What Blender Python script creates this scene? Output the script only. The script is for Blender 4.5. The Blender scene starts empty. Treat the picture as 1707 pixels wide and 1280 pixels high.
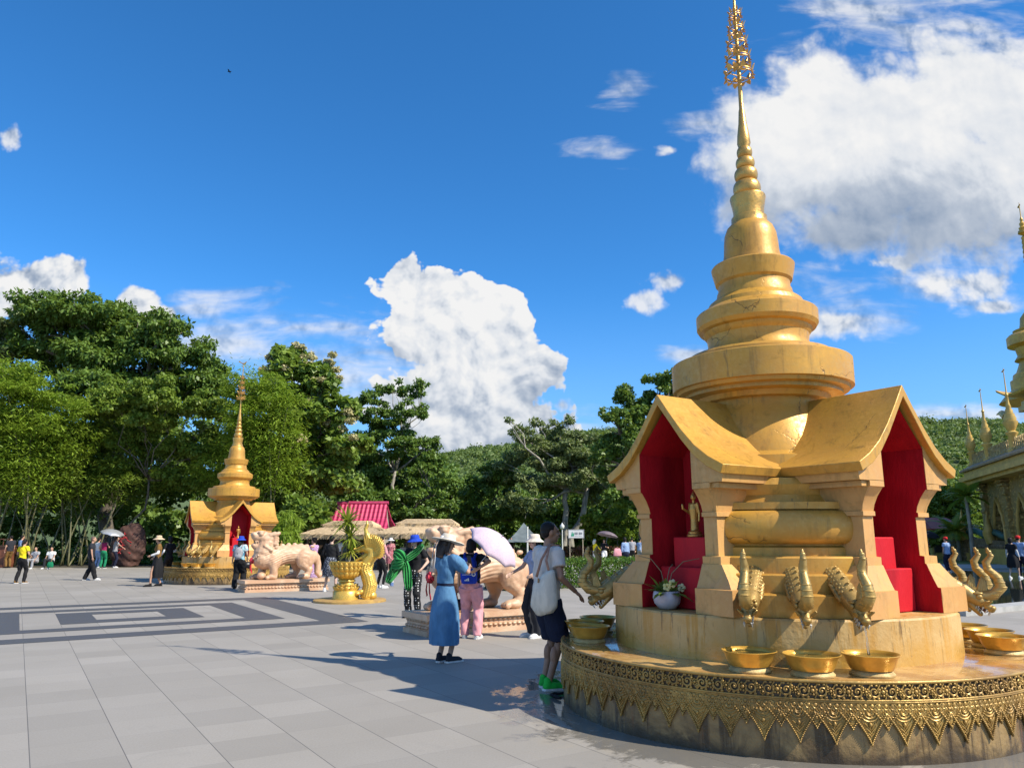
# Plaza with two golden stupas, stone lions, visitors, trees and a temple - all procedural.
import bpy, math, random
import numpy as np
from mathutils import Vector, Matrix
pi = math.pi
R = math.radians
random.seed(7)
rng = np.random.default_rng(7)
scene = bpy.context.scene
COL = scene.collection

# ------------------------------------------------------------------ camera geometry
FPX, PITCH, CAMZ = 1242.0, math.atan(257 / 1242), 1.55
cth, sth = math.cos(PITCH), math.sin(PITCH)

def ray(px, py):
    d = 640 - py
    return (px - 853.5, FPX * cth - d * sth, FPX * sth + d * cth)

def gp(px, py, z=0.0):                       # ground position under a photo pixel
    r = ray(px, py)
    k = (z - CAMZ) / r[2]
    return Vector((r[0] * k, r[1] * k, z))

def at(px, py, Y):                           # point at distance Y along the ground axis
    r = ray(px, py)
    return Vector((r[0] / r[1] * Y, Y, CAMZ + r[2] / r[1] * Y))

AX = Vector((-.545, .839, 0)).normalized()   # plaza axis running away to the left
BX = Vector((.839, .545, 0)).normalized()    # plaza axis running away to the right
SUN = Vector((.896 * math.cos(R(44)), -.443 * math.cos(R(44)), math.sin(R(44)))).normalized()

# ------------------------------------------------------------------ object helpers
def tag(o, label=None, cat=None, group=None, kind=None):
    if label: o['label'] = label
    if cat: o['category'] = cat
    if group: o['group'] = group
    if kind: o['kind'] = kind
    return o

def empty(name, loc=(0, 0, 0), rz=0.0, label=None, cat=None, group=None):
    o = bpy.data.objects.new(name, None)
    COL.objects.link(o)
    o.location = loc
    o.rotation_euler = (0, 0, rz)
    o.empty_display_size = .2
    return tag(o, label, cat, group)

def dup(o, parent=None):
    c = o.copy()
    COL.objects.link(c)
    c.parent = parent
    for ch in list(o.children):
        dup(ch, c)
    return c

class MB:
    """collects vertices and faces of ONE mesh object"""
    def __init__(s):
        s.v, s.f, s.m = [], [], []
        s.mi = 0
    def add(s, vs, fs, M=None):
        n = len(s.v)
        if M is not None:
            vs = [M @ Vector(p) for p in vs]
        s.v.extend([tuple(p) for p in vs])
        s.f.extend([tuple(i + n for i in f) for f in fs])
        s.m.extend([s.mi] * len(fs))
        return s
    def box(s, c, d, M=None, rz=0.0):
        x, y, z = d[0] / 2, d[1] / 2, d[2] / 2
        co, si = math.cos(rz), math.sin(rz)
        vs = []
        for a, b, e in ((-1, -1, -1), (1, -1, -1), (1, 1, -1), (-1, 1, -1), (-1, -1, 1), (1, -1, 1), (1, 1, 1), (-1, 1, 1)):
            px, py = a * x, b * y
            vs.append((c[0] + px * co - py * si, c[1] + px * si + py * co, c[2] + e * z))
        return s.add(vs, [(0, 3, 2, 1), (4, 5, 6, 7), (0, 1, 5, 4), (1, 2, 6, 5), (2, 3, 7, 6), (3, 0, 4, 7)], M)
    def loft(s, rings, cap=True, M=None, closed=True):
        n = len(rings[0])
        vs = [p for r in rings for p in r]
        fs = []
        for i in range(len(rings) - 1):
            for j in range(n if closed else n - 1):
                k = (j + 1) % n
                fs.append((i * n + j, i * n + k, (i + 1) * n + k, (i + 1) * n + j))
        if cap:
            fs.append(tuple(range(n - 1, -1, -1)))
            fs.append(tuple((len(rings) - 1) * n + j for j in range(n)))
        return s.add(vs, fs, M)
    def lathe(s, prof, n=48, M=None, cap=True, wave=None):
        rings = []
        for i, (r, z) in enumerate(prof):
            ring = []
            for j in range(n):
                a = 2 * pi * j / n
                q = r * (1 + (wave(i, a) if wave else 0))
                ring.append((q * math.cos(a), q * math.sin(a), z))
            rings.append(ring)
        return s.loft(rings, cap, M)
    def tube(s, pts, rad, n=8, M=None, cap=True, flat=1.0):
        pts = [Vector(p) for p in pts]
        if not hasattr(rad, '__len__'):
            rad = [rad] * len(pts)
        rings, u = [], None
        for i, p in enumerate(pts):
            t = (pts[min(i + 1, len(pts) - 1)] - pts[max(i - 1, 0)])
            if t.length < 1e-9: t = Vector((0, 0, 1))
            t.normalize()
            if u is None:
                u = t.orthogonal().normalized()
            else:
                u = u - t * u.dot(t)
                if u.length < 1e-6: u = t.orthogonal()
                u.normalize()
            w = t.cross(u)
            rings.append([p + (u * math.cos(2 * pi * k / n) + w * math.sin(2 * pi * k / n) * flat) * rad[i] for k in range(n)])
        return s.loft(rings, cap, M)
    def cap(s, p0, p1, r0, r1=None, n=10, M=None):       # tapered capsule
        r1 = r0 if r1 is None else r1
        p0, p1 = Vector(p0), Vector(p1)
        d = p1 - p0
        if d.length < 1e-6: d = Vector((0, 0, 1e-4))
        t = d.normalized()
        pts, rad = [], []
        for a in (80, 55, 28):
            pts.append(p0 - t * r0 * math.sin(R(a))); rad.append(r0 * math.cos(R(a)))
        pts += [p0, p1]; rad += [r0, r1]
        for a in (28, 55, 80):
            pts.append(p1 + t * r1 * math.sin(R(a))); rad.append(r1 * math.cos(R(a)))
        return s.tube(pts, rad, n, M)
    def ell(s, c, r, M=None, n=14, m=9, rot=None):
        if not hasattr(r, '__len__'): r = (r, r, r)
        rings = []
        for i in range(m):
            a = -pi / 2 + pi * (i + .35) / (m - .3)
            ring = []
            for j in range(n):
                b = 2 * pi * j / n
                p = Vector((r[0] * math.cos(a) * math.cos(b), r[1] * math.cos(a) * math.sin(b), r[2] * math.sin(a)))
                if rot is not None: p = rot @ p
                ring.append((p.x + c[0], p.y + c[1], p.z + c[2]))
            rings.append(ring)
        return s.loft(rings, True, M)
    def prism(s, poly, h0, h1, axes='xz', M=None):      # polygon in 2 axes, extruded along the third
        def P(a, b, h):
            return {'xz': (a, h, b), 'yz': (h, a, b), 'xy': (a, b, h)}[axes]
        n = len(poly)
        vs = [P(a, b, h0) for a, b in poly] + [P(a, b, h1) for a, b in poly]
        fs = [tuple(range(n - 1, -1, -1)), tuple(range(n, 2 * n))] + [(i, (i + 1) % n, (i + 1) % n + n, i + n) for i in range(n)]
        return s.add(vs, fs, M)
    def torus(s, r, z, t, n=64, k=8, M=None, c=(0, 0)):
        return s.tubering([(c[0] + r * math.cos(2 * pi * i / n), c[1] + r * math.sin(2 * pi * i / n), z) for i in range(n)], t, k, M)
    def tubering(s, pts, t, k=8, M=None):
        n = len(pts); rings = []
        for i in range(n):
            p = Vector(pts[i]); d = (Vector(pts[(i + 1) % n]) - Vector(pts[i - 1])).normalized()
            u = Vector((0, 0, 1)); w = d.cross(u)
            rings.append([p + (u * math.cos(2 * pi * j / k) + w * math.sin(2 * pi * j / k)) * t for j in range(k)])
        rings.append(rings[0])
        return s.loft(rings, False, M)
    def mesh(s, name):
        me = bpy.data.meshes.new(name)
        me.from_pydata(s.v, [], s.f)
        if any(s.m): me.polygons.foreach_set('material_index', s.m)
        return me
    def build(s, name, mats, parent=None, smooth=35, fix=True):
        me = s.mesh(name)
        if fix:
            import bmesh
            bm = bmesh.new(); bm.from_mesh(me)
            bmesh.ops.recalc_face_normals(bm, faces=bm.faces)
            bm.to_mesh(me); bm.free()
        return link(name, me, mats, parent, smooth)

def link(name, me, mats, parent=None, smooth=35):
    if not isinstance(mats, (list, tuple)): mats = [mats]
    for m in mats: me.materials.append(m)
    if smooth:
        me.polygons.foreach_set('use_smooth', [True] * len(me.polygons))
        if smooth < 180: me.set_sharp_from_angle(angle=R(smooth))
    me.update()
    o = bpy.data.objects.new(name, me)
    COL.objects.link(o)
    if parent: o.parent = parent
    return o

def sculpt(mb, vox, it=4, disp=None):
    """fuse overlapping solids into one continuous surface"""
    me = mb.mesh('tmp')
    o = bpy.data.objects.new('tmp', me)
    COL.objects.link(o)
    m = o.modifiers.new('r', 'REMESH'); m.mode = 'VOXEL'; m.voxel_size = vox; m.use_smooth_shade = True
    if it:
        q = o.modifiers.new('s', 'SMOOTH'); q.factor = .5; q.iterations = it
    dg = bpy.context.evaluated_depsgraph_get()
    dg.update()
    out = bpy.data.meshes.new_from_object(o.evaluated_get(dg))
    bpy.data.objects.remove(o); bpy.data.meshes.remove(me)
    out.materials.clear()
    if disp is not None:
        n = len(out.vertices)
        co = np.empty(n * 3, 'f'); out.vertices.foreach_get('co', co); co = co.reshape(-1, 3)
        no = np.empty(n * 3, 'f'); out.vertices.foreach_get('normal', no); no = no.reshape(-1, 3)
        co = co + no * disp(co)[:, None]
        out.vertices.foreach_set('co', co.astype('f').ravel())
    return out

def np_mesh(name, verts, quads):
    me = bpy.data.meshes.new(name)
    nv, nf = len(verts), len(quads)
    k = quads.shape[1]
    me.vertices.add(nv); me.vertices.foreach_set('co', np.ascontiguousarray(verts, 'f').ravel())
    me.loops.add(nf * k); me.loops.foreach_set('vertex_index', np.ascontiguousarray(quads, 'i').ravel())
    me.polygons.add(nf)
    me.polygons.foreach_set('loop_start', np.arange(0, nf * k, k, dtype='i'))
    me.update(calc_edges=True)
    return me

# ------------------------------------------------------------------ material helpers
class NT:
    def __init__(s, tree): s.t = tree; s.n = tree.nodes; s.l = tree.links
    def node(s, typ, **kw):
        n = s.n.new(typ)
        for k, v in kw.items():
            if k.startswith('i_'):
                n.inputs[k[2:].replace('_', ' ')].default_value = v
            else: setattr(n, k, v)
        return n
    def set(s, inp, v):
        if v is None: return
        if hasattr(v, 'is_linked') or hasattr(v, 'links'): s.l.new(v, inp)
        else: inp.default_value = v
    def math(s, op, a, b=None, c=None, clamp=False):
        n = s.n.new('ShaderNodeMath'); n.operation = op; n.use_clamp = clamp
        s.set(n.inputs[0], a); s.set(n.inputs[1], b)
        if c is not None: s.set(n.inputs[2], c)
        return n.outputs[0]
    def vmath(s, op, a, b=None, out=0):
        n = s.n.new('ShaderNodeVectorMath'); n.operation = op
        s.set(n.inputs[0], a)
        if b is not None: s.set(n.inputs[3] if op == 'SCALE' else n.inputs[1], b)
        return n.outputs[out]
    def mix(s, f, a, b, typ='MIX'):
        n = s.n.new('ShaderNodeMix'); n.data_type = 'RGBA'; n.blend_type = typ
        s.set(n.inputs[0], f)
        s.set(n.inputs[6], (*a, 1) if isinstance(a, tuple) and len(a) == 3 else a)
        s.set(n.inputs[7], (*b, 1) if isinstance(b, tuple) and len(b) == 3 else b)
        return n.outputs[2]
    def noise(s, vec, scale, detail=4, rough=.55, dist=0.0, out=0, dim='3D'):
        n = s.n.new('ShaderNodeTexNoise'); n.noise_dimensions = dim
        if vec is not None: s.l.new(vec, n.inputs['Vector'])
        n.inputs['Scale'].default_value = scale; n.inputs['Detail'].default_value = detail
        n.inputs['Roughness'].default_value = rough; n.inputs['Distortion'].default_value = dist
        return n.outputs[out]
    def voro(s, vec, scale, feature='F1', out=0, **kw):
        n = s.n.new('ShaderNodeTexVoronoi'); n.voronoi_dimensions = kw.pop('dim', '3D'); n.feature = feature
        if vec is not None: s.l.new(vec, n.inputs['Vector'])
        n.inputs['Scale'].default_value = scale
        for k, v in kw.items(): n.inputs[k].default_value = v
        return n.outputs[out]
    def ramp(s, f, lo, hi, a=0.0, b=1.0, smooth=True):
        n = s.n.new('ShaderNodeMapRange'); n.interpolation_type = 'SMOOTHSTEP' if smooth else 'LINEAR'
        s.set(n.inputs[0], f)
        for i, v in enumerate((lo, hi, a, b)): s.set(n.inputs[i + 1], v)
        return n.outputs[0]
    def coord(s, which='Object'):
        return s.n.new('ShaderNodeTexCoord').outputs[which]
    def mapping(s, vec, scale=(1, 1, 1), rot=(0, 0, 0), loc=(0, 0, 0)):
        n = s.n.new('ShaderNodeMapping'); s.l.new(vec, n.inputs[0])
        n.inputs['Scale'].default_value = scale; n.inputs['Rotation'].default_value = rot; n.inputs['Location'].default_value = loc
        return n.outputs[0]
    def sep(s, vec):
        n = s.n.new('ShaderNodeSeparateXYZ'); s.l.new(vec, n.inputs[0]); return n.outputs
    def comb(s, x, y, z):
        n = s.n.new('ShaderNodeCombineXYZ')
        for i, v in enumerate((x, y, z)): s.set(n.inputs[i], v)
        return n.outputs[0]
    def bump(s, h, strength=.3, dist=.02):
        n = s.n.new('ShaderNodeBump'); s.l.new(h, n.inputs['Height'])
        n.inputs['Strength'].default_value = strength; n.inputs['Distance'].default_value = dist
        return n.outputs[0]

def new_mat(name):
    m = bpy.data.materials.new(name); m.use_nodes = True
    t = NT(m.node_tree)
    bs = m.node_tree.nodes['Principled BSDF']
    return m, t, bs

MATS = {}
def pm(name, c1, c2=None, scale=6.0, rough=.6, metal=0.0, bump=0.0, bscale=None, spec=None, stretch=(1, 1, 1), detail=5, rvar=0.0, contrast=(.35, .65)):
    """plain procedural material: two colours mixed by noise, optional bump"""
    if name in MATS: return MATS[name]
    m, t, b = new_mat(name)
    c2 = c2 or tuple(x * .72 for x in c1)
    co = t.mapping(t.coord(), stretch)
    n = t.noise(co, scale, detail)
    t.l.new(t.mix(t.ramp(n, *contrast), c2, c1), b.inputs['Base Color'])
    b.inputs['Metallic'].default_value = metal
    if rvar: t.l.new(t.ramp(n, .3, .7, rough + rvar, rough - rvar), b.inputs['Roughness'])
    else: b.inputs['Roughness'].default_value = rough
    if spec is not None: b.inputs['Specular IOR Level'].default_value = spec
    if bump: t.l.new(t.bump(t.noise(co, bscale or scale * 5, 4), bump, .02), b.inputs['Normal'])
    MATS[name] = m
    return m

def fabric(name, c, c2=None, scale=14.0, bump=.6):
    return pm('fabric_' + name, c, c2 or tuple(x * .80 for x in c), scale, .85, 0, bump, 13, spec=.25, stretch=(1, 1, .45))
EXPOSURE = 0.36
SKY_STRENGTH = .15
CLOUD_STRENGTH = .70
# ------------------------------------------------------------------ camera, light, sky
cam = bpy.data.cameras.new('camera')
cam.sensor_fit = 'HORIZONTAL'; cam.sensor_width = 36.0
cam.lens = FPX / 1707 * 36.0
cam.clip_start = .1; cam.clip_end = 6000
co_ = bpy.data.objects.new('camera', cam); COL.objects.link(co_)
co_.location = (0, 0, CAMZ); co_.rotation_euler = (pi / 2 + PITCH, 0, 0)
scene.camera = co_

sl = bpy.data.lights.new('sun', 'SUN'); sl.energy = 5.0; sl.angle = R(.5); sl.color = (1, .93, .80)
so = bpy.data.objects.new('sun', sl); COL.objects.link(so)
so.rotation_euler = (-SUN).to_track_quat('-Z', 'Y').to_euler(); so.location = SUN * 60

scene.view_settings.view_transform = 'Standard'; scene.view_settings.look = 'None'
scene.view_settings.exposure = EXPOSURE; scene.view_settings.gamma = 1
scene.cycles.max_bounces = 7; scene.cycles.transparent_max_bounces = 6
scene.cycles.diffuse_bounces = 1; scene.cycles.use_denoising = True
scene.cycles.caustics_reflective = False; scene.cycles.caustics_refractive = False
scene.cycles.sample_clamp_indirect = 6

def make_world():
    w = bpy.data.worlds.new('World'); scene.world = w; w.use_nodes = True
    t = NT(w.node_tree); t.n.clear()
    out = t.node('ShaderNodeOutputWorld')
    sky = t.node('ShaderNodeTexSky', sky_type='NISHITA', sun_disc=False)
    sky.sun_elevation = R(44); sky.sun_rotation = math.atan2(SUN.x, SUN.y)
    sky.altitude = 2600; sky.air_density = 1.0; sky.dust_density = .05; sky.ozone_density = 2.6
    bg = t.node('ShaderNodeBackground'); bg.inputs[1].default_value = SKY_STRENGTH
    tint = t.node('ShaderNodeMix', data_type='RGBA', blend_type='MULTIPLY'); tint.inputs[0].default_value = 1; tint.inputs[7].default_value = (.64, .97, 1.24, 1)
    t.l.new(sky.outputs[0], tint.inputs[6])
    hs = t.node('ShaderNodeHueSaturation'); hs.inputs['Saturation'].default_value = 1.09; hs.inputs['Hue'].default_value = .497
    t.l.new(tint.outputs[2], hs.inputs['Color'])
    d = t.vmath('NORMALIZE', t.coord('Generated'))
    x, y, z = t.sep(d)
    t.l.new(t.mix(t.ramp(z, -.02, .34, .72, 0), hs.outputs[0], (1.7, 2.9, 4.3)), bg.inputs[0])        # paler air towards the horizon
    yy = t.math('MAXIMUM', y, .12)
    U = t.math('DIVIDE', x, yy); V = t.math('DIVIDE', z, yy)
    P = t.comb(U, V, 0.0)
    front = t.ramp(y, .1, .3)
    def uv(px, py):
        r = ray(px, py); return (r[0] / r[1], r[2] / r[1])
    # cauliflower height field in sky-direction space, evaluated here and a step towards the sun
    def billow(vec):
        wob = t.noise(vec, 11, 3, .5, 0, 1, '2D')
        v2 = t.vmath('ADD', vec, t.vmath('SCALE', t.vmath('SUBTRACT', wob, (.5, .5, .5)), .030))
        a = t.voro(v2, 17, 'SMOOTH_F1', 0, dim='2D', Smoothness=.55, Detail=3.0, Roughness=.50, Lacunarity=2.2)
        b = t.noise(v2, 10, 5, .52, 0, 0, '2D')
        return t.math('ADD', t.math('MULTIPLY', t.math('SUBTRACT', 1.0, a), .8), t.math('MULTIPLY', b, .42))
    h0 = billow(P)
    h1 = billow(t.vmath('ADD', P, (.008, .012, 0)))
    grad = t.math('SUBTRACT', h0, h1)                    # > 0 on slopes facing the sun
    soft = t.noise(P, 5.5, 6, .6, .3, 0, '2D')
    def blobs(lst, grow=1.0):
        acc = None
        for px, py, rx, ry in lst:
            u, v = uv(px, py); u2, v2 = uv(px + rx * grow, py - ry * grow)
            q = t.vmath('MULTIPLY', t.vmath('SUBTRACT', P, (u, v, 0)), (1 / max(abs(u2 - u), 1e-4), 1 / max(abs(v2 - v), 1e-4), 0))
            ln = t.vmath('LENGTH', q, None, 1)
            val = t.math('SUBTRACT', 1.0, ln)
            if acc is None: acc = val
            else:
                n = t.n.new('ShaderNodeMath'); n.operation = 'SMOOTH_MAX'
                t.l.new(acc, n.inputs[0]); t.l.new(val, n.inputs[1]); n.inputs[2].default_value = .25
                acc = n.outputs[0]
        return acc
    # 1. the tall cumulus
    c1 = blobs([(672, 470, 58, 42), (705, 495, 62, 52), (760, 515, 72, 60), (822, 515, 70, 56), (852, 548, 54, 46), (705, 560, 82, 62),
                (770, 590, 120, 90), (850, 610, 84, 66), (888, 622, 66, 46), (735, 660, 110, 80), (830, 680, 120, 84), (770, 745, 140, 60), (880, 735, 90, 60)], 1.12)
    # 2. the large cloud at the upper right, 3. low clouds left
    c2 = blobs([(1300, 215, 110, 80), (1255, 270, 80, 70), (1390, 165, 120, 76), (1480, 190, 150, 90), (1340, 300, 150, 100), (1480, 310, 190, 110), (1620, 170, 150, 110), (1640, 310, 170, 110), (1560, 370, 150, 70), (1720, 230, 160, 160), (1250, 345, 60, 50), (1420, 375, 130, 55), (1500, 260, 260, 160)], 1.22)
    c3 = blobs([(30, 480, 130, 56), (95, 465, 70, 46), (235, 505, 56, 40), (265, 530, 46, 36), (-80, 480, 120, 80)])
    c4 = blobs([(1070, 500, 54, 34), (1110, 470, 44, 26), (18, 230, 30, 26), (1115, 250, 30, 18), (1480, 435, 70, 22), (1600, 470, 110, 40), (1395, 540, 80, 36), (935, 675, 36, 30), (1665, 512, 50, 14)])
    # 4. thin veils
    c5 = blobs([(460, 540, 170, 50), (400, 575, 140, 50), (580, 640, 150, 70), (420, 545, 240, 46), (520, 590, 200, 60), (600, 620, 180, 70), (1600, 60, 260, 110), (1460, 30, 160, 50), (1690, 100, 200, 120), (1020, 255, 70, 24), (1170, 205, 100, 34), (1240, 180, 80, 36), (1560, 470, 160, 60), (1500, 690, 340, 26), (1040, 150, 60, 40), (960, 715, 200, 30), (1150, 590, 60, 14), (1390, 500, 120, 80), (350, 520, 120, 30)])
    hh = t.math('SUBTRACT', h0, .56)
    a1 = t.ramp(t.math('ADD', c1, t.math('MULTIPLY', hh, .72)), .04, .13)
    a2 = t.ramp(t.math('ADD', t.math('ADD', c2, t.math('MULTIPLY', hh, .42)), t.math('MULTIPLY', t.math('SUBTRACT', soft, .5), 1.0)), -.04, .46)
    a3 = t.ramp(t.math('ADD', t.math('ADD', c3, t.math('MULTIPLY', hh, .6)), t.math('MULTIPLY', t.math('SUBTRACT', soft, .5), .5)), .05, .25)
    a4 = t.ramp(t.math('ADD', t.math('ADD', c4, t.math('MULTIPLY', hh, .9)), t.math('MULTIPLY', t.math('SUBTRACT', soft, .5), 1.3)), .12, .6, 0, .85)
    streak = t.noise(t.mapping(P, (1, 3.4, 1), (0, 0, R(12))), 7, 7, .56, .25, 0, '2D')
    a5 = t.ramp(t.math('ADD', t.math('MULTIPLY', c5, .72), t.math('MULTIPLY', t.math('SUBTRACT', streak, .5), 2.2)), -.02, .95, 0, .78)
    def over(a, b):
        return t.math('SUBTRACT', 1.0, t.math('MULTIPLY', t.math('SUBTRACT', 1.0, a), t.math('SUBTRACT', 1.0, b)))
    # cloud brightness: sunlit billows bright, thick undersides grey-blue
    lum = t.ramp(t.noise(P, 6, 4, .5, 0, 0, '2D'), .35, .65, -.07, .04)
    lit1 = t.math('ADD', t.math('ADD', .80, lum), t.math('MULTIPLY', grad, .55))
    base1 = t.ramp(t.math('ADD', V, t.math('MULTIPLY', t.math('SUBTRACT', soft, .5), .16)), uv(0, 735)[1], uv(0, 540)[1], -.20, .05)
    b1 = t.math('ADD', lit1, base1)
    g2 = t.ramp(t.math('ADD', V, t.math('MULTIPLY', t.math('SUBTRACT', soft, .5), .30)), uv(0, 410)[1], uv(0, 210)[1], -.30, .02)
    b2 = t.math('ADD', t.math('ADD', t.math('ADD', .80, lum), t.math('MULTIPLY', grad, .15)), g2)
    b3 = t.math('ADD', .70, t.math('MULTIPLY', grad, .8))
    br = t.mix(a1, t.mix(a2, b3, b2), b1)
    cc = t.node('ShaderNodeValToRGB')
    e = cc.color_ramp.elements
    e[0].position = .30; e[0].color = (.20, .30, .47, 1)
    e[1].position = .86; e[1].color = (1.0, 1.0, 1.0, 1)
    k = cc.color_ramp.elements.new(.56); k.color = (.55, .62, .73, 1)
    k = cc.color_ramp.elements.new(.70); k.color = (.82, .86, .92, 1)
    t.l.new(br, cc.inputs[0])
    bg2 = t.node('ShaderNodeBackground'); bg2.inputs[1].default_value = CLOUD_STRENGTH
    t.l.new(cc.outputs[0], bg2.inputs[0])
    rear = t.math('MULTIPLY', t.ramp(t.noise(d, 2.6, 6, .55), .50, .62, 0, .9), t.ramp(y, .12, -.15))  # unseen clouds behind the camera, added as neutral fill light
    rear = t.math('MULTIPLY', rear, t.ramp(z, .02, .15))
    alpha = over(t.math('MULTIPLY', over(over(over(a1, a2), over(a3, a4)), a5), front), rear)
    mx = t.node('ShaderNodeMixShader')
    t.l.new(alpha, mx.inputs[0]); t.l.new(bg.outputs[0], mx.inputs[1]); t.l.new(bg2.outputs[0], mx.inputs[2])
    t.l.new(mx.outputs[0], out.inputs[0])
    w.cycles.sampling_method = 'MANUAL'; w.cycles.sample_map_resolution = 512
EXPOSURE_NOTE = None
make_world()
# ------------------------------------------------------------------ gold / plaster materials
def mat_goldpaint(name, base, alt, worn, rough=.42, metal=.3, crack=True, drip=0.0):
    m, t, b = new_mat(name)
    co = t.coord()
    big = t.noise(co, 1.6, 4, .6, .4)
    fine = t.noise(co, 22, 5, .65)
    c = t.mix(t.ramp(big, .34, .66), alt, base)
    c = t.mix(t.math('MULTIPLY', t.ramp(fine, .45, .75), .35), c, worn)
    pat = t.noise(co, 4.5, 6, .7, .8)
    c = t.mix(t.math('MULTIPLY', t.ramp(pat, .54, .68), .62), c, tuple(x * .60 for x in base))
    h = fine
    if drip:
        st = t.noise(t.mapping(co, (1, 1, .09)), 9, 5, .7)
        c = t.mix(t.math('MULTIPLY', t.ramp(st, .52, .72), drip), c, (.13, .08, .03))
    if crack:
        w = t.vmath('ADD', co, t.vmath('SCALE', t.noise(co, 5, 3, .6, 0, 1), .22))
        e = t.voro(w, 1.15, 'DISTANCE_TO_EDGE')
        ln = t.math('MULTIPLY', t.ramp(e, .0, .007, 1, 0), t.ramp(t.noise(co, 1.7, 2), .50, .58))
        c = t.mix(t.math('MULTIPLY', ln, .8), c, (.10, .055, .02))
        h = t.math('SUBTRACT', t.math('MULTIPLY', fine, .3), ln)
        vs = t.mapping(co, (1, 1, .16))
        sc = t.math('MULTIPLY', t.ramp(t.noise(vs, 13, 3, .7), .60, .72), t.ramp(t.noise(co, 2.3, 3), .5, .62))
        c = t.mix(t.math('MULTIPLY', sc, .6), c, (.16, .095, .04))
    t.l.new(c, b.inputs['Base Color'])
    t.l.new(t.ramp(fine, .3, .7, rough + .12, rough - .08), b.inputs['Roughness'])
    b.inputs['Metallic'].default_value = metal
    t.l.new(t.bump(h, .25, .02), b.inputs['Normal'])
    return m

G_BODY = mat_goldpaint('gold_paint_body', (.64, .335, .048), (.56, .285, .052), (.68, .42, .12), .42, .20, True, .42)
G_LOW = mat_goldpaint('gold_paint_plinth', (.67, .375, .11), (.62, .325, .11), (.70, .44, .17), .50, .08, True, .36)
G_SPIRE = mat_goldpaint('gold_spire', (.72, .41, .10), (.60, .33, .09), (.76, .48, .17), .33, .6, False)
G_NAGA = mat_goldpaint('gold_naga', (.50, .33, .10), (.34, .21, .065), (.66, .48, .18), .40, .42, False, .35)
G_BOWL = pm('brass_bowl', (.84, .48, .085), (.66, .36, .06), 9, .28, .45, .05)
M_REL = mat_goldpaint('relief_gold', (.54, .33, .085), (.30, .17, .045), (.64, .43, .14), .38, .30, False, .55)
M_RED = pm('red_niche_paint', (.55, .012, .022), (.36, .006, .014), 4, .62, 0, .25, 40, spec=.25, stretch=(1, 1, .35), detail=8, contrast=(.32, .62))
M_TOOTH = pm('tooth_white', (.75, .72, .65), None, 20, .4)
M_MOUTH = pm('mouth_dark', (.10, .02, .03), (.05, .012, .015), 20, .4)
M_BLACK = pm('black_gloss', (.012, .012, .014), None, 20, .35)

def mat_drum():
    m, t, b = new_mat('weathered_drum')
    co = t.coord(); x, y, z = t.sep(co)
    big = t.noise(co, 2.2, 5, .65, .5)
    c = t.mix(t.ramp(big, .35, .62), (.54, .335, .115), (.62, .42, .17))
    st = t.noise(t.mapping(co, (1, 1, .06)), 10, 6, .72)
    c = t.mix(t.math('MULTIPLY', t.ramp(st, .48, .60), .75), c, (.52, .26, .035))
    st2 = t.noise(t.mapping(co, (1, 1, .10), (0, 0, 0), (3, 7, 0)), 17, 5, .75)
    c = t.mix(t.math('MULTIPLY', t.ramp(st2, .55, .66), .8), c, (.13, .08, .035))
    wet = t.ramp(t.math('ADD', z, t.math('MULTIPLY', t.math('SUBTRACT', big, .5), .5)), .53, .80, 1, 0)
    c = t.mix(t.math('MULTIPLY', wet, .75), c, (.58, .33, .07))
    sp = t.ramp(t.noise(co, 34, 3, .7), .66, .74)
    c = t.mix(t.math('MULTIPLY', sp, .6), c, (.25, .15, .07))
    t.l.new(c, b.inputs['Base Color'])
    t.l.new(t.ramp(wet, 0, 1, .55, .25), b.inputs['Roughness'])
    t.l.new(t.bump(t.noise(co, 26, 5), .25, .02), b.inputs['Normal'])
    return m
G_DRUM = mat_drum()

def mat_basewall():
    m, t, b = new_mat('platform_wall')
    co = t.coord(); x, y, z = t.sep(co)
    big = t.noise(co, 3.0, 6, .65, .6)
    c = t.mix(t.ramp(big, .36, .64), (.15, .095, .04), (.36, .235, .095))
    st = t.noise(t.mapping(co, (1, 1, .07)), 7, 5, .7)
    c = t.mix(t.math('MULTIPLY', t.ramp(st, .50, .62), .85), c, (.045, .028, .014))
    st2 = t.noise(t.mapping(co, (1, 1, .10), (0, 0, 0), (5, 1, 0)), 11, 5, .7)
    c = t.mix(t.math('MULTIPLY', t.ramp(st2, .58, .68), .55), c, (.24, .10, .035))
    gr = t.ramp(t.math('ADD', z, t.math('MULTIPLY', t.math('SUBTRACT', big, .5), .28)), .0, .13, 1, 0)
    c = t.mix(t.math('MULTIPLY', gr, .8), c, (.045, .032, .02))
    band = t.ramp(z, .405, .42)
    c = t.mix(t.math('MULTIPLY', band, .85), c, (.05, .03, .014))
    t.l.new(c, b.inputs['Base Color'])
    t.l.new(t.ramp(st, .4, .65, .55, .22), b.inputs['Roughness'])
    t.l.new(t.bump(t.noise(co, 24, 6, .65), .35, .02), b.inputs['Normal'])
    return m
G_WALL = mat_basewall()

def mat_wettop():
    m, t, b = new_mat('wet_platform_top')
    co = t.coord()
    n = t.noise(co, 2.4, 6, .65, .6)
    c = t.mix(t.ramp(n, .35, .62), (.36, .17, .05), (.60, .36, .12))
    n2 = t.noise(co, 13, 5, .7)
    c = t.mix(t.math('MULTIPLY', t.ramp(n2, .52, .68), .5), c, (.72, .47, .20))
    t.l.new(c, b.inputs['Base Color'])
    t.l.new(t.ramp(t.noise(co, 3.2, 5, .7), .40, .62, .05, .36), b.inputs['Roughness'])
    t.l.new(t.bump(n2, .10, .02), b.inputs['Normal'])
    b.inputs['Coat Weight'].default_value = .6; b.inputs['Coat Roughness'].default_value = .06
    return m
G_TOP = mat_wettop()

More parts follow.
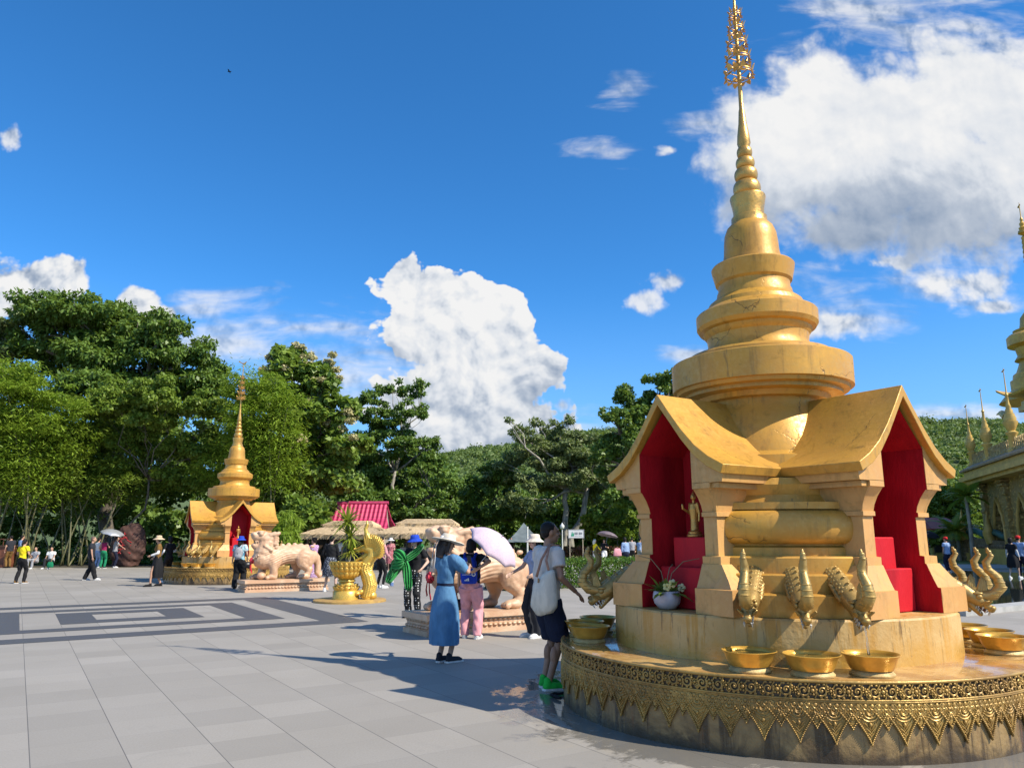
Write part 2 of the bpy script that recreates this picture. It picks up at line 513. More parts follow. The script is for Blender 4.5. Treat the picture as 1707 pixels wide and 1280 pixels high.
# ------------------------------------------------------------------ carved frieze round the platform
R_PLAT, H_PLAT = 2.13, .55
def frieze_mesh():
    W = 2 * pi * R_PLAT / 56
    u = MB()                                   # x along the arc, y outwards, z up
    def tb(pts, r, n=5, y=.008):
        u.tube([(p[0], y + (p[2] if len(p) > 2 else 0), p[1]) for p in pts], r, n)
    def spiral(cx, cz, r0, sgn, turns=1.35, a0=0.0, thick=.0068):
        pts = []; rr = []
        for i in range(22):
            q = i / 21
            a = a0 + sgn * q * turns * 2 * pi
            r = r0 * (1 - .84 * q)
            pts.append((cx + r * math.cos(a), cz + r * math.sin(a), .004 + .008 * q)); rr.append(thick * (1 - .35 * q))
        u.tube([(p[0], .006 + p[2], p[1]) for p in pts], rr, 5)
        u.ell((cx, .018, cz), (.009, .009, .009), None, 7, 5)
    def flower(cx, cz, r):
        u.ell((cx, .012, cz), (r * .42, .013, r * .42), None, 8, 5)
        for k in range(8):
            a = k * pi / 4 + .2
            u.ell((cx + math.cos(a) * r * .74, .009, cz + math.sin(a) * r * .74), (r * .27, .010, r * .27), None, 7, 4)
    zc = .484
    spiral(W * .21, zc, .041, 1, 1.4, pi * .9); spiral(W * .70, zc, .041, -1, 1.4, pi * .1)
    spiral(W * .37, zc + .028, .018, -1, 1.1, 0, .005); spiral(W * .54, zc - .026, .018, 1, 1.1, pi, .005)
    flower(W * .455, zc, .027); flower(W * .95, zc, .036)
    for sx in (.06, .33, .57, .84):
        tb([(W * sx - .012, zc - .05), (W * sx + .002, zc - .015), (W * sx - .008, zc + .02), (W * sx + .01, zc + .05)], .0055)
    for sx in (.14, .28, .63, .77):
        u.ell((W * sx, .008, zc + .043), (.012, .009, .009), None, 7, 4); u.ell((W * sx + .01, .008, zc - .043), (.012, .009, .009), None, 7, 4)
    # hanging pendants
    def pendant(cx, w, z0, z1, beads):
        n = 9
        L = [(cx - w * 1.10 * (1 - (i / n)) ** 1.25, z0 + (z1 - z0) * i / n) for i in range(n + 1)]
        Rr = [(2 * cx - p[0], p[1]) for p in L][::-1]
        u.prism([(a, b) for a, b in L + Rr[1:]], -.004, .007)
        for side in (L, [(2 * cx - p[0], p[1]) for p in L]):
            for i in range(beads):
                q = .12 + .86 * i / (beads - 1) * n / 1.0 / n
                f = q * n; k = min(int(f), n - 1); fr = f - k
                x = side[k][0] + (side[k + 1][0] - side[k][0]) * fr; z = side[k][1] + (side[k + 1][1] - side[k][1]) * fr
                sc = 1 - .35 * q
                u.ell((x, .013, z), (.0105 * sc, .012, .0085 * sc), None, 7, 5)
            tb([(cx + (p[0] - cx) * .70, p[1] + .012) for p in side[:-2]], .0045)
        for k, r in enumerate((w * .55, w * .36, w * .17)):
            tb([(cx + r * math.cos(a), z0 - .004 - r * .95 * math.sin(a)) for a in [pi * i / 10 for i in range(11)]], .0060, 5, .010 + .003 * k)
        zc2 = z0 + (z1 - z0) * .50
        for k in range(3):
            q = w * (.34 - .09 * k); zz = zc2 - k * abs(z1 - z0) * .11
            tb([(cx - q, zz + q * .8), (cx - q * .3, zz + .004), (cx, zz - q * .35), (cx + q * .3, zz + .004), (cx + q, zz + q * .8)], .0052, 5, .011)
        u.ell((cx, .013, zc2 + abs(z1 - z0) * .10), (.012, .012, .016), None, 7, 5)
        u.ell((cx, .012, z1 + .006), (.008, .012, .016), None, 7, 5)
    pendant(W * .5, W * .50, .355, .135, 17)
    pendant(0.0, W * .34, .355, .235, 9)
    for k in range(3):
        tb([(W * .25 + s * W * .09, .405 - .02 * k - .02 * abs(s)) for s in (-1, -.5, 0, .5, 1)], .005)
        tb([(W * .75 + s * W * .09, .405 - .02 * k - .02 * abs(s)) for s in (-1, -.5, 0, .5, 1)], .005)
    # continuous band of overlapping scales above the points
    for row, z in enumerate((.388, .362, .336)):
        for j in range(5):
            cx = W * (j + .5 * (row % 2)) / 5; r = W * .085
            tb([(cx + r * math.cos(a), z + r * .2 - r * 1.25 * math.sin(a)) for a in [pi * i / 7 for i in range(8)]], .0048, 5, .010)
            u.ell((cx, .006, z), (r * .8, .008, r * .8), None, 7, 4)
    u.prism([(0, .325), (W, .325), (W, .41), (0, .41)], -.002, .004)
    V = np.array(u.v); F = u.f
    nv = len(V)
    out_v = []; out_f = []
    for i in range(56):
        sc = 1 + .02 * math.sin(i * 12.9)
        a = (V[:, 0] + i * W) / R_PLAT
        r = R_PLAT + .002 + V[:, 1] * sc
        out_v.append(np.stack([r * np.cos(a), r * np.sin(a), V[:, 2]], 1))
        out_f += [tuple(q + i * nv for q in f) for f in F]
    mb = MB()
    mb.v = [tuple(p) for p in np.concatenate(out_v)]; mb.f = out_f; mb.m = [0] * len(out_f)
    for z, tt in ((.546, .013), (.425, .0085), (.413, .006)):
        mb.torus(R_PLAT + .008, z, tt, 138, 7)
    return mb

# ------------------------------------------------------------------ chapel (local: +X out of the niche, Y across)
ROOF = [(0, 2.885), (.14, 2.70), (.29, 2.515), (.44, 2.36), (.59, 2.25), (.755, 2.165)]
def roof_z(y):
    y = abs(y)
    for (a, b), (c, d) in zip(ROOF, ROOF[1:]):
        if y <= c: return b + (d - b) * (y - a) / (c - a)
    return ROOF[-1][1]

def make_chapel(parent, rz):
    TI, N0 = .335, 1.325
    ch = MB()
    # piers: stacked mouldings flaring outwards and sideways
    prof = [(.918, .155, .26), (1.128, .155, .26), (1.132, .13, .23), (1.20, .10, .18), (1.33, .05, .07), (1.332, .04, .055), (1.395, .04, .055),
            (1.40, .0, .0), (1.735, .0, .0), (1.738, .025, .025), (1.775, .025, .025), (1.778, .012, .012), (1.83, .025, .02), (1.90, .06, .035), (1.955, .10, .045), (1.975, .115, .05), (1.978, .13, .055), (2.03, .13, .055)]
    for sg in (-1, 1):
        rings = []
        for z, dn, dt in prof:
            y0, y1 = sg * TI, sg * (TI + .15 + dt)
            rings.append([(.45, y0, z), (N0 + dn, y0, z), (N0 + dn, y1, z), (.45, y1, z)])
        ch.loft(rings)
        # gable panel half
        NG = 1.455
        g = [(TI, 2.026), (.68, 2.026), (.70, roof_z(.70) - .075), (.59, roof_z(.59) - .08), (.44, roof_z(.44) - .08), (TI, roof_z(TI) - .085)]
        g = [(sg * a, b) for a, b in g]
        ch.prism(g, .74, NG, 'yz')
        # small moulding along the outside wall top
        ch.box((1.0, sg * .56, 2.0), (.86, .12, .045))
    c = ch.build('chapel', [G_LOW, G_BODY], parent, 30)
    c.rotation_euler = (0, 0, rz)
    # roof
    rf = MB()
    top = [(y, z) for y, z in ROOF]
    left = [(-y, z) for y, z in ROOF[::-1]]
    outer = left + top[1:]
    def inner(y, z, i):
        return (y * .955, z - .105 if abs(y) < .01 else z - .088 + .012 * (abs(y) > .74))
    inn = [inner(y, z, 0) for y, z in outer][::-1]
    n = len(outer)
    prof2 = outer + inn
    N = len(prof2)
    rf.add([(max(.45, abs(y) - .004), y, z) for y, z in prof2] + [(1.515, y, z) for y, z in prof2], [(i, (i + 1) % N, (i + 1) % N + N, i + N) for i in range(N)])
    for k in range(n - 1):
        a, b_, c2, d = k, k + 1, N - 2 - k, N - 1 - k
        rf.f += [(a, b_, c2, d), (a + N, d + N, c2 + N, b_ + N)]; rf.m += [0, 0]
    roof = rf.build('roof', [G_BODY], c, 24)
    bv = roof.modifiers.new('bev', 'BEVEL'); bv.width = .006; bv.segments = 2; bv.limit_method = 'ANGLE'; bv.angle_limit = R(40)
    # red lining: side faces follow the same profile, back wall and sloping ceiling
    rd = MB()
    e = .003
    for sg in (-1, 1):
        pts = [(.84, .921)] + [(N0 + dn - .004, z) for z, dn, dt in prof] + [(1.45, 2.03), (1.45, roof_z(TI) - .125), (.84, roof_z(TI) - .125)]
        pts[1] = (N0 + .155 - .004, .921)
        rd.prism(pts, sg * (TI - e), sg * (TI + .02), 'xz')
        rd.add([(.6, sg * TI, roof_z(TI) - .127), (1.45, sg * TI, roof_z(TI) - .127), (1.45, 0, 2.705), (.6, 0, 2.705)], [(0, 1, 2, 3)])
    rd.prism([(-TI, .921), (TI, .921), (TI, 2.38), (0, 2.76), (-TI, 2.38)], .82, .86, 'yz')
    rd.build('niche_lining', [M_RED], c, 0)
    al = MB()
    al.box((1.02, .0, 1.2415), (.32, .40, .64)); al.box((1.22, .0, 1.1065), (.10, .58, .37))
    a = al.build('altar', [M_RED], c, 0)
    bv = a.modifiers.new('bev', 'BEVEL'); bv.width = .012; bv.segments = 2
    return c

# ------------------------------------------------------------------ naga water spout (local: +X outwards)
def make_naga(parent, rz, tilt=0.0):
    mb = MB()
    path = [(1.12, 0, 1.24), (1.28, 0, 1.27), (1.42, 0, 1.245), (1.55, 0, 1.185), (1.66, 0, 1.115), (1.75, 0, 1.055)]
    mb.tube(path, [.08, .085, .085, .08, .075, .07], 16)
    for i in range(26):                                  # rows of scales
        q = i / 25
        x = 1.20 + .5 * q; zc = np.interp(x, [p[0] for p in path], [p[2] for p in path])
        for k in range(10):
            a = 2 * pi * (k + .5 * (i % 2)) / 10
            r = .080 - .012 * q
            mb.ell((x, math.sin(a) * r, zc + math.cos(a) * r), (.020, .018, .018), None, 6, 4)
    # head, brow, jaws
    mb.cap((1.72, 0, 1.075), (1.86, 0, .99), .082, .055, 14)
    mb.cap((1.80, 0, 1.035), (1.935, 0, .925), .058, .030, 12)           # upper jaw
    mb.ell((1.94, 0, .935), (.034, .036, .026))
    mb.cap((1.75, 0, 1.0), (1.845, 0, .885), .042, .022, 10)             # lower jaw
    for sg in (-1, 1):
        mb.ell((1.845, sg * .055, 1.035), (.028, .018, .022)); mb.ell((1.835, sg * .05, 1.065), (.045, .018, .014))
        for k in range(4):                                              # cheek frills
            p0 = Vector((1.70 - .03 * k, sg * .06, 1.06 + .02 * k)); p1 = p0 + Vector((-.045, sg * .035, .035 + .01 * k))
            mb.tube([p0, (p0 + p1) / 2 + Vector((0, 0, .012)), p1], [.03, .024, .006], 6)
        for k in range(3):
            p0 = Vector((1.86 + .02 * k, sg * .045, .97)); mb.tube([p0, p0 + Vector((.04, sg * .03, .03))], [.014, .004], 6)
    # crest rising like a flame from the brow
    cp = [(1.86, 0, 1.035), (1.965, 0, 1.055), (2.03, 0, 1.12), (2.01, 0, 1.205), (1.945, 0, 1.27), (1.935, 0, 1.335), (1.98, 0, 1.395), (1.955, 0, 1.465)]
    mb.tube(cp, [.046, .050, .047, .040, .036, .033, .025, .010], 12, None, True, 1.0)
    for k in range(12):
        q = 1 + k * .5; p = Vector(cp[int(q)]).lerp(Vector(cp[min(int(q) + 1, 7)]), q % 1); e_ = 1 - k / 14
        mb.ell(p, (.042 * e_ + .015, .042 * e_ + .015, .018), None, 10, 5)
    for k in range(7):                                                  # rings on the crest and fins on the neck
        x = 1.36 + .065 * k
        zc = np.interp(x, [q[0] for q in path], [q[2] for q in path]) + .075
        mb.tube([(x, 0, zc - .01), (x - .005, 0, zc + .02), (x + .02, 0, zc + .035)], [.022, .016, .004], 6)
        if k > 2:
            mb.tube([(1.88 - .02 * k + .09, 0, 1.06 + .004 * k), (1.85 - .01 * k + .09, 0, 1.11 + .012 * k), (1.865 - .01 * k + .09, 0, 1.145 + .012 * k)], [.02, .014, .003], 6)
    mm = mb; mm.mi = 1
    mm.cap((1.80, 0, 1.0), (1.89, 0, .915), .030, .020, 8)
    tt = mb; tt.mi = 2
    for sg in (-1, 1):
        for k in range(4):
            p = Vector((1.845 + .026 * k, sg * .030, .968 - .022 * k)); tt.tube([p, p + Vector((-.018, 0, -.034))], [.009, .002], 5)
            p = Vector((1.795 + .015 * k, sg * .024, .955 - .02 * k)); tt.tube([p, p + Vector((.018, 0, .024))], [.007, .002], 5)
    mb.v = [(x - .09, y, z) for x, y, z in mb.v]
    o = mb.build('naga_spout', [G_NAGA, M_MOUTH, M_TOOTH], parent, 60)
    o.rotation_euler = (0, 0, rz)
    return o

CORE = [(1.60, .54), (1.59, .90), (1.585, .915)]
def make_stupa(name, loc, label):
    rt = empty(name, loc, 0, label, 'stupa', 'golden stupas on the plaza')
    # platform
    mb = MB(); mb.lathe([(R_PLAT, 0), (R_PLAT, .54), (R_PLAT - .004, .546)], 138, cap=False)
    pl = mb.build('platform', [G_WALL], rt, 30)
    mb = MB(); mb.lathe([(R_PLAT, .545), (R_PLAT - .02, .552), (1.2, .555)], 138, cap=True)
    mb.build('platform_top', [G_TOP], pl, 30)
    frieze_mesh().build('frieze', [M_REL], pl, 60, fix=False)
    mb = MB(); mb.lathe([(1.595, .55), (1.59, .90), (1.58, .916), (1.2, .918)], 120)
    mb.build('drum', [G_DRUM], rt, 30)
    # round body between the chapels: stepped tiers, torus, mouldings
    body = [(1.52, .918), (1.52, 1.09), (1.50, 1.102), (1.43, 1.105), (1.43, 1.245), (1.41, 1.258), (1.36, 1.26), (1.36, 1.385), (1.345, 1.40), (1.24, 1.402), (1.24, 1.47), (1.21, 1.49), (1.21, 1.50)]
    body += [(1.21 + .115 * math.sin(a) ** .7, 1.645 - .145 * math.cos(a)) for a in [pi * i / 12 for i in range(1, 12)]]
    body += [(1.20, 1.795), (1.24, 1.80), (1.24, 1.86), (1.13, 1.865), (1.10, 1.93), (1.13, 2.02), (1.10, 2.08), (1.02, 2.085), (1.02, 2.19), (.92, 2.21), (.915, 2.31), (.83, 2.33), (.80, 2.36), (.70, 2.58), (.60, 2.80), (.575, 2.865), (.575, 2.92),
             (.66, 2.925), (.68, 2.975), (.80, 2.985), (.80, 3.02), (.865, 3.03), (.875, 3.065), (.912, 3.07), (.915, 3.345), (.905, 3.355), (.76, 3.365), (.755, 3.415), (.73, 3.44), (.56, 3.47), (.53, 3.52), (.515, 3.58), (.525, 3.65), (.555, 3.69),
             (.56, 3.715), (.60, 3.73), (.625, 3.77), (.628, 3.90), (.615, 3.915), (.50, 3.985), (.485, 4.03), (.40, 4.10), (.39, 4.16), (.375, 4.19), (.375, 4.245), (.40, 4.27), (.43, 4.40), (.437, 4.445), (.425, 4.46), (.315, 4.468),
             (.305, 4.54), (.292, 4.62), (.285, 4.74), (.275, 4.83), (.245, 4.91), (.20, 4.958)]
    ax = math.atan2(AX.y, AX.x); bx = math.atan2(BX.y, BX.x)
    cut = next(i for i, p in enumerate(body) if p[1] >= 2.36)
    mb = MB(); mb.lathe([(.3, 2.34), (.80, 2.345)] + body[cut:], 128)
    low = body[:cut + 1]                                    # open in front of the four niches
    for k in range(4):
        rings = []
        for r, z in low:
            off = math.asin(.41 / r)
            a0, a1 = bx + k * pi / 2 + off, bx + (k + 1) * pi / 2 - off
            rings.append([(r * math.cos(a0 + (a1 - a0) * i / 28), r * math.sin(a0 + (a1 - a0) * i / 28), z) for i in range(29)])
        mb.loft(rings, False, None, False)
    mb.build('body', [G_BODY], rt, 28)
    sp = [(.20, 4.95), (.192, 4.965), (.19, 5.035), (.165, 5.05), (.165, 5.115), (.172, 5.16), (.193, 5.268), (.19, 5.285), (.145, 5.29)]
    def ball(z0, z1, r, neck): return [(neck + (r - neck) * math.sin(a) ** .75, (z0 + z1) / 2 - (z1 - z0) / 2 * math.cos(a)) for a in [pi * i / 10 for i in range(1, 10)]]
    sp += ball(5.29, 5.475, .150, .085) + ball(5.475, 5.63, .128, .07) + ball(5.63, 5.765, .104, .055) + ball(5.765, 5.895, .085, .045)
    sp += [(.062, 5.90), (.074, 5.945), (.066, 6.05), (.045, 6.2), (.034, 6.35), (.026, 6.385), (.024, 6.62), (.02, 7.6), (.012, 7.85), (.010, 8.02)]
    mb = MB(); mb.lathe(sp, 40)
    s_ = mb.build('spire', [G_SPIRE], rt, 40)
    # crown tiers: rings with upright leaves above and hanging leaves below
    for k, (z, r) in enumerate(((6.80, .152), (7.0, .128), (7.2, .105), (7.40, .084), (7.59, .064))):
        mb = MB()
        n = 12
        mb.torus(r, z, .007, 40, 6); mb.torus(r, z + .028, .006, 40, 6)
        for i in range(n):
            a = 2 * pi * i / n
            for up in (1, -1):
                h = (.085 if i % 2 else .045) * up * (.55 + r * 3) * (1 if up > 0 else .5); w = r * .19
                zz = z + (.03 if up > 0 else -.004)
                o_ = .012
                def P(da, rr, z2): return (rr * math.cos(a + da), rr * math.sin(a + da), z2)
                vs = [P(-w / r, r - .003, zz), P(w / r, r - .003, zz), P(w / r * .9, r + o_, zz + h * .45), P(0, r + o_ * 2.6, zz + h), P(-w / r * .9, r + o_, zz + h * .45)]
                vs2 = [(x * .965, y * .965, z2) for x, y, z2 in vs]
                mb.add(vs + vs2, [(0, 1, 2, 3, 4), (9, 8, 7, 6, 5), (0, 5, 6, 1), (1, 6, 7, 2), (2, 7, 8, 3), (3, 8, 9, 4), (4, 9, 5, 0)])
        for i in range(4):
            a = pi / 2 * i + .4
            mb.tube([(0, 0, z), (r * math.cos(a), r * math.sin(a), z)], .006, 5)
        mb.build('crown_tier', [G_SPIRE], s_, 30)
    mb = MB()                                               # bird weather vane on the very tip
    mb.ell((0, 0, 8.05), (.022, .022, .03)); mb.tube([(0, 0, 8.05), (0, 0, 8.16)], .006, 6)
    mb.tube([(-.09, 0, 8.2), (-.03, 0, 8.17), (.04, 0, 8.18), (.08, 0, 8.21), (.10, 0, 8.25)], [.005, .028, .03, .014, .012], 8)
    mb.tube([(.10, 0, 8.25), (.15, 0, 8.245)], [.012, .002], 6); mb.prism([(-.20, 8.24), (-.08, 8.185), (-.06, 8.21), (-.18, 8.29)], -.006, .006, 'xz')
    mb.build('bird_finial', [G_SPIRE], s_, 40)
    chapels = []
    c0 = make_chapel(rt, bx)
    chapels.append(c0)
    for k in range(1, 4):
        c = dup(c0, rt); c.rotation_euler = (0, 0, bx + k * pi / 2); chapels.append(c)
    n0 = make_naga(rt, bx + pi / 4)
    first = True
    for k in range(4):
        for j in (-1, 0, 1):
            rz = bx + pi / 4 + k * pi / 2 + j * R(13.5)
            if first: n0.rotation_euler = (0, 0, rz); first = False
            else:
                n = dup(n0, rt); n.rotation_euler = (0, 0, rz)
    return rt

S1 = Vector((8.19 * math.sin(R(18.8)), 8.19 * math.cos(R(18.8)), 0))
S2 = Vector((30 * math.sin(R(-20.3)), 30 * math.cos(R(-20.3)), 0))
stupa1 = make_stupa('golden_stupa', S1, 'large golden stupa in the foreground with red niches and a carved round platform')
stupa2 = dup(stupa1)
stupa2.location = S2
stupa2['label'] = 'smaller looking golden stupa farther away before the bamboo, behind a stone lion'

# ------------------------------------------------------------------ bowls under the spouts
def make_bowl():
    rt = empty('brass_bowl', (0, 0, 0), 0, 'x', 'bowl', 'brass bowls on the stupa platforms')
    mb = MB()
    mb.lathe([(.128, .045), (.150, .05), (.172, .10), (.186, .150), (.206, .172), (.209, .177), (.204, .181), (.184, .164), (.178, .150), (.16, .10), (.13, .066), (.01, .062)], 48, cap=True)
    mb.build('basin', [G_BOWL], rt, 40)
    mb = MB(); mb.lathe([(.158, 0), (.160, .014), (.142, .034), (.130, .048), (.10, .05)], 40)
    mb.build('foot_ring', [pm('stone_ring', (.62, .46, .20), (.48, .33, .13), 12, .45, .1, .2)], rt, 40)
    m, t, b = new_mat('bowl_water')
    b.inputs['Base Color'].default_value = (.16, .11, .025, 1); b.inputs['Roughness'].default_value = .04
    t.l.new(t.bump(t.noise(t.coord(), 14, 3), .25, .02), b.inputs['Normal'])
    mb = MB(); mb.lathe([(.1845, .1505), (.01, .1506)], 40, cap=True)
    mb.build('water', [m], rt, 0)
    for c_ in rt.children: c_.scale = (1, 1, .84)
    return rt
bowl = make_bowl()
bx_ = math.atan2(BX.y, BX.x)
_u = -S1.normalized(); _first = True
names_front = {-1: 'brass bowl of the front row nearest the left niche with the flower pot', 0: 'middle brass bowl of the front row under a drooping naga spout', 1: 'brass bowl of the front row nearest the right niche, water pouring in'}
names_left = {-1: 'farthest brass bowl in the shaded row beside the man with the tote bag', 0: 'middle brass bowl in the shaded row beside the man with the tote bag', 1: 'nearest brass bowl in the shaded row beside the man with the tote bag'}
names_right = {-1: 'nearest brass bowl in the row at the right edge of the big stupa', 0: 'second brass bowl in the row at the right edge of the big stupa', 1: 'farthest brass bowl in the row at the right edge of the big stupa'}
for si, S in enumerate((S1, S2)):
    for k in range(4):
        base = bx_ + pi / 4 + k * pi / 2
        for j in (-1, 0, 1):
            a = base + j * R(13.5)
            d = Vector((math.cos(a), math.sin(a), 0))
            toS = -S.normalized()
            quad = 'front' if math.cos(base - math.atan2(toS.y, toS.x)) > .7 else None
            side = math.sin(base - math.atan2(toS.y, toS.x))
            if quad is None and math.cos(base - math.atan2(toS.y, toS.x)) < -.7: continue
            o = bowl if _first else dup(bowl)
            _first = False
            o.location = S + d * (1.90 + .03 * math.sin(j * 3 + k)) + Vector((0, 0, .5555))
            o.rotation_euler = (0, 0, j)
            if si == 0:
                o['label'] = (names_front[j] if quad else (names_left[j] if side < 0 else names_right[j]))
            else:
                w = {-1: 'first', 0: 'second', 1: 'third'}[j]
                if quad: o['label'] = w + ' brass bowl from the left on the front of the far stupa'
                elif side < 0: o['label'] = w + ' brass bowl on the shaded left flank of the far stupa'
                else: o['label'] = w + ' brass bowl on the right flank of the far stupa, behind the lion'
# ------------------------------------------------------------------ ground
def mat_plaza():
    m, t, b = new_mat('granite_paving')
    co = t.coord()
    th = math.atan2(AX.y, AX.x)
    p = t.mapping(co, (1, 1, 1), (0, 0, -th))               # x' along AX, y' across
    x, y, z = t.sep(p)
    org = gp(220, 1280); a_ = org.dot(AX); yo = org.dot(Vector((-AX.y, AX.x, 0)))
    g2 = gp(390, 1280); W = abs(g2.dot(Vector((-AX.y, AX.x, 0))) - yo)
    ty = t.math('DIVIDE', t.math('SUBTRACT', y, yo), W)
    tx = t.math('DIVIDE', x, W * 1.0)
    row = t.math('FLOOR', ty); 
    fy = t.math('FRACT', ty); fx = t.math('FRACT', tx)
    def line(f, w): return t.ramp(t.math('ABSOLUTE', t.math('SUBTRACT', f, .5)), .5 - w, .5 - w * .35)
    jl = line(fy, .0085)
    js = t.math('MULTIPLY', line(fx, .006), .35)
    cell = t.comb(t.math('FLOOR', tx), row, 0)
    wn = t.n.new('ShaderNodeTexWhiteNoise'); wn.noise_dimensions = '2D'; t.l.new(cell, wn.inputs['Vector'])
    n = t.noise(co, .35, 6, .6); n2 = t.noise(co, 60, 4, .7); n3 = t.noise(co, 2.2, 6, .7, .5)
    c = t.mix(t.ramp(n, .3, .7), (.325, .294, .250), (.372, .340, .298))
    c = t.mix(t.math('MULTIPLY', t.ramp(wn.outputs[0], 0, 1, 0, .48, False), 1), c, (.23, .21, .18))
    c = t.mix(t.math('MULTIPLY', t.ramp(n2, .35, .7), .30), c, (.24, .225, .20))
    c = t.mix(t.math('MULTIPLY', t.ramp(n3, .56, .72), .25), c, (.24, .225, .20))
    sp = t.ramp(t.noise(co, 4.0, 6, .78), .66, .74)
    c = t.mix(t.math('MULTIPLY', sp, .45), c, (.14, .13, .12))
    c = t.mix(t.math('MULTIPLY', jl, .85), c, (.10, .095, .09))
    c = t.mix(js, c, (.15, .145, .14))
    # water spilt round the near stupa, drying in patches
    dv = t.vmath('LENGTH', t.vmath('SUBTRACT', co, (S1.x, S1.y, 0)), None, 1)
    wn2 = t.noise(co, 1.5, 7, .72, .6)
    wet = t.ramp(t.math('ADD', t.math('MULTIPLY', t.math('SUBTRACT', dv, 2.15), -.55), t.math('MULTIPLY', wn2, 1.9)), .62, .80)
    wet = t.math('MULTIPLY', wet, t.ramp(t.math('SUBTRACT', dv, 2.1), .9, 2.1, 1, 0))
    tan = t.ramp(t.math('ADD', t.math('MULTIPLY', t.math('SUBTRACT', dv, 2.15), -.4), t.math('MULTIPLY', n3, 1.5)), .45, .75)
    c = t.mix(t.math('MULTIPLY', tan, .45), c, (.36, .31, .235))
    c = t.mix(t.math('MULTIPLY', wet, .62), c, (.10, .095, .085))
    t.l.new(c, b.inputs['Base Color'])
    ro = t.ramp(n2, .3, .7, .62, .80)
    mixr = t.math('ADD', t.math('MULTIPLY', ro, t.math('SUBTRACT', 1.0, wet)), t.math('MULTIPLY', wet, .10))
    t.l.new(mixr, b.inputs['Roughness'])
    b.inputs['Specular IOR Level'].default_value = .4
    h = t.math('SUBTRACT', t.math('MULTIPLY', t.math('MULTIPLY', n2, .25), t.math('SUBTRACT', 1.0, wet)), t.math('MULTIPLY', jl, .6))
    t.l.new(t.bump(h, .3, .01), b.inputs['Normal'])
    return m
M_PLAZA = mat_plaza()
def sheet(name, pts, mat, z=0.0, kind='structure'):
    mb = MB(); mb.add([(p[0], p[1], z) for p in pts], [tuple(range(len(pts)))])
    return tag(mb.build(name, [mat], None, 0), kind=kind)
sheet('ground', [(-900, -200), (900, -200), (900, 2200), (-900, 2200)], pm('earth_under_trees', (.075, .06, .04), (.05, .045, .025), .4, .9, 0, .3, 3), -.02)
def AB(a, b): return AX * a + BX * b
mb = MB()
def plaza_pt(a, b): p = AX * a + BX * b; return (p.x, p.y)
sheet('plaza', [(-60, -30), (40, -30), (40, 39.5), (0.3, 39.5), (-2, 41.5), (-60, 41.5)], M_PLAZA, 0)
# dark granite inlay: nested rectangles along the plaza axes
M_INLAY = pm('dark_granite_inlay', (.098, .096, .098), (.075, .075, .08), 40, .55, 0, .15, 90)
# pixel corners of the band edges measured on the ground, snapped to the axes
def ab(px, py): g = gp(px, py); return g.dot(AX), g.dot(BX)
def rect_band(a0, a1, b0, b1, ta, tb, name):
    mb = MB()
    for r in ((a0, a0 + ta, b0, b1), (a1 - ta, a1, b0, b1), (a0 + ta, a1 - ta, b0, b0 + tb), (a0 + ta, a1 - ta, b1 - tb, b1)):
        q = [AB(r[0], r[2]), AB(r[1], r[2]), AB(r[1], r[3]), AB(r[0], r[3])]
        mb.add([(p.x, p.y, .004) for p in q], [(0, 1, 2, 3)])
    return tag(mb.build(name, [M_INLAY], None, 0), kind='structure')
rect_band(13.9, 21.1, -1.60, 5.77, .62, .72, 'paving_inlay')
rect_band(15.3, 19.78, -.42, 4.60, .52, .62, 'paving_inlay')
rect_band(16.48, 18.86, .84, 3.33, .58, .62, 'paving_inlay')
# pond at the right with a pale kerb
pf = gp(1592, 1022); pa, pb = pf.dot(AX), pf.dot(BX)
M_POND, t, b = new_mat('pond_water')
b.inputs['Base Color'].default_value = (.022, .027, .02, 1); b.inputs['Roughness'].default_value = .03
t.l.new(t.bump(t.noise(t.coord(), 3, 3), .05, .02), b.inputs['Normal'])
def quadAB(a0, a1, b0, b1): return [tuple(AB(*q))[:2] for q in ((a0, b0), (a0, b1), (a1, b1), (a1, b0))]
sheet('pond_water', quadAB(pa, pa + 11.0, pb, pb + 22), M_POND, .012)
M_KERB = pm('pale_kerb_stone', (.46, .44, .41), (.36, .35, .32), 5, .6, 0, .2)
mb = MB()
ang = math.atan2(BX.y, BX.x)
for a0, a1, b0, b1 in ((pa - .45, pa, pb - .45, pb + 22), (pa + 11.0, pa + 11.4, pb - .45, pb + 22), (pa, pa + 11.0, pb - .45, pb)):
    c = AB((a0 + a1) / 2, (b0 + b1) / 2)
    mb.box((c.x, c.y, .055), (b1 - b0, a1 - a0, .11), None, ang)
tag(mb.build('pond_kerb', [M_KERB], None, 0), 'low pale stone kerb round the dark pond at the right', 'kerb')
# lawn beyond the hedge, a light path across it
M_LAWN = pm('lawn_grass', (.13, .17, .03), (.19, .20, .05), 1.2, .9, 0, .6, 30)
sheet('lawn', [(-2, 39.5), (46, 39.5), (60, 120), (-10, 120)], M_LAWN, .004)
M_PATH = pm('pale_path', (.50, .47, .43), (.42, .40, .37), 1.5, .8)
sheet('path', [(.5, 40.2), (42, 40.2), (42, 46.5), (.5, 46.5)], M_PATH, .010)
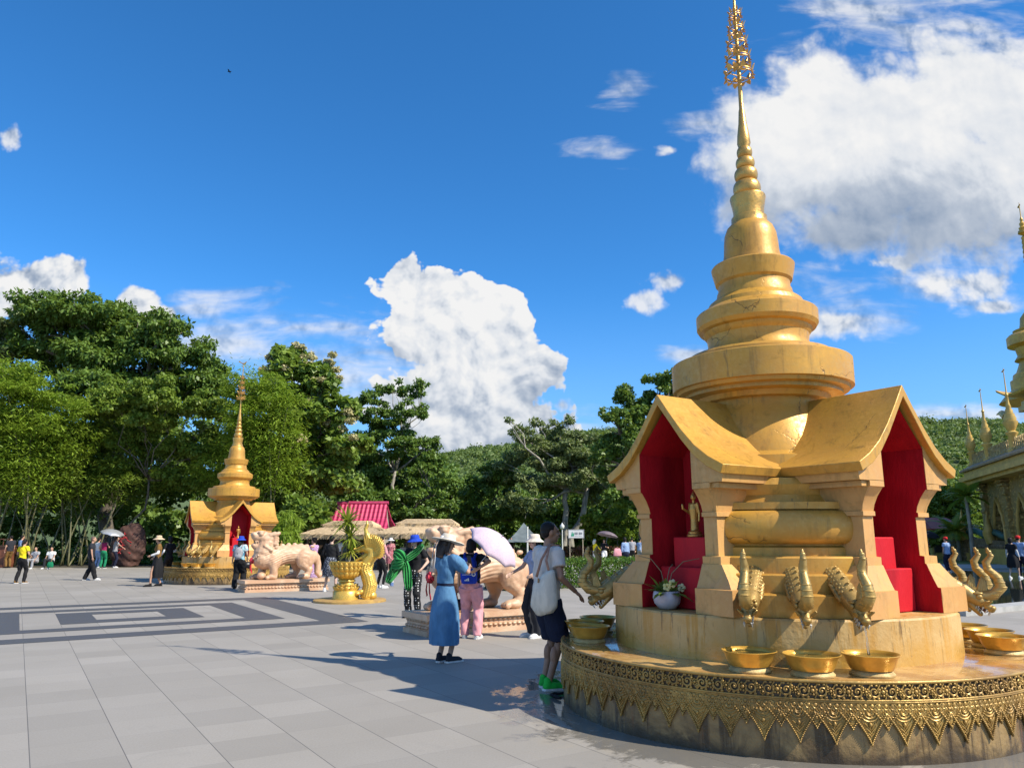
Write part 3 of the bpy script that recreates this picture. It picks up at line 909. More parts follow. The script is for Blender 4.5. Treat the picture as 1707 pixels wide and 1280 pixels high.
# ------------------------------------------------------------------ people
SKIN = pm('skin_tan', (.52, .30, .20), (.47, .26, .17), 8, .5, 0, .05)
SKIN2 = pm('skin_brown', (.37, .20, .125), (.32, .165, .10), 8, .5, 0, .05)
SKIN3 = pm('skin_fair', (.62, .40, .30), (.57, .36, .26), 8, .5, 0, .05)
HAIR = pm('hair_black', (.010, .008, .007), (.018, .014, .012), 30, .5, 0, .5, 60, spec=.2, stretch=(1, 1, .25))
HAIRB = pm('hair_dark_brown', (.025, .014, .009), (.04, .022, .014), 30, .4, 0, .5, 60, stretch=(1, 1, .25))
EYE = pm('eye_dark', (.012, .01, .01), None, 20, .2)
LIP = pm('lip', (.42, .13, .12), None, 20, .4)
F = {}
for n, c in dict(white=(.78, .77, .75), offwhite=(.78, .70, .58), grey=(.38, .38, .40), palegrey=(.74, .65, .58), black=(.014, .014, .016), navy=(.016, .02, .045), dark=(.03, .032, .04), yellow=(.86, .68, .02), maroon=(.30, .02, .09), green=(.015, .22, .10), brown=(.22, .12, .035),
                 blue=(.02, .07, .50), denim=(.10, .24, .42), pink=(.72, .33, .36), rose=(.78, .36, .40), orange=(.55, .17, .07), straw=(.66, .50, .33), cream=(.74, .66, .54), royal=(.012, .05, .45), lilac=(.46, .33, .48), sky=(.30, .42, .65), red=(.70, .03, .03), teal=(.05, .30, .32), neon=(.03, .55, .07), tan=(.42, .25, .13), silver=(.62, .63, .65)).items():
    F[n] = fabric(n, c)

def pattern_mat(name, base, dot, scale, lo, hi, feature='F1', stretch=(1, 1, 1), third=None):
    m, t, b = new_mat(name)
    co = t.mapping(t.coord(), stretch)
    v = t.voro(co, scale, feature, 0, Randomness=(.12 if 'polka' in name else 1.0))
    c = t.mix(t.ramp(v, lo, hi), dot, base)
    if third: c = t.mix(t.ramp(t.noise(co, scale * .6, 3), .5, .56), c, third)
    t.l.new(c, b.inputs['Base Color']); b.inputs['Roughness'].default_value = .85
    t.l.new(t.bump(t.noise(t.mapping(t.coord(), (1, 1, .45)), 16, 4), .35, .02), b.inputs['Normal'])
    return m
F['polka'] = pattern_mat('polka_dots', (.010, .010, .012), (.80, .79, .76), 21, .24, .30)
F['check'] = pattern_mat('patterned_skirt', (.03, .035, .05), (.36, .38, .42), 26, .25, .45)
F['floral'] = pattern_mat('floral_maroon', (.36, .09, .11), (.70, .50, .46), 22, .18, .40)
F['purpleflor'] = pattern_mat('floral_purple', (.40, .22, .40), (.75, .62, .72), 22, .15, .45)
F['tiedye'] = pattern_mat('blue_green_print', (.30, .50, .56), (.62, .70, .72), 9, .2, .6, third=(.10, .30, .45))
F['plaid'] = pattern_mat('loose_print', (.34, .34, .36), (.12, .12, .14), 18, .2, .4)
F['umbpink'] = pattern_mat('umbrella_print', (.60, .47, .55), (.34, .22, .34), 60, .16, .26)

def ik(a, c, l1, l2, pole):
    a, c, pole = Vector(a), Vector(c), Vector(pole)
    d = c - a; L = min(d.length, (l1 + l2) * .999)
    t = d.normalized(); c = a + t * L
    x = (l1 * l1 - l2 * l2 + L * L) / (2 * L)
    h = math.sqrt(max(l1 * l1 - x * x, 0))
    p = (pole - t * pole.dot(t)).normalized()
    return a + t * x + p * h, c

def oval(z, rx, ry, cy=0.0, cx=0.0, n=20, wave=0.0, k=7, ph=0.0):
    return [(cx + rx * (1 + wave * math.sin(k * 2 * pi * i / n + ph)) * math.cos(2 * pi * i / n), cy + ry * (1 + wave * math.sin(k * 2 * pi * i / n + ph)) * math.sin(2 * pi * i / n), z) for i in range(n)]

def add_hand(mb, wrist, d, side, s=1.0, curl=.5, palmn=None):
    """palm, four unequal fingers with knuckle bends and a thumb off the side of the palm"""
    d = Vector(d).normalized()
    pn = Vector(palmn or (0, 1, 0)); pn = (pn - d * pn.dot(d))
    if pn.length < .05: pn = d.orthogonal()
    pn.normalize()
    w = d.cross(pn) * side
    W = Vector(wrist)
    pc = W + d * .048 * s
    rot = Matrix((w, d, pn)).transposed()
    mb.ell(pc, (.040 * s, .052 * s, .017 * s), rot=rot)
    for i, (off, ln) in enumerate(((-.028, .066), (-.0095, .076), (.0095, .071), (.027, .056))):
        b0 = W + d * .088 * s + w * off * s
        c1 = curl * (.6 + .12 * i)
        d1 = (d * math.cos(c1) + pn * math.sin(c1)).normalized()
        p1 = b0 + d1 * ln * .5 * s
        d2 = (d * math.cos(c1 * 2.1) + pn * math.sin(c1 * 2.1)).normalized()
        p2 = p1 + d2 * ln * .5 * s
        mb.cap(b0 - d * .02 * s, b0, .0095 * s, .0092 * s, 8); mb.cap(b0, p1, .0092 * s, .0085 * s, 8); mb.cap(p1, p2, .0085 * s, .0070 * s, 8)
    tb = W + d * .026 * s - w * .034 * s
    t1 = tb + (d * .7 - w * .7 + pn * .2).normalized() * .036 * s
    t2 = t1 + (d * .95 - w * .15 + pn * .35).normalized() * .030 * s
    mb.cap(tb, t1, .0125 * s, .0105 * s, 8); mb.cap(t1, t2, .0105 * s, .0085 * s, 8)

def person(label, loc, face, h=1.62, fem=True, top='tee', topm='white', bot='trousers', botm='black', hair='short', hairm=None, hat=None, hatm=None, skin=None,
           shoes='white', feet=None, hands=None, lean=0.0, yaw=0.0, pitch=0.0, vox=.012, elbow=None, wide=1.0, sit=False, group='visitors on the plaza', curl=.5, sleevem=None, palm=None, hem=None, legs=None, armr=1.0, bust=1.0):
    skin = skin or SKIN
    hairm = hairm or HAIR
    rt = empty('person', loc, R(face), label, 'person', group)
    k = h / 1.70
    S = Matrix.Scale(k, 4)
    feet = feet or ((-.095, .0), (.095, .03))
    sw = (.155 if fem else .185) * wide
    hipz = .90 if not sit else .40
    hips = [Vector((-.085, 0, hipz)), Vector((.085, 0, hipz))]
    tz = hipz - .90                                   # torso drop when seated
    def T(p):                                         # lean the upper body forward
        x, y, z = p
        zz = z - .95
        return Vector((x, y + lean * max(zz, 0), z + tz - abs(lean) * lean * max(zz, 0) * .3))
    ank, knees = [], []
    for i, sx in enumerate((-1, 1)):
        f = feet[i]
        a = Vector((f[0], f[1], .085 + (f[2] if len(f) > 2 else 0)))
        kn, a = ik(hips[i], a, .43, .42, (sx * .12, 1, .0 if not sit else .8))
        ank.append(a); knees.append(kn)
    shl = [T((-sw, -.005, 1.385)), T((sw, -.005, 1.385))]
    hands = hands or ((-.25, .06, .80), (.25, .08, .80))
    el, wr = [], []
    for i, sx in enumerate((-1, 1)):
        w = Vector(hands[i]) + Vector((0, 0, tz))
        e, w = ik(shl[i], w, .275, .245, (elbow[i] if elbow else (sx * .5, -.8, -.4)))
        el.append(e); wr.append(w)
    def TT(rings): return [[T(p) for p in r] for r in rings]
    # ---- body: one continuous surface
    B = MB()
    wz = wide
    tors = [(.86, .135, .095), (.95, .145, .10), (1.05, .118, .085), (1.15, .125, .088), (1.27, .138, .092), (1.36, .135, .078), (1.41, .085, .062), (1.45, .05, .05)]
    B.loft(TT([oval(z, rx * (1 if fem else 1.10) * wz, ry * wz) for z, rx, ry in tors]))
    for i, sx in enumerate((-1, 1)):
        B.cap(hips[i], knees[i], .078, .052, 12); B.cap(knees[i], ank[i], .050, .034, 12)
        B.ell(knees[i] * .62 + ank[i] * .38 + Vector((0, -.018, 0)), (.046, .046, .10))
        fx = Vector((sx * .18, 1, 0)).normalized()
        B.cap(ank[i] + Vector((0, 0, -.035)), ank[i] + fx * .13 + Vector((0, 0, -.055)), .038, .030, 10)
        B.cap(T((sx * .06, 0, 1.39)), shl[i], .055, .052, 10)
        B.cap(shl[i], el[i], .046 * armr, .036 * armr, 12); B.cap(el[i], wr[i], .037 * armr, .024 * armr, 12)
        B.ell(el[i] * .72 + wr[i] * .28, (.036, .036, .036))
        hd = (wr[i] - el[i]).normalized()
        pn = (palm[i] if palm else (-sx, .25, 0))
        add_hand(B, wr[i], hd, sx, 1.0, curl, pn)
    B.cap(T((0, -.012, 1.39)), T((0, .004, 1.50)), .052, .047, 12)
    hc = T((0, .018, 1.585))
    HR = Matrix.Translation(hc) @ Matrix.Rotation(R(yaw), 4, 'Z') @ Matrix.Rotation(R(pitch), 4, 'X')
    B.ell((0, -.008, .015), (.073, .092, .098), HR)
    B.ell((0, .025, -.045), (.056, .066, .070), HR)
    B.ell((0, .052, -.088), (.030, .030, .024), HR)
    B.cap((0, .088, .012), (0, .108, -.022), .010, .015, 8, HR)          # nose
    B.ell((0, .082, .03), (.052, .016, .010), HR)                       # brow
    for sx in (-1, 1):
        B.ell((sx * .074, -.006, -.005), (.011, .020, .030), HR)
        B.ell((sx * .036, .066, -.03), (.022, .02, .02), HR)
    B.ell((0, .088, -.052), (.022, .012, .007), HR)
    for v in range(len(B.v)): B.v[v] = tuple(S @ Vector(B.v[v]))
    me = sculpt(B, vox, 3)
    body = link('body', me, [skin], rt, 180)
    for sx in (-1, 1):
        fm = MB(); fm.ell((sx * .030, .083, .008), (.012, .008, .007), S @ HR, 8, 6); fm.build('eye', [EYE], body, 180)
    fm = MB(); fm.ell((0, .0985, -.053), (.021, .007, .006), S @ HR, 10, 5); fm.build('mouth', [LIP], body, 180)
    def finish(mb, name, mat, v=None, it=3, dsp=None):
        for q in range(len(mb.v)): mb.v[q] = tuple(S @ Vector(mb.v[q]))
        return link(name, sculpt(mb, v or vox, it, dsp), [mat], rt, 180)
    def folds(amp=.004):
        def f(co):
            n = np.zeros(len(co))
            for a_, b_, c_, d_ in ((23, 9, 14, 1), (-17, 21, 19, 2), (31, -13, 25, 4)):
                n += np.sin(co[:, 0] * a_ + co[:, 1] * b_ + co[:, 2] * c_ + d_ + 1.8 * np.sin(co[:, 2] * 11 + co[:, 0] * 13 + d_) + 1.2 * np.sin(co[:, 1] * 17 - co[:, 2] * 7))
            return n * amp / 2.2
        return f
    # ---- lower clothing
    lm = F[botm] if isinstance(botm, str) else botm
    if bot in ('trousers', 'shorts', 'leggings'):
        q = MB()
        u = {'trousers': 1.0, 'shorts': 1.12, 'leggings': .82}[bot]
        q.loft(TT([oval(z, rx * wz, ry * wz) for z, rx, ry in ((.80, .13, .10), (.88, .162, .118), (.96, .152, .112), (1.03, .132, .098))]))
        for i, sx in enumerate((-1, 1)):
            hz = hips[i] + Vector((0, 0, -.02))
            if bot == 'shorts':
                kk = hips[i].lerp(knees[i], .97)
                q.tube([hz, hips[i].lerp(knees[i], .5), kk], [.112 * wz, .112, .108], 16)
            else:
                lg = legs or ((.098, .072, .062) if bot == 'trousers' else (.086, .060, .042))
                an = ank[i] + (Vector((0, 0, -.035)) if bot == 'trousers' else Vector((0, 0, .02)))
                q.tube([hz, hips[i].lerp(knees[i], .5), knees[i], knees[i].lerp(an, .5) + Vector((0, -.012, 0)), an], [lg[0] * wz, lg[0] * .93, lg[1], (lg[1] + lg[2]) / 2 + .006, lg[2]], 16)
                q.ell(knees[i], lg[1])
        finish(q, bot, lm, None, 3, folds(.008) if bot != 'leggings' else None)
    elif bot in ('skirt', 'dress'):
        z1 = hem or .40
        q = MB()
        zs = [z1 + (1.06 - z1) * i / 14 for i in range(15)]
        rings = []
        for z in zs:
            f = min((z - z1) / (1.06 - z1), 1.0)
            fl = (1 - f) ** .8
            rx = (.118 + .105 * fl + .04 * math.sin(min(f, 1) * pi)) * wz; ry = (.088 + .10 * fl + .04 * math.sin(f * pi)) * wz
            rings.append([T(p) for p in oval(z, rx, ry, 0, 0, 72, .06 * fl, 7, .7)])
        q.loft(rings, False)
        inn = [[Vector((p.x * .985, p.y * .985, p.z)) for p in r] for r in rings]
        q.loft(inn[:12], False)
        for v in range(len(q.v)): q.v[v] = tuple(S @ Vector(q.v[v]))
        q.build('skirt' if bot == 'skirt' else 'dress_skirt', [lm], rt, 180)
    # ---- upper clothing
    tm = F[topm] if isinstance(topm, str) else topm
    q = MB()
    if fem: sec = [(.93, .160, .112), (1.0, .148, .105), (1.08, .138, .100), (1.18, .150, .110), (1.28, .158, .116), (1.36, .150, .096), (1.405, .105, .078), (1.435, .068, .064)]
    else: sec = [(.86, .178, .128), (.96, .172, .124), (1.08, .170, .122), (1.2, .180, .126), (1.3, .184, .122), (1.37, .168, .100), (1.412, .11, .08), (1.44, .070, .066)]
    if bot == 'dress' or top == 'tucked': sec = [(1.02, .132, .098)] + sec[2:]
    q.loft(TT([oval(z, rx * wz, ry * wz) for z, rx, ry in sec]))
    for i, sx in enumerate((-1, 1)):
        sl = {'tee': .62, 'tucked': .62, 'long': 1, 'puff': .9, 'vest': 0, 'dress': .62}.get(top, .62)
        q.cap(T((sx * .07, 0, 1.375)), shl[i], .066, .062 if sl else .05, 12)
        if sl and sl < 1:
            r0, r1 = ((.066, .066) if fem else (.072, .074)) if top != 'puff' else (.082, .078)
            e = shl[i].lerp(el[i], sl)
            if top == 'puff':
                m_ = shl[i].lerp(el[i], .45)
                q.tube([shl[i] + Vector((0, 0, .01)), m_, e], [.070, .098, .064], 16)
            else: q.tube([shl[i], e], [r0, r1], 16)
        elif sl == 1:
            q.cap(shl[i], el[i], .062, .052, 14); q.tube([el[i], wr[i]], [.052, .040], 14); q.ell(el[i], .052)
    if fem and bust:
        for sx in (-1, 1): q.ell(T((sx * .065, .075, 1.255)), (.062, .058, .062))
    finish(q, {'dress': 'dress_bodice'}.get(bot, 'shirt'), tm, None, 3, folds(.0075))
    if sleevem:
        for i in (0, 1):
            q = MB()
            q.cap(shl[i].lerp(el[i], .75), el[i], .046, .045, 12); q.tube([el[i], wr[i]], [.046, .036], 12)
            finish(q, 'arm_sleeve', F[sleevem])
    # ---- shoes
    for i, sx in enumerate((-1, 1)):
        q = MB()
        fx = Vector((sx * .18, 1, 0)).normalized()
        z0 = ank[i].z - .085
        a = ank[i]
        q.cap((a.x, a.y - .02, z0 + .045), (a.x + fx.x * .14, a.y + fx.y * .14, z0 + .038), .045, .038, 12)
        q.ell((a.x + fx.x * .15, a.y + .15, z0 + .032), (.044, .055, .030))
        q.cap((a.x, a.y - .01, z0 + .06), (a.x, a.y - .012, z0 + .095), .044, .042, 12)
        for v in range(len(q.v)): q.v[v] = (q.v[v][0], q.v[v][1], max(q.v[v][2], .012))
        sh = finish(q, 'shoe', F[shoes], max(vox * .8, .007), 2)
        sl_ = MB()
        sl_.prism([(a.x + sx * .18 * yy + ww, a.y + yy) for ww, yy in ((-.040, -.055), (-.046, .02), (-.044, .10), (-.047, .16), (-.03, .205), (0, .215), (.03, .205), (.047, .16), (.044, .10), (.046, .02), (.040, -.055), (0, -.07))], z0 + .002, z0 + .024, 'xy')
        for v in range(len(sl_.v)): sl_.v[v] = tuple(S @ Vector(sl_.v[v]))
        sl_.build('sole', [F['white'] if shoes != 'black' else F['black']], sh, 0)
    # ---- hair and hat
    if hair != 'none':
        q = MB()
        q.ell((0, -.022, .034), (.083, .092, .092), HR)
        q.ell((0, -.048, .0), (.080, .066, .082), HR)
        for sx in (-1, 1): q.ell((sx * .068, -.012, .03), (.018, .045, .045), HR)
        if hair in ('bob', 'long', 'tail', 'bun'):
            q.ell((0, .035, .085), (.068, .05, .03), HR)
        if hair == 'bob':
            q.ell((0, -.055, -.06), (.088, .055, .085), HR)
            for sx in (-1, 1): q.cap((sx * .075, .0, .03), (sx * .078, .0, -.08), .024, .022, 10, HR)
        if hair == 'long':
            q.tube([(0, -.06, .02), (0, -.085, -.09), (0, -.10, -.22)], [.082, .084, .06], 14, HR, True, .5)
            for sx in (-1, 1): q.cap((sx * .074, -.005, .02), (sx * .078, -.02, -.16), .024, .016, 10, HR)
        if hair == 'tail':
            q.ell((0, -.115, .02), (.03, .03, .03), HR); q.tube([(0, -.12, .02), (0, -.15, -.06), (0, -.135, -.19)], [.026, .036, .012], 10, HR)
        if hair == 'bun': q.ell((0, -.10, .07), (.045, .045, .045), HR)
        if hair == 'crew': q = MB(); q.ell((0, -.022, .036), (.079, .088, .084), HR); q.ell((0, -.05, .0), (.074, .058, .065), HR)
        for v in range(len(q.v)): q.v[v] = tuple(S @ Vector(q.v[v]))
        link('hair', sculpt(q, max(vox * .8, .007), 2), [hairm], rt, 180)
    if hat:
        q = MB()
        hm = F[hatm or 'straw']
        if hat == 'bucket': pr = [(.158, .004), (.150, .012), (.096, .062), (.094, .075), (.088, .12), (.070, .138), (.01, .142)]; wv = .03
        elif hat == 'straw': pr = [(.222, .030), (.215, .040), (.15, .042), (.098, .052), (.096, .062), (.092, .12), (.080, .132), (.01, .134)]; wv = .02
        elif hat == 'sun': pr = [(.195, .004), (.190, .014), (.098, .060), (.095, .07), (.09, .12), (.065, .142), (.01, .148)]; wv = .05
        elif hat == 'cap': pr = [(.094, .03), (.096, .06), (.09, .11), (.06, .138), (.01, .146)]; wv = 0
        pr2 = pr + [(max(r - .006, .008), z - .006) for r, z in pr[::-1]]
        q.lathe(pr2, 40, S @ HR @ Matrix.Translation((0, -.005, -.004)) @ Matrix.Diagonal((1, 1.1, 1, 1)), True, lambda i, a: wv * math.sin(2 * a + 1) * (1 if (i < 3 or i > len(pr2) - 4) else .1))
        if hat == 'cap': q.loft([[tuple(S @ HR @ Vector((x * .07, .085 + yy * .085 * (1 - x * x * .5), .035 - .02 * yy + dz))) for x in (-1, -.5, 0, .5, 1)] for yy in (0, 1) for dz in (0,)], False, None, False)
        ho = q.build('hat', [hm], rt, 50)
        if hat in ('straw', 'sun'):
            q = MB(); q.lathe([(.099, .056), (.0985, .074)], 40, S @ HR @ Matrix.Translation((0, -.005, -.004)) @ Matrix.Diagonal((1, 1.1, 1, 1)), False)
            q.build('hat_band', [F['white'] if hat == 'straw' else F['tan']], ho, 60)
    rt['_k'] = k
    return rt, dict(S=S, sh=shl, el=el, wr=wr, T=T, HR=HR, k=k, hips=hips, knees=knees)

def wpt(rt, info, p):
    """local model point -> world"""
    M = Matrix.Translation(rt.location) @ Matrix.Rotation(rt.rotation_euler.z, 4, 'Z')
    return M @ (info['S'] @ Vector(p))

def umbrella(loc_hand, top, tilt, rad, depth, mat, label, shaft=True, yaw=0.0):
    """open umbrella: top centre, tilt vector, ribs and curved handle"""
    top = Vector(top); n = Vector(tilt).normalized()
    q = n.to_track_quat('Z', 'Y'); M = Matrix.Translation(top) @ q.to_matrix().to_4x4() @ Matrix.Rotation(yaw, 4, 'Z')
    rt = empty('umbrella', Vector(loc_hand), 0, label, 'umbrella', 'umbrellas held by visitors')
    I = Matrix.Translation(-Vector(loc_hand)) @ M
    mb = MB()
    rings = []
    ns = 8
    for i in range(9):
        f = i / 8
        ring = []
        for j in range(64):
            a = 2 * pi * j / 64
            sg = (a % (2 * pi / ns)) / (2 * pi / ns)
            pinch = 1 - (.085 * f * math.sin(pi * sg))
            r = rad * math.sin(f * 1.15) / math.sin(1.15) * pinch
            ring.append((r * math.cos(a), r * math.sin(a), -depth * (1 - math.cos(f * 1.35)) / (1 - math.cos(1.35)) + .02 * f * math.sin(pi * sg)))
        rings.append(ring)
    rings[0] = [(p[0] * 1 + .001 * math.cos(j), p[1] + .001 * math.sin(j), p[2]) for j, p in enumerate(rings[0])]
    mb.loft(rings, False, I)
    c = mb.build('canopy', [mat], rt, 60)
    so_ = c.modifiers.new('th', 'SOLIDIFY'); so_.thickness = .003
    mb = MB()
    for j in range(ns):
        a = 2 * pi * j / ns
        pts = [(rings[i][0][0] * math.cos(a), rings[i][0][0] * math.sin(a), rings[i][0][2] - .006) for i in range(1, 9)]
        mb.tube(pts, .003, 5, I)
    mb.build('ribs', [pm('umbrella_metal', (.45, .45, .46), None, 20, .3, .9)], rt, 60)
    mb = MB()
    hl = Vector(loc_hand) - top
    end = Vector(loc_hand) + hl.normalized() * .09
    mb.tube([tuple(top + n * .05 - Vector(loc_hand)), tuple(top - Vector(loc_hand)), tuple(end - Vector(loc_hand))], [.004, .006, .006], 8)
    mb.build('shaft', [MATS['umbrella_metal']], rt, 60)
    mb = MB(); mb.cap((0, 0, 0), tuple(end - Vector(loc_hand)), .013, .013, 10); mb.build('handle', [F['black']], rt, 180)
    return rt
# ------------------------------------------------------------------ visitors
def fl(px, py): g = gp(px, py); return (g.x, g.y, 0)
# man with tote bag in front
man, mi = person('man in pale grey T-shirt, navy shorts and green trainers reaching towards the naga spout', fl(912, 1148), -62, 1.73, False, 'tee', 'palegrey', 'shorts', 'navy', 'crew', HAIR, None, None, SKIN2,
    'neon', ((-.085, .02), (.085, -.03)), ((-.22, .14, .86), (.27, .19, .985)), .06, -14, 2, .0075, None, 1.06, palm=((1, .2, 0), (-.2, .1, -1)), curl=.35)
# tote bag on his right shoulder
def tote(rt, info):
    tr = empty('tote_bag', rt.location, rt.rotation_euler.z, 'cream canvas tote bag hanging from the shoulder of the man in shorts', 'bag')
    mb = MB()
    rings = []
    for i in range(9):
        f = i / 8
        w = .175 - .06 * f ** 1.3 - (.05 if i == 0 else .0); d = .025 + .06 * math.sin(min((1 - f) * 2.6 + .25, 3.0)) * (1 if f < .95 else .4)
        z = .80 + .36 * f
        cx, cy = .20 + .02 * f, -.15 + .01 * f
        ring = []
        for j in range(24):
            a = 2 * pi * j / 24
            lx = w * math.copysign(abs(math.cos(a)) ** .6, math.cos(a)); ly = d * math.copysign(abs(math.sin(a)) ** .8, math.sin(a))
            sag = -.05 * (1 - f) * (1 - (lx / w) ** 2) + .06 * f * (lx / w)
            ring.append((cx + lx * .82 + ly * .3, cy - ly + lx * .35, z + sag + .010 * math.sin(lx * 34 + f * 7)))
        rings.append(ring)
    mb.loft(rings)
    for v in range(len(mb.v)): mb.v[v] = tuple(info['S'] @ Vector(mb.v[v]))
    mb.build('bag_body', [F['offwhite']], tr, 180)
    mb = MB()
    for off in (-.085, .085):
        pts = [(.21 + off, -.155 + off * .4, 1.13), (.20 + off * .6, -.145, 1.30), (.185, -.06, 1.462), (.19, .045, 1.45), (.20 + off * .3, .08, 1.36)]
        mb.tube([info['S'] @ Vector(p) for p in pts], .014, 8, None, True, .5)
    mb.build('strap', [pm('strap_tan', (.42, .22, .15), None, 20, .7)], tr, 180)
    mb = MB(); mb.box(tuple(info['S'] @ Vector((.21, -.215, 1.10))), (.02, .012, .045)); mb.build('leather_tab', [F['tan']], tr, 0)
tote(man, mi)
p, _ = person('woman in beige bucket hat, arm held out, behind the man with the tote', fl(893, 1062), 120, 1.60, True, 'tee', 'sky', 'trousers', 'dark', 'bob', HAIR, 'bucket', 'cream', SKIN3, 'white', None, ((-.30, .20, 1.06), (.30, .30, 1.05)), 0, 10, 0, .012)
# woman in the denim dress
drs, di = person('woman in a long blue denim dress, straw hat with white ribbon, seen from behind', fl(740, 1104), -42, 1.59, True, 'puff', 'denim', 'dress', 'denim', 'long', HAIRB, 'straw', 'cream', SKIN, 'dark',
    ((-.06, -.02), (.07, .04)), ((-.04, .36, 1.22), (.10, .36, 1.25)), .03, -14, -14, .0075, ((-.6, -.2, -.8), (.8, .1, -.8)), .97, hem=.24, palm=((.3, -1, .3), (-.3, -1, .3)), curl=.7)
def dress_bits(rt, info):
    S = info['S']
    mb = MB(); mb.loft([oval(z, .136, .101, 0, 0, 32) for z in (1.012, 1.018, 1.042, 1.048)])
    for v in range(len(mb.v)): mb.v[v] = tuple(S @ info['T'](mb.v[v]))
    mb.build('belt', [F['navy']], rt, 40)
    mb = MB()
    for off in (-.012, .016):
        mb.tube([S @ info['HR'] @ Vector(q) for q in ((off, -.112, .062), (off * 1.5, -.16, .02), (off * 2.2, -.19, -.10), (off * 3, -.165, -.27), (off * 3.4, -.15, -.40 - off * 2))], [.012, .018, .02, .022, .020], 8, None, True, .18)
    mb.ell(tuple(S @ info['HR'] @ Vector((0, -.115, .065))), (.03, .02, .022))
    mb.build('ribbon', [F['white']], rt, 180)
dress_bits(drs, di)
def phone(rt, info, p, label, rot=0.0, mat=None):
    mb = MB(); mb.box((0, 0, 0), (.075, .009, .155))
    o = mb.build('phone', [mat or M_BLACK], None, 0); o.location = wpt(rt, info, p); o.rotation_euler = (R(15), 0, rt.rotation_euler.z + rot)
    bv = o.modifiers.new('b', 'BEVEL'); bv.width = .008; bv.segments = 3
    tag(o, label, 'phone')
phone(drs, di, (.03, .44, 1.33), 'black phone raised by the woman in the denim dress')
# umbrella woman
tp = at(836, 895, 11.95); un = Vector((.62, -.26, .74)).normalized(); hw = tp - un * .60
ul = Matrix.Rotation(-R(-8), 4, 'Z') @ (hw - gp(784, 1064)); ul = ul / (1.545 / 1.70)
umb, ui = person('woman in black T-shirt and pink trousers standing under a lilac umbrella', fl(784, 1064), -8, 1.545, True, 'tee', 'black', 'trousers', 'rose', 'bob', HAIR, None, None, SKIN, 'white',
    ((-.11, .05), (.13, -.04)), ((-.25, .12, .84), (ul.x, ul.y - .04, ul.z - .05)), .02, -20, 0, .009, None, 1.10, legs=(.118, .088, .072), bust=0)
umbrella(hw, tp, un, .47, .23, F['umbpink'], 'lilac patterned umbrella tilted over the woman with the blue rucksack', yaw=.3)
def rucksack(rt, info):
    S = info['S']
    tr = empty('rucksack', rt.location, rt.rotation_euler.z, 'royal blue rucksack with white lettering and emblem, on the woman in pink trousers', 'rucksack')
    mb = MB()
    mb.loft([[(x * w, -.172 - d - y * .0 - dd * (1 if y < 0 else 0), z) for x, y, dd in ((-1, 1, 0), (-1.02, .2, .03), (-.92, -1, .075), (-.6, -1, .105), (0, -1, .115), (.6, -1, .105), (.92, -1, .075), (1.02, .2, .03), (1, 1, 0))] for z, w, d in ((.93, .115, -.03), (.955, .138, -.012), (1.05, .148, .0), (1.2, .146, .0), (1.30, .132, -.008), (1.365, .10, -.025), (1.38, .07, -.045))])
    for v in range(len(mb.v)): mb.v[v] = tuple(S @ Vector(mb.v[v]))
    me = sculpt(mb, .010, 4)
    body = link('pack_body', me, [F['royal']], tr, 180)
    mb = MB()
    for sx in (-1, 1):
        mb.tube([S @ Vector(q) for q in ((sx * .085, -.17, 1.345), (sx * .10, -.085, 1.44), (sx * .105, .02, 1.445), (sx * .11, .115, 1.35), (sx * .115, .13, 1.2), (sx * .15, .03, 1.02), (sx * .12, -.10, .98))], .026, 8, None, True, .35)
    mb.build('strap', [F['royal']], tr, 180)
    mb = MB(); mb.tube([S @ Vector(q) for q in ((-.10, -.285, 1.085), (0, -.296, 1.09), (.10, -.285, 1.085))], .004, 6)
    mb.build('zip', [F['white']], tr, 0)
    mb = MB()                                             # three slanted bars making a triangle
    for k, hgt in enumerate((.022, .036, .050)):
        x = -.048 + .027 * k
        mb.prism([(x, .985), (x + .020, .985), (x + .020 - .010, .985 + hgt), (x - .010, .985 + hgt - .010)], -.306, -.288, 'xz')
    for v in range(len(mb.v)): mb.v[v] = tuple(S @ Vector(mb.v[v]))
    mb.build('emblem', [F['white']], tr, 0)
    def text(s, x, z, size, rot=0.0, yy=-.246):
        cu = bpy.data.curves.new('t', 'FONT'); cu.body = s; cu.size = size; cu.extrude = .003; cu.align_x = 'CENTER'; cu.offset = .003
        to = bpy.data.objects.new('t', cu); COL.objects.link(to)
        to.matrix_world = S @ Matrix.Translation((x, yy, z)) @ Matrix.Rotation(pi / 2, 4, 'X') @ Matrix.Rotation(rot, 4, 'Z')
        dg = bpy.context.evaluated_depsgraph_get(); dg.update()
        me = bpy.data.meshes.new_from_object(to.evaluated_get(dg)); me.transform(to.matrix_world); me.materials.clear()
        bpy.data.objects.remove(to)
        link('lettering', me, [F['white']], tr, 0)
    text('ID', .0, 1.235, .105, 0, -.297); text('Z', .092, 1.155, .07, -.2, -.285); text('O', .095, 1.065, .09, -.2, -.285)
rucksack(umb, ui)
def handbag(pos, rz, w, h, mat, label, hang=.16):
    tr = empty('handbag', pos, rz, label, 'bag')
    mb = MB(); mb.loft([oval(-hang - h, w * .46, .05), oval(-hang - h * .9, w * .52, .062), oval(-hang - h * .4, w * .48, .055), oval(-hang, w * .34, .02)])
    mb.build('bag_body', [mat], tr, 180)
    mb = MB(); mb.tube([(-w * .3, 0, -hang), (-w * .22, 0, -.05), (0, 0, .0), (w * .22, 0, -.05), (w * .3, 0, -hang)], .008, 8)
    mb.build('handle', [mat], tr, 180)
handbag(wpt(umb, ui, (-.25, .14, .78)), .3, .22, .17, M_BLACK, 'small black handbag held low beside pink trousers', .12)
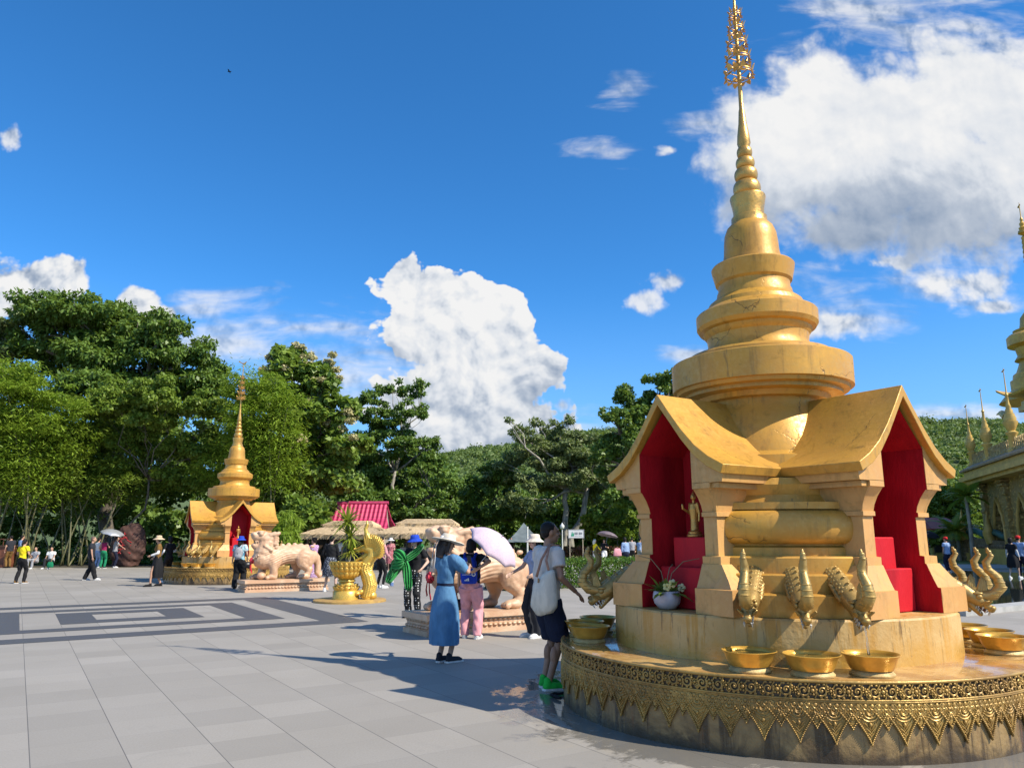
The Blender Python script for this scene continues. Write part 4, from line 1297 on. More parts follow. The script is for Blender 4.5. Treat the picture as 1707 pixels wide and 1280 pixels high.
p, pi_ = person('person in dark shirt and orange trousers half hidden behind the denim dress', (at(746, 900, 12.7).x, 12.7, 0), -30, 1.52, True, 'tee', 'dark', 'trousers', 'orange', 'short', HAIR, None, None, SKIN, 'white', None, ((-.2, .2, 1.0), (.2, .22, .98)), 0, 0, 0, .014)
# woman with green scarf
pol, pq = person('woman in blue hat and polka dot trousers holding a green scarf behind the near lion', (at(692, 900, 15.6).x, 15.6, 0), 168, 1.60, True, 'tee', 'black', 'trousers', 'polka', 'long', HAIR, 'bucket', 'blue', SKIN3, 'black',
    None, ((-.22, .12, 1.02), (.42, .10, .86)), 0, -14, -6, .011, legs=(.10, .08, .065))
def scarf():
    o = Vector(at(673, 934, 15.40))
    tr = empty('scarf', o, 0, 'bright green sheer scarf knotted and held out by the woman in polka dots', 'scarf')
    m, t, b = new_mat('green_chiffon')
    b.inputs['Base Color'].default_value = (.008, .30, .045, 1); b.inputs['Roughness'].default_value = .7; b.inputs['Alpha'].default_value = .85
    b.inputs['Transmission Weight'].default_value = 0; b.inputs['Sheen Weight'].default_value = .4
    s = 15.4 / 1242
    lobes = [((-6, -4), (18, 8), (38, 32), .10), ((4, 4), (-16, -10), (-30, -44), .15), ((0, 4), (10, -24), (14, -58), .13), ((6, -2), (-6, 12), (-20, 14), .17), ((2, 0), (-8, -6), (-24, -10), .16)]
    for k, (a, b_, c, w) in enumerate(lobes):
        mb = MB()
        pts, rd = [], []
        for i in range(11):
            q = i / 10
            x = (1 - q) ** 2 * a[0] + 2 * q * (1 - q) * b_[0] + q * q * c[0]; z = (1 - q) ** 2 * a[1] + 2 * q * (1 - q) * b_[1] + q * q * c[1]
            pts.append((x * s * .80, -.03 * k + .07 * math.sin(q * 3 + k), z * s * .80)); rd.append(w * .72 * (.16 + .84 * math.sin(pi * (.06 + q * .80)) ** .9) * (1 if q < .93 else .75))
        rings, u = [], Vector((0, 1, 0))
        for i, pnt in enumerate(pts):
            d = (Vector(pts[min(i + 1, 10)]) - Vector(pts[max(i - 1, 0)])).normalized(); sd = d.cross(u).normalized()
            rings.append([Vector(pnt) + sd * rd[i] * x + u * .030 * math.sin(x * 11 + i * .7 + k) for x in np.linspace(-1, 1, 19)])
        mb.loft(rings, False, None, False)
        ob = mb.build('fold', [m], tr, 180, False)
        sd_ = ob.modifiers.new('t', 'SOLIDIFY'); sd_.thickness = .004
scarf()
phone(pol, pq, (.47, .10, .72), 'pale blue phone held low by the woman with the green scarf', .4, pm('phone_blue', (.16, .25, .50), (.75, .78, .82), 12, .25, contrast=(.5, .52)))
# people on the left
person('woman in a bright yellow T-shirt and black trousers, hair tied back', fl(32, 972), -6, 1.52, True, 'tee', 'yellow', 'trousers', 'black', 'tail', HAIR, None, None, SKIN, 'brown', ((-.11, -.08), (.11, .08)), ((-.19, .24, 1.04), (.19, .22, 1.02)), .02, 0, 8, .018, bust=0)
person('man with shaved head in dark shirt and black trousers walking to the right', fl(147, 967), -72, 1.62, False, 'tee', 'dark', 'trousers', 'black', 'crew', pm('stubble', (.16, .10, .075), None, 30, .7), None, None, SKIN, 'white', ((-.09, -.16), (.10, .26)), ((-.24, .05, .80), (.24, .12, .82)), .03, 10, 0, .018, legs=(.10, .085, .078))
person('woman in wide straw sun hat, brown top with white sleeves and long black skirt', fl(259, 977), 118, 1.62, True, 'tee', 'brown', 'skirt', 'black', 'short', HAIR, 'sun', 'straw', SKIN, 'black', ((-.10, .18), (.10, -.16)), ((-.16, .24, 1.04), (.30, .12, .98)), .02, -40, 0, .018, sleevem='white', hem=.28)
person('person in black with a white cloth standing at the shaded flank of the far stupa', (at(284, 905, 27.6).x, 27.6, 0), 60, 1.62, True, 'tee', 'black', 'trousers', 'black', 'bob', HAIR, None, None, SKIN, 'white', None, ((-.2, .2, 1.0), (.2, .26, 1.1)), 0, 0, 0, .025, sleevem='white')
bh, bi = person('person in navy bucket hat and patterned top, from behind, before the far stupa', fl(396, 981), 0, 1.60, True, 'tee', 'tiedye', 'trousers', 'black', 'long', HAIR, 'bucket', 'blue', SKIN, 'black', ((-.10, -.05), (.12, .10)), ((-.27, .06, .80), (.22, .12, .92)), 0, 0, 0, .016, None, 1.12, legs=(.115, .10, .09))
def simple_pack(rt, info, mat, label, hood=None):
    S = info['S']
    tr = empty('rucksack', rt.location, rt.rotation_euler.z, label, 'rucksack')
    mb = MB(); mb.ell((0, -.16, 1.16), (.155, .095, .20)); mb.ell((0, -.19, 1.06), (.13, .085, .12))
    for v in range(len(mb.v)): mb.v[v] = tuple(S @ Vector(mb.v[v]))
    link('pack_body', sculpt(mb, .016, 3), [mat], tr, 180)
    mb = MB()
    for sx in (-1, 1): mb.tube([S @ Vector(q) for q in ((sx * .08, -.12, 1.32), (sx * .10, -.05, 1.44), (sx * .11, .11, 1.36), (sx * .13, .10, 1.12))], .022, 8, None, True, .4)
    mb.build('strap', [mat], tr, 180)
simple_pack(bh, bi, F['plaid'], 'pale grey rucksack on the person in the navy bucket hat')
handbag(wpt(bh, bi, (.24, .10, .98)), .6, .24, .20, M_BLACK, 'black shoulder bag at the hip of the person in the navy hat', .10)
person('woman in purple flowered dress raising a phone behind the far lion', (at(524, 905, 25.2).x, 25.2, 0), 62, 1.58, True, 'dress', 'purpleflor', 'dress', 'purpleflor', 'bun', HAIR, None, None, SKIN, 'white', None, ((-.10, .36, 1.28), (.12, .36, 1.26)), 0, 0, 0, .02, hem=.25)
person('woman in black pullover with white collar and patterned knee skirt, seen from behind', fl(549, 986), -8, 1.64, True, 'long', 'black', 'skirt', 'check', 'short', HAIR, None, None, SKIN3, 'white', ((-.16, .0), (.18, .0)), ((-.20, .18, 1.0), (.24, .12, .86)), 0, 0, 0, .018, None, 1.06, hem=.46)
person('person in pink hooded top and black leggings behind the golden planter', fl(633, 980), -40, 1.61, True, 'long', 'pink', 'leggings', 'black', 'short', HAIR, None, None, SKIN3, 'white', ((-.11, .0), (.11, .04)), ((-.16, .28, 1.08), (.17, .26, 1.0)), .02, 0, 0, .018, None, 1.08)
person('woman in maroon flowered dress and white sun hat near the thatched pavilion', fl(650, 953), 190, 1.55, True, 'dress', 'floral', 'dress', 'floral', 'long', HAIR, 'sun', 'white', SKIN3, 'cream', ((-.06, .1), (.08, -.1)), None, 0, 0, 0, .025, hem=.42)
person('visitor in maroon vest and green trousers by the inscribed rock', fl(170, 947), 5, 1.60, True, 'vest', 'maroon', 'trousers', 'green', 'long', HAIRB, None, None, SKIN, 'dark', None, ((-.22, .1, .95), (.16, .22, 1.2)), 0, 0, 0, .03)
uu = gp(172, 947); umbrella((uu.x + .15, uu.y + .2, 1.2), (uu.x + .28, uu.y + .1, 2.0), (.25, -.1, 1), .62, .22, pm('umbrella_silver', (.55, .56, .58), (.48, .49, .5), 4, .35, .5), 'silver umbrella over the visitor in maroon vest')
person('visitor in white top half hidden behind the man with shaved head', fl(160, 946), -20, 1.58, True, 'tee', 'white', 'trousers', 'sky', 'short', HAIR, None, None, SKIN, 'white', None, None, 0, 0, 0, .03)
person('man in grey T-shirt and dark trousers pointing at the inscribed rock', fl(189, 946), -60, 1.64, False, 'tee', 'grey', 'trousers', 'navy', 'crew', HAIR, None, None, SKIN, 'white', None, ((-.22, .1, .85), (.22, .46, 1.02)), .05, 0, 10, .03)
g_ = 'people resting in the shade of the bamboo'
person('person in loose printed shirt sitting on the ground under the bamboo', (at(60, 930, 40).x, 40, 0), 175, 1.6, False, 'tee', 'plaid', 'trousers', 'grey', 'crew', HAIR, None, None, SKIN, 'white', ((-.12, .42), (.16, .40)), ((-.18, .32, .95), (.2, .3, .95)), .1, 0, 0, .035, sit=True, group=g_)
person('person in white shirt with a green bag sitting on the ground under the bamboo', (at(86, 930, 40).x, 40, 0), 185, 1.6, False, 'tee', 'white', 'trousers', 'dark', 'crew', HAIR, None, None, SKIN, 'white', ((-.12, .42), (.16, .40)), ((-.18, .32, .95), (.2, .3, .95)), .1, 0, 0, .035, sit=True, group=g_)
handbag((at(86, 930, 39.5).x, 39.45, .48), 0, .34, .28, F['green'], 'green carrier bag before the person sitting in the white shirt', .12)
person('person in dark clothes at the left edge under the bamboo', (at(15, 930, 41).x, 41, 0), 60, 1.7, False, 'tee', 'dark', 'trousers', 'brown', 'crew', HAIR, None, None, SKIN, 'black', None, None, 0, 0, 0, .03)
person('person in pale blue shirt at the left edge behind the yellow T-shirt', (at(27, 930, 41).x, 41.3, 0), -30, 1.72, False, 'tee', 'sky', 'trousers', 'brown', 'crew', HAIR, None, None, SKIN, 'black', None, None, 0, 0, 0, .03)
# people across the lawn
g_ = 'visitors on the path beyond the hedge'
person('person in yellow top and white hood walking on the far path', fl(992, 944), -70, 1.5, True, 'long', 'yellow', 'trousers', 'white', 'long', pm('white_cloth_hood', (.78, .74, .66), None, 20, .8), None, None, SKIN, 'white', ((-.09, -.18), (.09, .2)), ((-.18, .3, 1.05), (.18, .36, 1.0)), 0, 0, 0, .03, group=g_)
q_ = gp(1008, 944)
person('person in black top and white trousers under a dark umbrella on the far path', (q_.x, q_.y, 0), 170, 1.52, True, 'tee', 'black', 'trousers', 'white', 'long', HAIR, None, None, SKIN, 'white', ((-.09, -.15), (.09, .15)), ((-.16, .2, 1.2), (.25, .1, .85)), 0, 0, 0, .03, group=g_)
umbrella((q_.x + .1, q_.y - .15, 1.25), (q_.x + .22, q_.y - .05, 1.92), (.2, .1, 1), .62, .24, pm('umbrella_dark', (.20, .15, .16), (.16, .12, .13), 4, .5), 'dark umbrella over the person in white trousers on the far path')
p, pi2 = person('person in pale blue shirt with a pink bag sitting by the far path', (at(1043, 925, 37).x, 37, 0), 20, 1.6, True, 'long', 'sky', 'trousers', 'navy', 'bob', HAIR, None, None, SKIN3, 'white', None, None, .05, -40, 0, .03, group=g_)
handbag((p.location.x - .42, p.location.y - .2, 1.12), .3, .42, .36, F['pink'], 'pink bag on the back of the person in pale blue', .05)
person('person in grey top and black trousers standing farther down the path', (at(1054, 925, 46).x, 46, 0), 0, 1.6, False, 'tee', 'grey', 'trousers', 'black', 'crew', HAIR, None, None, SKIN, 'black', None, None, 0, 0, 0, .04, group=g_)
person('person in lilac shirt bending near the gable of the big stupa', (at(1066, 925, 48).x, 48, 0), -40, 1.55, False, 'tee', 'sky', 'trousers', 'grey', 'crew', HAIR, None, None, SKIN, 'black', None, None, .2, 0, 0, .04, group=g_)
person('person in dark clothes standing beneath the grey tent', (at(852, 925, 50).x, 50, 0), 190, 1.6, False, 'tee', 'black', 'trousers', 'black', 'crew', HAIR, None, None, SKIN, 'black', None, None, 0, 0, 0, .04, group=g_)
g_ = 'visitors near the temple'
person('person in red cap and pale blue shirt left of the naga crests', (at(1580, 930, 36).x, 36, 0), 20, 1.6, False, 'tee', 'sky', 'trousers', 'navy', 'crew', HAIR, 'cap', 'red', SKIN, 'white', None, None, 0, 0, 0, .03, group=g_)
person('woman in black dress with white sleeves walking at the right edge', fl(1692, 964), -60, 1.58, True, 'dress', 'black', 'dress', 'black', 'bob', HAIR, None, None, SKIN3, 'white', ((-.09, -.2), (.09, .2)), None, 0, 0, 0, .025, sleevem='white', hem=.45, group=g_)
person('person in red cap and blue shirt beside the woman in the black dress', (at(1702, 940, 30.8).x, 30.8, 0), -60, 1.64, False, 'tee', 'sky', 'trousers', 'navy', 'crew', HAIR, 'cap', 'red', SKIN, 'white', None, None, 0, 0, 0, .03, group=g_)
q_ = at(1545, 925, 44)
person('person under a black umbrella near the yellow house', (q_.x, q_.y, 0), 180, 1.6, True, 'tee', 'dark', 'trousers', 'black', 'bob', HAIR, None, None, SKIN, 'black', None, ((-.16, .2, 1.2), (.25, .1, .85)), 0, 0, 0, .04, group=g_)
umbrella((q_.x + .1, q_.y - .15, 1.25), (q_.x + .1, q_.y - .2, 1.95), (.05, -.3, 1), .66, .26, F['black'], 'black umbrella held open near the yellow house')
g_ = 'visitors in the shade of the pavilion'
for k, (x, y_, tm, lb) in enumerate(((566, 39, 'white', 'person in white shirt in the shade of the thatched pavilion, behind the plant'), (598, 40, 'dark', 'person in dark shirt under the thatch left of the pink hooded top'), (648, 41, 'black', 'person in black behind the woman in maroon dress'), (676, 41.5, 'grey', 'person in grey shirt under the right half of the thatch'), (512, 40, 'dark', 'person in dark clothes under the left end of the thatch'))):
    person(lb, (at(x, 925, y_).x, y_, 0), 150 + 40 * k, 1.58, k % 2 == 0, 'tee', tm, 'trousers', 'dark', 'short', HAIR, None, None, SKIN, 'black', None, None, 0, 0, 0, .04, group=g_)

# ------------------------------------------------------------------ stone lions
def mat_pinkstone():
    m, t, b = new_mat('pink_marble')
    co = t.coord()
    n = t.noise(co, 1.6, 6, .65, 1.2)
    c = t.mix(t.ramp(n, .38, .62), (.58, .35, .205), (.68, .475, .31))
    v = t.noise(t.mapping(co, (1, 1, 2.2), (.3, .5, 0)), 3.2, 7, .7, 2.5)
    c = t.mix(t.math('MULTIPLY', t.ramp(t.math('ABSOLUTE', t.math('SUBTRACT', v, .5)), 0, .05, 1, 0), .35), c, (.58, .27, .17))
    t.l.new(c, b.inputs['Base Color']); b.inputs['Roughness'].default_value = .48
    t.l.new(t.bump(t.noise(co, 40, 5), .2, .01), b.inputs['Normal'])
    return m
M_LION = mat_pinkstone()
def make_lion():
    rt = empty('stone_lion', (0, 0, 0), 0, 'x', 'statue', 'pink stone guardian lions')
    ZP = .34
    B = MB()
    def E(c, r, rot=None): B.ell((c[0], c[1], c[2] + ZP), r, None, 16, 11, rot)
    def C(a, b_, r0, r1): B.cap((a[0], a[1], a[2] + ZP), (b_[0], b_[1], b_[2] + ZP), r0, r1, 14)
    # trunk: deep chest, rising back, heavy rump
    C((-.60, 0, .58), (-.15, 0, .66), .31, .28); C((-.15, 0, .68), (.45, 0, .74), .26, .28); C((.42, 0, .72), (.72, 0, .62), .29, .25)
    E((-.72, 0, .62), (.26, .29, .30)); E((.05, 0, .88), (.5, .13, .12)); E((.42, 0, .90), (.34, .18, .13))
    # neck and head, muzzle to -X and raised, mouth open
    C((-.66, 0, .78), (-.60, 0, 1.08), .30, .26); E((-.60, 0, 1.18), (.29, .25, .21))
    C((-.68, 0, 1.24), (-.92, 0, 1.27), .19, .14); E((-.98, 0, 1.31), (.10, .14, .09))         # upper jaw, nose
    C((-.66, 0, .97), (-.92, 0, .98), .16, .11); E((-.98, 0, 1.00), (.07, .10, .06))            # lower jaw
    for s in (-1, 1):
        E((-.80, s * .15, 1.34), (.075, .06, .065)); E((-.80, s * .14, 1.40), (.11, .06, .035)); E((-1.0, s * .08, 1.33), (.055, .055, .055))
        C((-.55, s * .19, 1.30), (-.34, s * .21, 1.34), .055, .065); E((-.30, s * .21, 1.36), (.06, .05, .06))   # horn-like ears
        E((-.40, s * .19, 1.28), (.07, .06, .07))
        for k in range(5):                                                                      # mane curls
            a = -.7 + .38 * k
            E((-.46 + .12 * math.cos(a) * .6, s * (.20), 1.16 + .17 * math.sin(a)), (.065, .05, .06))
            E((-.38 + .10 * math.cos(a) * .6, s * (.15), 1.10 + .24 * math.sin(a)), (.065, .05, .06))
            E((-.62 + .02 * k, s * .235, .86 + .055 * k), (.055, .04, .05))
        C((-.70, s * .25, .98), (-.50, s * .27, .86), .05, .06)                                  # beard tuft / folded ear flap
    for k in range(7): E((-.30 + .19 * k, 0, .98 + .05 * math.sin(k * .6)), (.075, .04, .045))        # knobbed spine
    # legs: near front planted, far front stretched forward, hind legs bent
    for s, dx in ((-1, 0), (1, -.30)):
        y = s * .24
        E((-.40 + dx * .5, y * .95, .52), (.22, .14, .26)); C((-.42 + dx * .4, y, .50), (-.38 + dx * .9, y, .10), .14, .11)
        E((-.45 + dx, y, .08), (.17, .12, .09))
        for k in range(3): E((-.59 + dx, y - .07 + .07 * k, .06), (.06, .042, .06))
    for s, dx in ((-1, 0), (1, -.22)):
        y = s * .24
        E((.55 + dx * .3, y * .95, .58), (.29, .15, .32)); C((.50 + dx * .5, y, .42), (.66 + dx, y, .26), .14, .10); C((.70 + dx, y, .28), (.60 + dx, y, .07), .10, .09)
        E((.54 + dx, y, .08), (.19, .12, .085))
        for k in range(3): E((.38 + dx, y - .07 + .07 * k, .055), (.06, .042, .055))
    B.tube([(x, y, z + ZP) for x, y, z in ((.84, 0, .78), (.98, .02, .62), (1.04, .02, .38), (1.03, .0, .16), (1.10, 0, .08), (1.18, 0, .12), (1.17, 0, .20))], [.11, .12, .11, .10, .09, .08, .06], 12)
    def waves(co):                                          # combed mane along shoulder and haunch
        x, y, z = co[:, 0], co[:, 1], co[:, 2] - ZP
        m = np.exp(-(((x + .25) / .38) ** 2 + ((z - .68) / .20) ** 2)) * (abs(y) > .12)
        m2 = np.exp(-(((x - .60) / .22) ** 2 + ((z - .62) / .26) ** 2)) * (abs(y) > .2)
        r2 = np.hypot(x - .50, z - .50)
        return .012 * m * np.sin(90 * (z - .18 * np.sin(2.6 * x + 1.0))) + .006 * m2 * np.sin(46 * r2) + .003 * np.sin(30 * x) * np.sin(31 * z) 
    link('body', sculpt(B, .016, 3, waves), [M_LION], rt, 180)
    for s in (-1, 1):
        T_ = MB()
        for k in range(4): T_.tube([(-.76 - .055 * k, s * .09, 1.13 + ZP), (-.77 - .055 * k, s * .09, 1.06 + ZP)], [.024, .012], 6)
        T_.box((-.84, s * .09, 1.13 + ZP), (.24, .03, .03)); T_.build('tooth_row', [M_LION], rt, 60)
    D = MB(); D.ell((-.72, -.12, .11 + ZP), (.13, .13, .11), None, 18, 12); D.build('ball', [M_LION], rt, 180)
    # beads on the chest with a red rosette
    D = MB()
    for k in range(9):
        a = -1.25 + 2.5 * k / 8
        D.ell((-.84 - .14 * math.cos(a), .27 * math.sin(a), .76 + ZP - .16 * math.cos(a)), (.03, .03, .03), None, 8, 6)
    D.build('bead_collar', [M_LION], rt, 180)
    Q = MB()
    for k in range(26):
        v = Vector((rng.normal(), rng.normal(), rng.normal())).normalized()
        Q.ell((-.98 + v.x * .05, v.y * .065, .56 + v.z * .065 + ZP), (.036, .036, .036), None, 8, 6)
    Q.tube([(-1.02, -.03, .52 + ZP), (-1.02, -.06, .32 + ZP), (-.99, -.05, .20 + ZP)], [.02, .03, .03], 8, None, True, .3)
    Q.tube([(-1.02, .03, .52 + ZP), (-1.03, .05, .36 + ZP), (-1.0, .07, .26 + ZP)], [.02, .03, .03], 8, None, True, .3)
    Q.build('red_rosette', [pm('red_ribbon', (.62, .03, .06), (.45, .015, .03), 14, .5)], rt, 60)
    # plinth with lotus mouldings
    P = MB()
    for z0, z1, e in ((0, .08, 0), (.08, .11, -.035), (.225, .25, -.02), (.25, .34, .02)):
        P.box((0, 0, (z0 + z1) / 2), (2.5 + 2 * e, .92 + 2 * e, z1 - z0))
    P.box((0, 0, .17), (2.40, .82, .12))
    for s in (-1, 1):
        for k in range(24):
            x = -1.12 + 2.24 * k / 23
            P.ell((x, s * .415, .215), (.040, .035, .028), None, 8, 5); P.ell((x, s * .425, .125), (.045, .04, .03), None, 8, 5)
        for k in range(8):
            y = -.36 + .72 * k / 7
            P.ell((s * 1.205, y, .215), (.035, .040, .028), None, 8, 5); P.ell((s * 1.215, y, .125), (.04, .045, .03), None, 8, 5)
    pl = P.build('plinth', [M_LION], rt, 40)
    return rt
lion = make_lion()
bang = math.atan2(BX.y, BX.x)
a_, b_ = gp(408, 988), gp(712, 1062)
lion.location = a_ + BX * 1.25 + AX * .46; lion.rotation_euler = (0, 0, bang)
lion['label'] = 'pink stone lion on a plinth before the far stupa, red rosette on its chest'
lion2 = dup(lion); lion2.location = b_ + BX * 1.25 + AX * .46
lion2['label'] = 'nearer pink stone lion, mostly hidden behind the woman in denim and the umbrella'

# ------------------------------------------------------------------ golden planter with naga, and its plant
def make_planter():
    o = gp(583, 1002)
    rt = empty('golden_planter', o, 0, 'golden urn planter with a rearing naga wrapped to its right side, on a round base', 'planter')
    GP = mat_goldpaint('gold_planter', (.80, .52, .10), (.68, .42, .08), (.85, .62, .2), .30, .45, False)
    mb = MB(); mb.lathe([(.90, 0), (.90, .045), (.87, .06)], 64); mb.build('base', [pm('planter_base_paint', (.55, .34, .09), (.42, .25, .08), 6, .5, .1, .2)], rt, 40)
    mb = MB()
    mb.lathe([(.33, .055), (.33, .25), (.30, .27), (.31, .30), (.25, .38), (.20, .43), (.18, .47), (.22, .49), (.22, .52), (.19, .54), (.27, .60), (.36, .72), (.40, .86), (.42, .93), (.44, .95), (.44, .98), (.40, .98), (.38, .93), (.01, .92)], 56, Matrix.Translation((-.10, 0, 0)))
    for row, (z, r, n) in enumerate(((.66, .325, 18), (.78, .385, 20), (.88, .415, 22), (.31, .30, 16), (.37, .26, 14))):
        for k in range(n):
            a = 2 * pi * (k + .5 * (row % 2)) / n
            mb.ell((-.10 + r * math.cos(a), r * math.sin(a), z), (.022, .058, .075), None, 8, 6, Matrix.Rotation(a, 3, 'Z') @ Matrix.Rotation(.5, 3, 'Y'))
    mb.build('urn', [GP], rt, 60)
    B = MB()
    B.tube([(.42, -.02, .06), (.46, -.02, .22), (.50, 0, .40), (.44, 0, .60), (.36, 0, .78), (.40, 0, .96), (.52, 0, 1.10), (.50, 0, 1.26), (.36, 0, 1.30)], [.14, .155, .17, .18, .16, .15, .15, .15, .12], 16)
    B.cap((.40, 0, 1.32), (.10, 0, 1.24), .12, .055, 12); B.cap((.38, 0, 1.13), (.13, 0, 1.00), .075, .035, 10); B.ell((.06, 0, 1.27), (.055, .06, .06)); B.ell((.12, 0, 1.0), (.04, .045, .03))
    B.tube([(.40, 0, 1.36), (.42, 0, 1.52), (.36, 0, 1.66), (.33, 0, 1.78), (.37, 0, 1.90), (.35, 0, 2.0)], [.11, .08, .06, .05, .038, .012], 12)
    B.cap((.30, -.12, .24), (.14, -.16, .18), .06, .05); B.ell((.20, -.15, .20), (.09, .07, .05)); B.ell((.56, 0, .14), (.12, .15, .10))
    for k in range(15):
        a = -.6 + 2.6 * k / 14; r = .26
        p0 = Vector((.46 + .15 * math.cos(a), 0, 1.18 + .15 * math.sin(a)))
        for s in (-1, 0, 1):
            d = Vector((math.cos(a) * 1.0, s * .8, math.sin(a) + .35)).normalized()
            B.tube([p0 + Vector((0, s * .08, 0)), p0 + d * .14 + Vector((0, s * .08, .01)), p0 + d * .26 + Vector((.0, s * .10, .10))], [.045, .032, .006], 8)
    for s in (-1, 1): B.ell((.28, s * .08, 1.31), (.045, .03, .035))
    for k in range(40):
        q = k / 39; z = .12 + .8 * q; cx = np.interp(z, [.06, .22, .40, .60, .78, .96], [.42, .46, .50, .44, .36, .40])
        for j in range(8):
            a = 2 * pi * (j + .5 * (k % 2)) / 8; B.ell((cx + .155 * math.cos(a), .155 * math.sin(a), z), (.035, .035, .022), None, 6, 4)
    link('naga', sculpt(B, .0095, 1), [GP], rt, 180)
    return rt, o
pl_, po = make_planter()
def strap_plant(name, label, base, heads, n, L, w, matleaf, trunkm, trunk_r, group=None):
    """rosettes of arching strap leaves on thin stems"""
    rt = empty(name, base, 0, label, 'plant', group)
    tk = MB()
    V, Q = [], []
    for (hx, hy, hz, sc) in heads:
        tk.tube([(hx * .25, hy * .25, 0), (hx * .6, hy * .6, hz * .5), (hx, hy, hz)], [trunk_r, trunk_r * .9, trunk_r * .8], 8)
        for i in range(n):
            a = rng.uniform(0, 2 * pi); e = R(rng.uniform(-20, 80)); l = L * sc * rng.uniform(.75, 1.15); ww = w * sc
            d = np.array([math.cos(a) * math.cos(e), math.sin(a) * math.cos(e), math.sin(e)]); sd = np.array([-math.sin(a), math.cos(a), 0])
            p = np.array([hx, hy, hz + rng.uniform(-.06, .06) * sc]); b0 = len(V)
            for k in range(5):
                q = k / 4; wk = ww * (.6 + .6 * q if q < .5 else 1.8 * (1 - q) * 1.0 + .02)
                V.append(p - sd * wk); V.append(p + sd * wk)
                d = d + np.array([0, 0, -.13 * (1 + q)]); d /= np.linalg.norm(d); p = p + d * l / 4
            for k in range(4): Q.append((b0 + 2 * k, b0 + 2 * k + 1, b0 + 2 * k + 3, b0 + 2 * k + 2))
    tk.build('stem', [trunkm], rt, 60)
    link('leaves', np_mesh('leaves', np.array(V), np.array(Q)), [matleaf], rt, 0)
    return rt
# ------------------------------------------------------------------ foliage
def leafmat(name, c1, c2, c3, trans=.35, rough=.5, odd=None, nscale=.42):
    m = bpy.data.materials.new(name); m.use_nodes = True
    t = NT(m.node_tree); t.n.clear()
    out = t.node('ShaderNodeOutputMaterial')
    g = t.node('ShaderNodeNewGeometry')
    co = t.coord()
    n = t.noise(co, nscale, 4, .6)
    r = g.outputs['Random Per Island']
    c = t.mix(t.ramp(n, .38, .62), c1, c2)
    c = t.mix(t.ramp(r, .25, 1, 0, .85, False), c, c3)
    if odd: c = t.mix(t.ramp(r, .965, .97), c, odd)
    p = t.node('ShaderNodeBsdfPrincipled'); p.inputs['Roughness'].default_value = rough; p.inputs['Specular IOR Level'].default_value = .35
    t.l.new(c, p.inputs['Base Color'])
    tr = t.node('ShaderNodeBsdfTranslucent')
    t.l.new(t.mix(.55, c, (.30, .42, .04)), tr.inputs[0])
    mx = t.node('ShaderNodeMixShader'); mx.inputs[0].default_value = trans
    t.l.new(p.outputs[0], mx.inputs[1]); t.l.new(tr.outputs[0], mx.inputs[2]); t.l.new(mx.outputs[0], out.inputs[0])
    return m
L_DARK = leafmat('leaf_dark', (0.081, 0.152, 0.030), (0.127, 0.211, 0.037), (0.186, 0.279, 0.050), .28, .42)
L_MID = leafmat('leaf_mid', (0.140, 0.228, 0.030), (0.199, 0.294, 0.038), (0.265, 0.346, 0.053), .36, .45)
L_BAMB = leafmat('leaf_bamboo', (0.182, 0.302, 0.024), (0.242, 0.370, 0.033), (0.309, 0.403, 0.047), .42, .5)
L_YEL = leafmat('leaf_yellowgreen', (.12, .17, .025), (.16, .20, .035), (.20, .23, .05), .4, .5)
L_TEAK = leafmat('leaf_teak', (0.122, 0.208, 0.031), (0.186, 0.287, 0.046), (0.272, 0.358, 0.065), .34, .4)
L_GREY = leafmat('leaf_greygreen', (0.131, 0.176, 0.065), (0.185, 0.238, 0.084), (0.262, 0.307, 0.122), .28, .5)
L_FLOW = leafmat('teak_flowers', (.56, .47, .24), (.64, .55, .32), (.50, .46, .20), .3, .8)
L_HEDGE = leafmat('leaf_hedge', (.05, .12, .018), (.08, .17, .024), (.12, .20, .03), .3, .4)
L_STRAP = leafmat('leaf_strap', (.17, .27, .03), (.30, .34, .04), (.52, .48, .08), .35, .4)
L_PALM = leafmat('leaf_palm', (.13, .20, .02), (.22, .26, .03), (.34, .33, .04), .35, .4)
L_RED = leafmat('leaf_redplant', (.16, .04, .03), (.10, .08, .03), (.22, .07, .04), .25, .5)
BARK = pm('bark_grey', (.20, .165, .125), (.11, .09, .07), 7, .9, 0, .8, 22, stretch=(1, 1, .3))
BARKP = pm('bark_pale', (.40, .37, .31), (.22, .20, .16), 6, .85, 0, .6, 20, stretch=(1, 1, .3))
CULM = pm('bamboo_culm', (.17, .16, .075), (.09, .09, .035), 5, .5, 0, .2, stretch=(1, 1, .25))

def leaves_np(P, D, N, ln, wd, fold=.25):
    """leaf quads at P, along D, facing N (arrays)"""
    D = D / (np.linalg.norm(D, axis=1, keepdims=True) + 1e-9)
    S = np.cross(D, N); S /= (np.linalg.norm(S, axis=1, keepdims=True) + 1e-9)
    U = np.cross(S, D)
    ln = ln[:, None]; wd = wd[:, None]
    a = P; m = P + D * ln * .45
    v = np.stack([a, m + S * wd + U * wd * fold, P + D * ln, m - S * wd + U * wd * fold], 1).reshape(-1, 3)
    q = np.arange(len(P) * 4).reshape(-1, 4)
    return v, q

def rdir(n):
    v = rng.normal(size=(n, 3)); return v / np.linalg.norm(v, axis=1, keepdims=True)

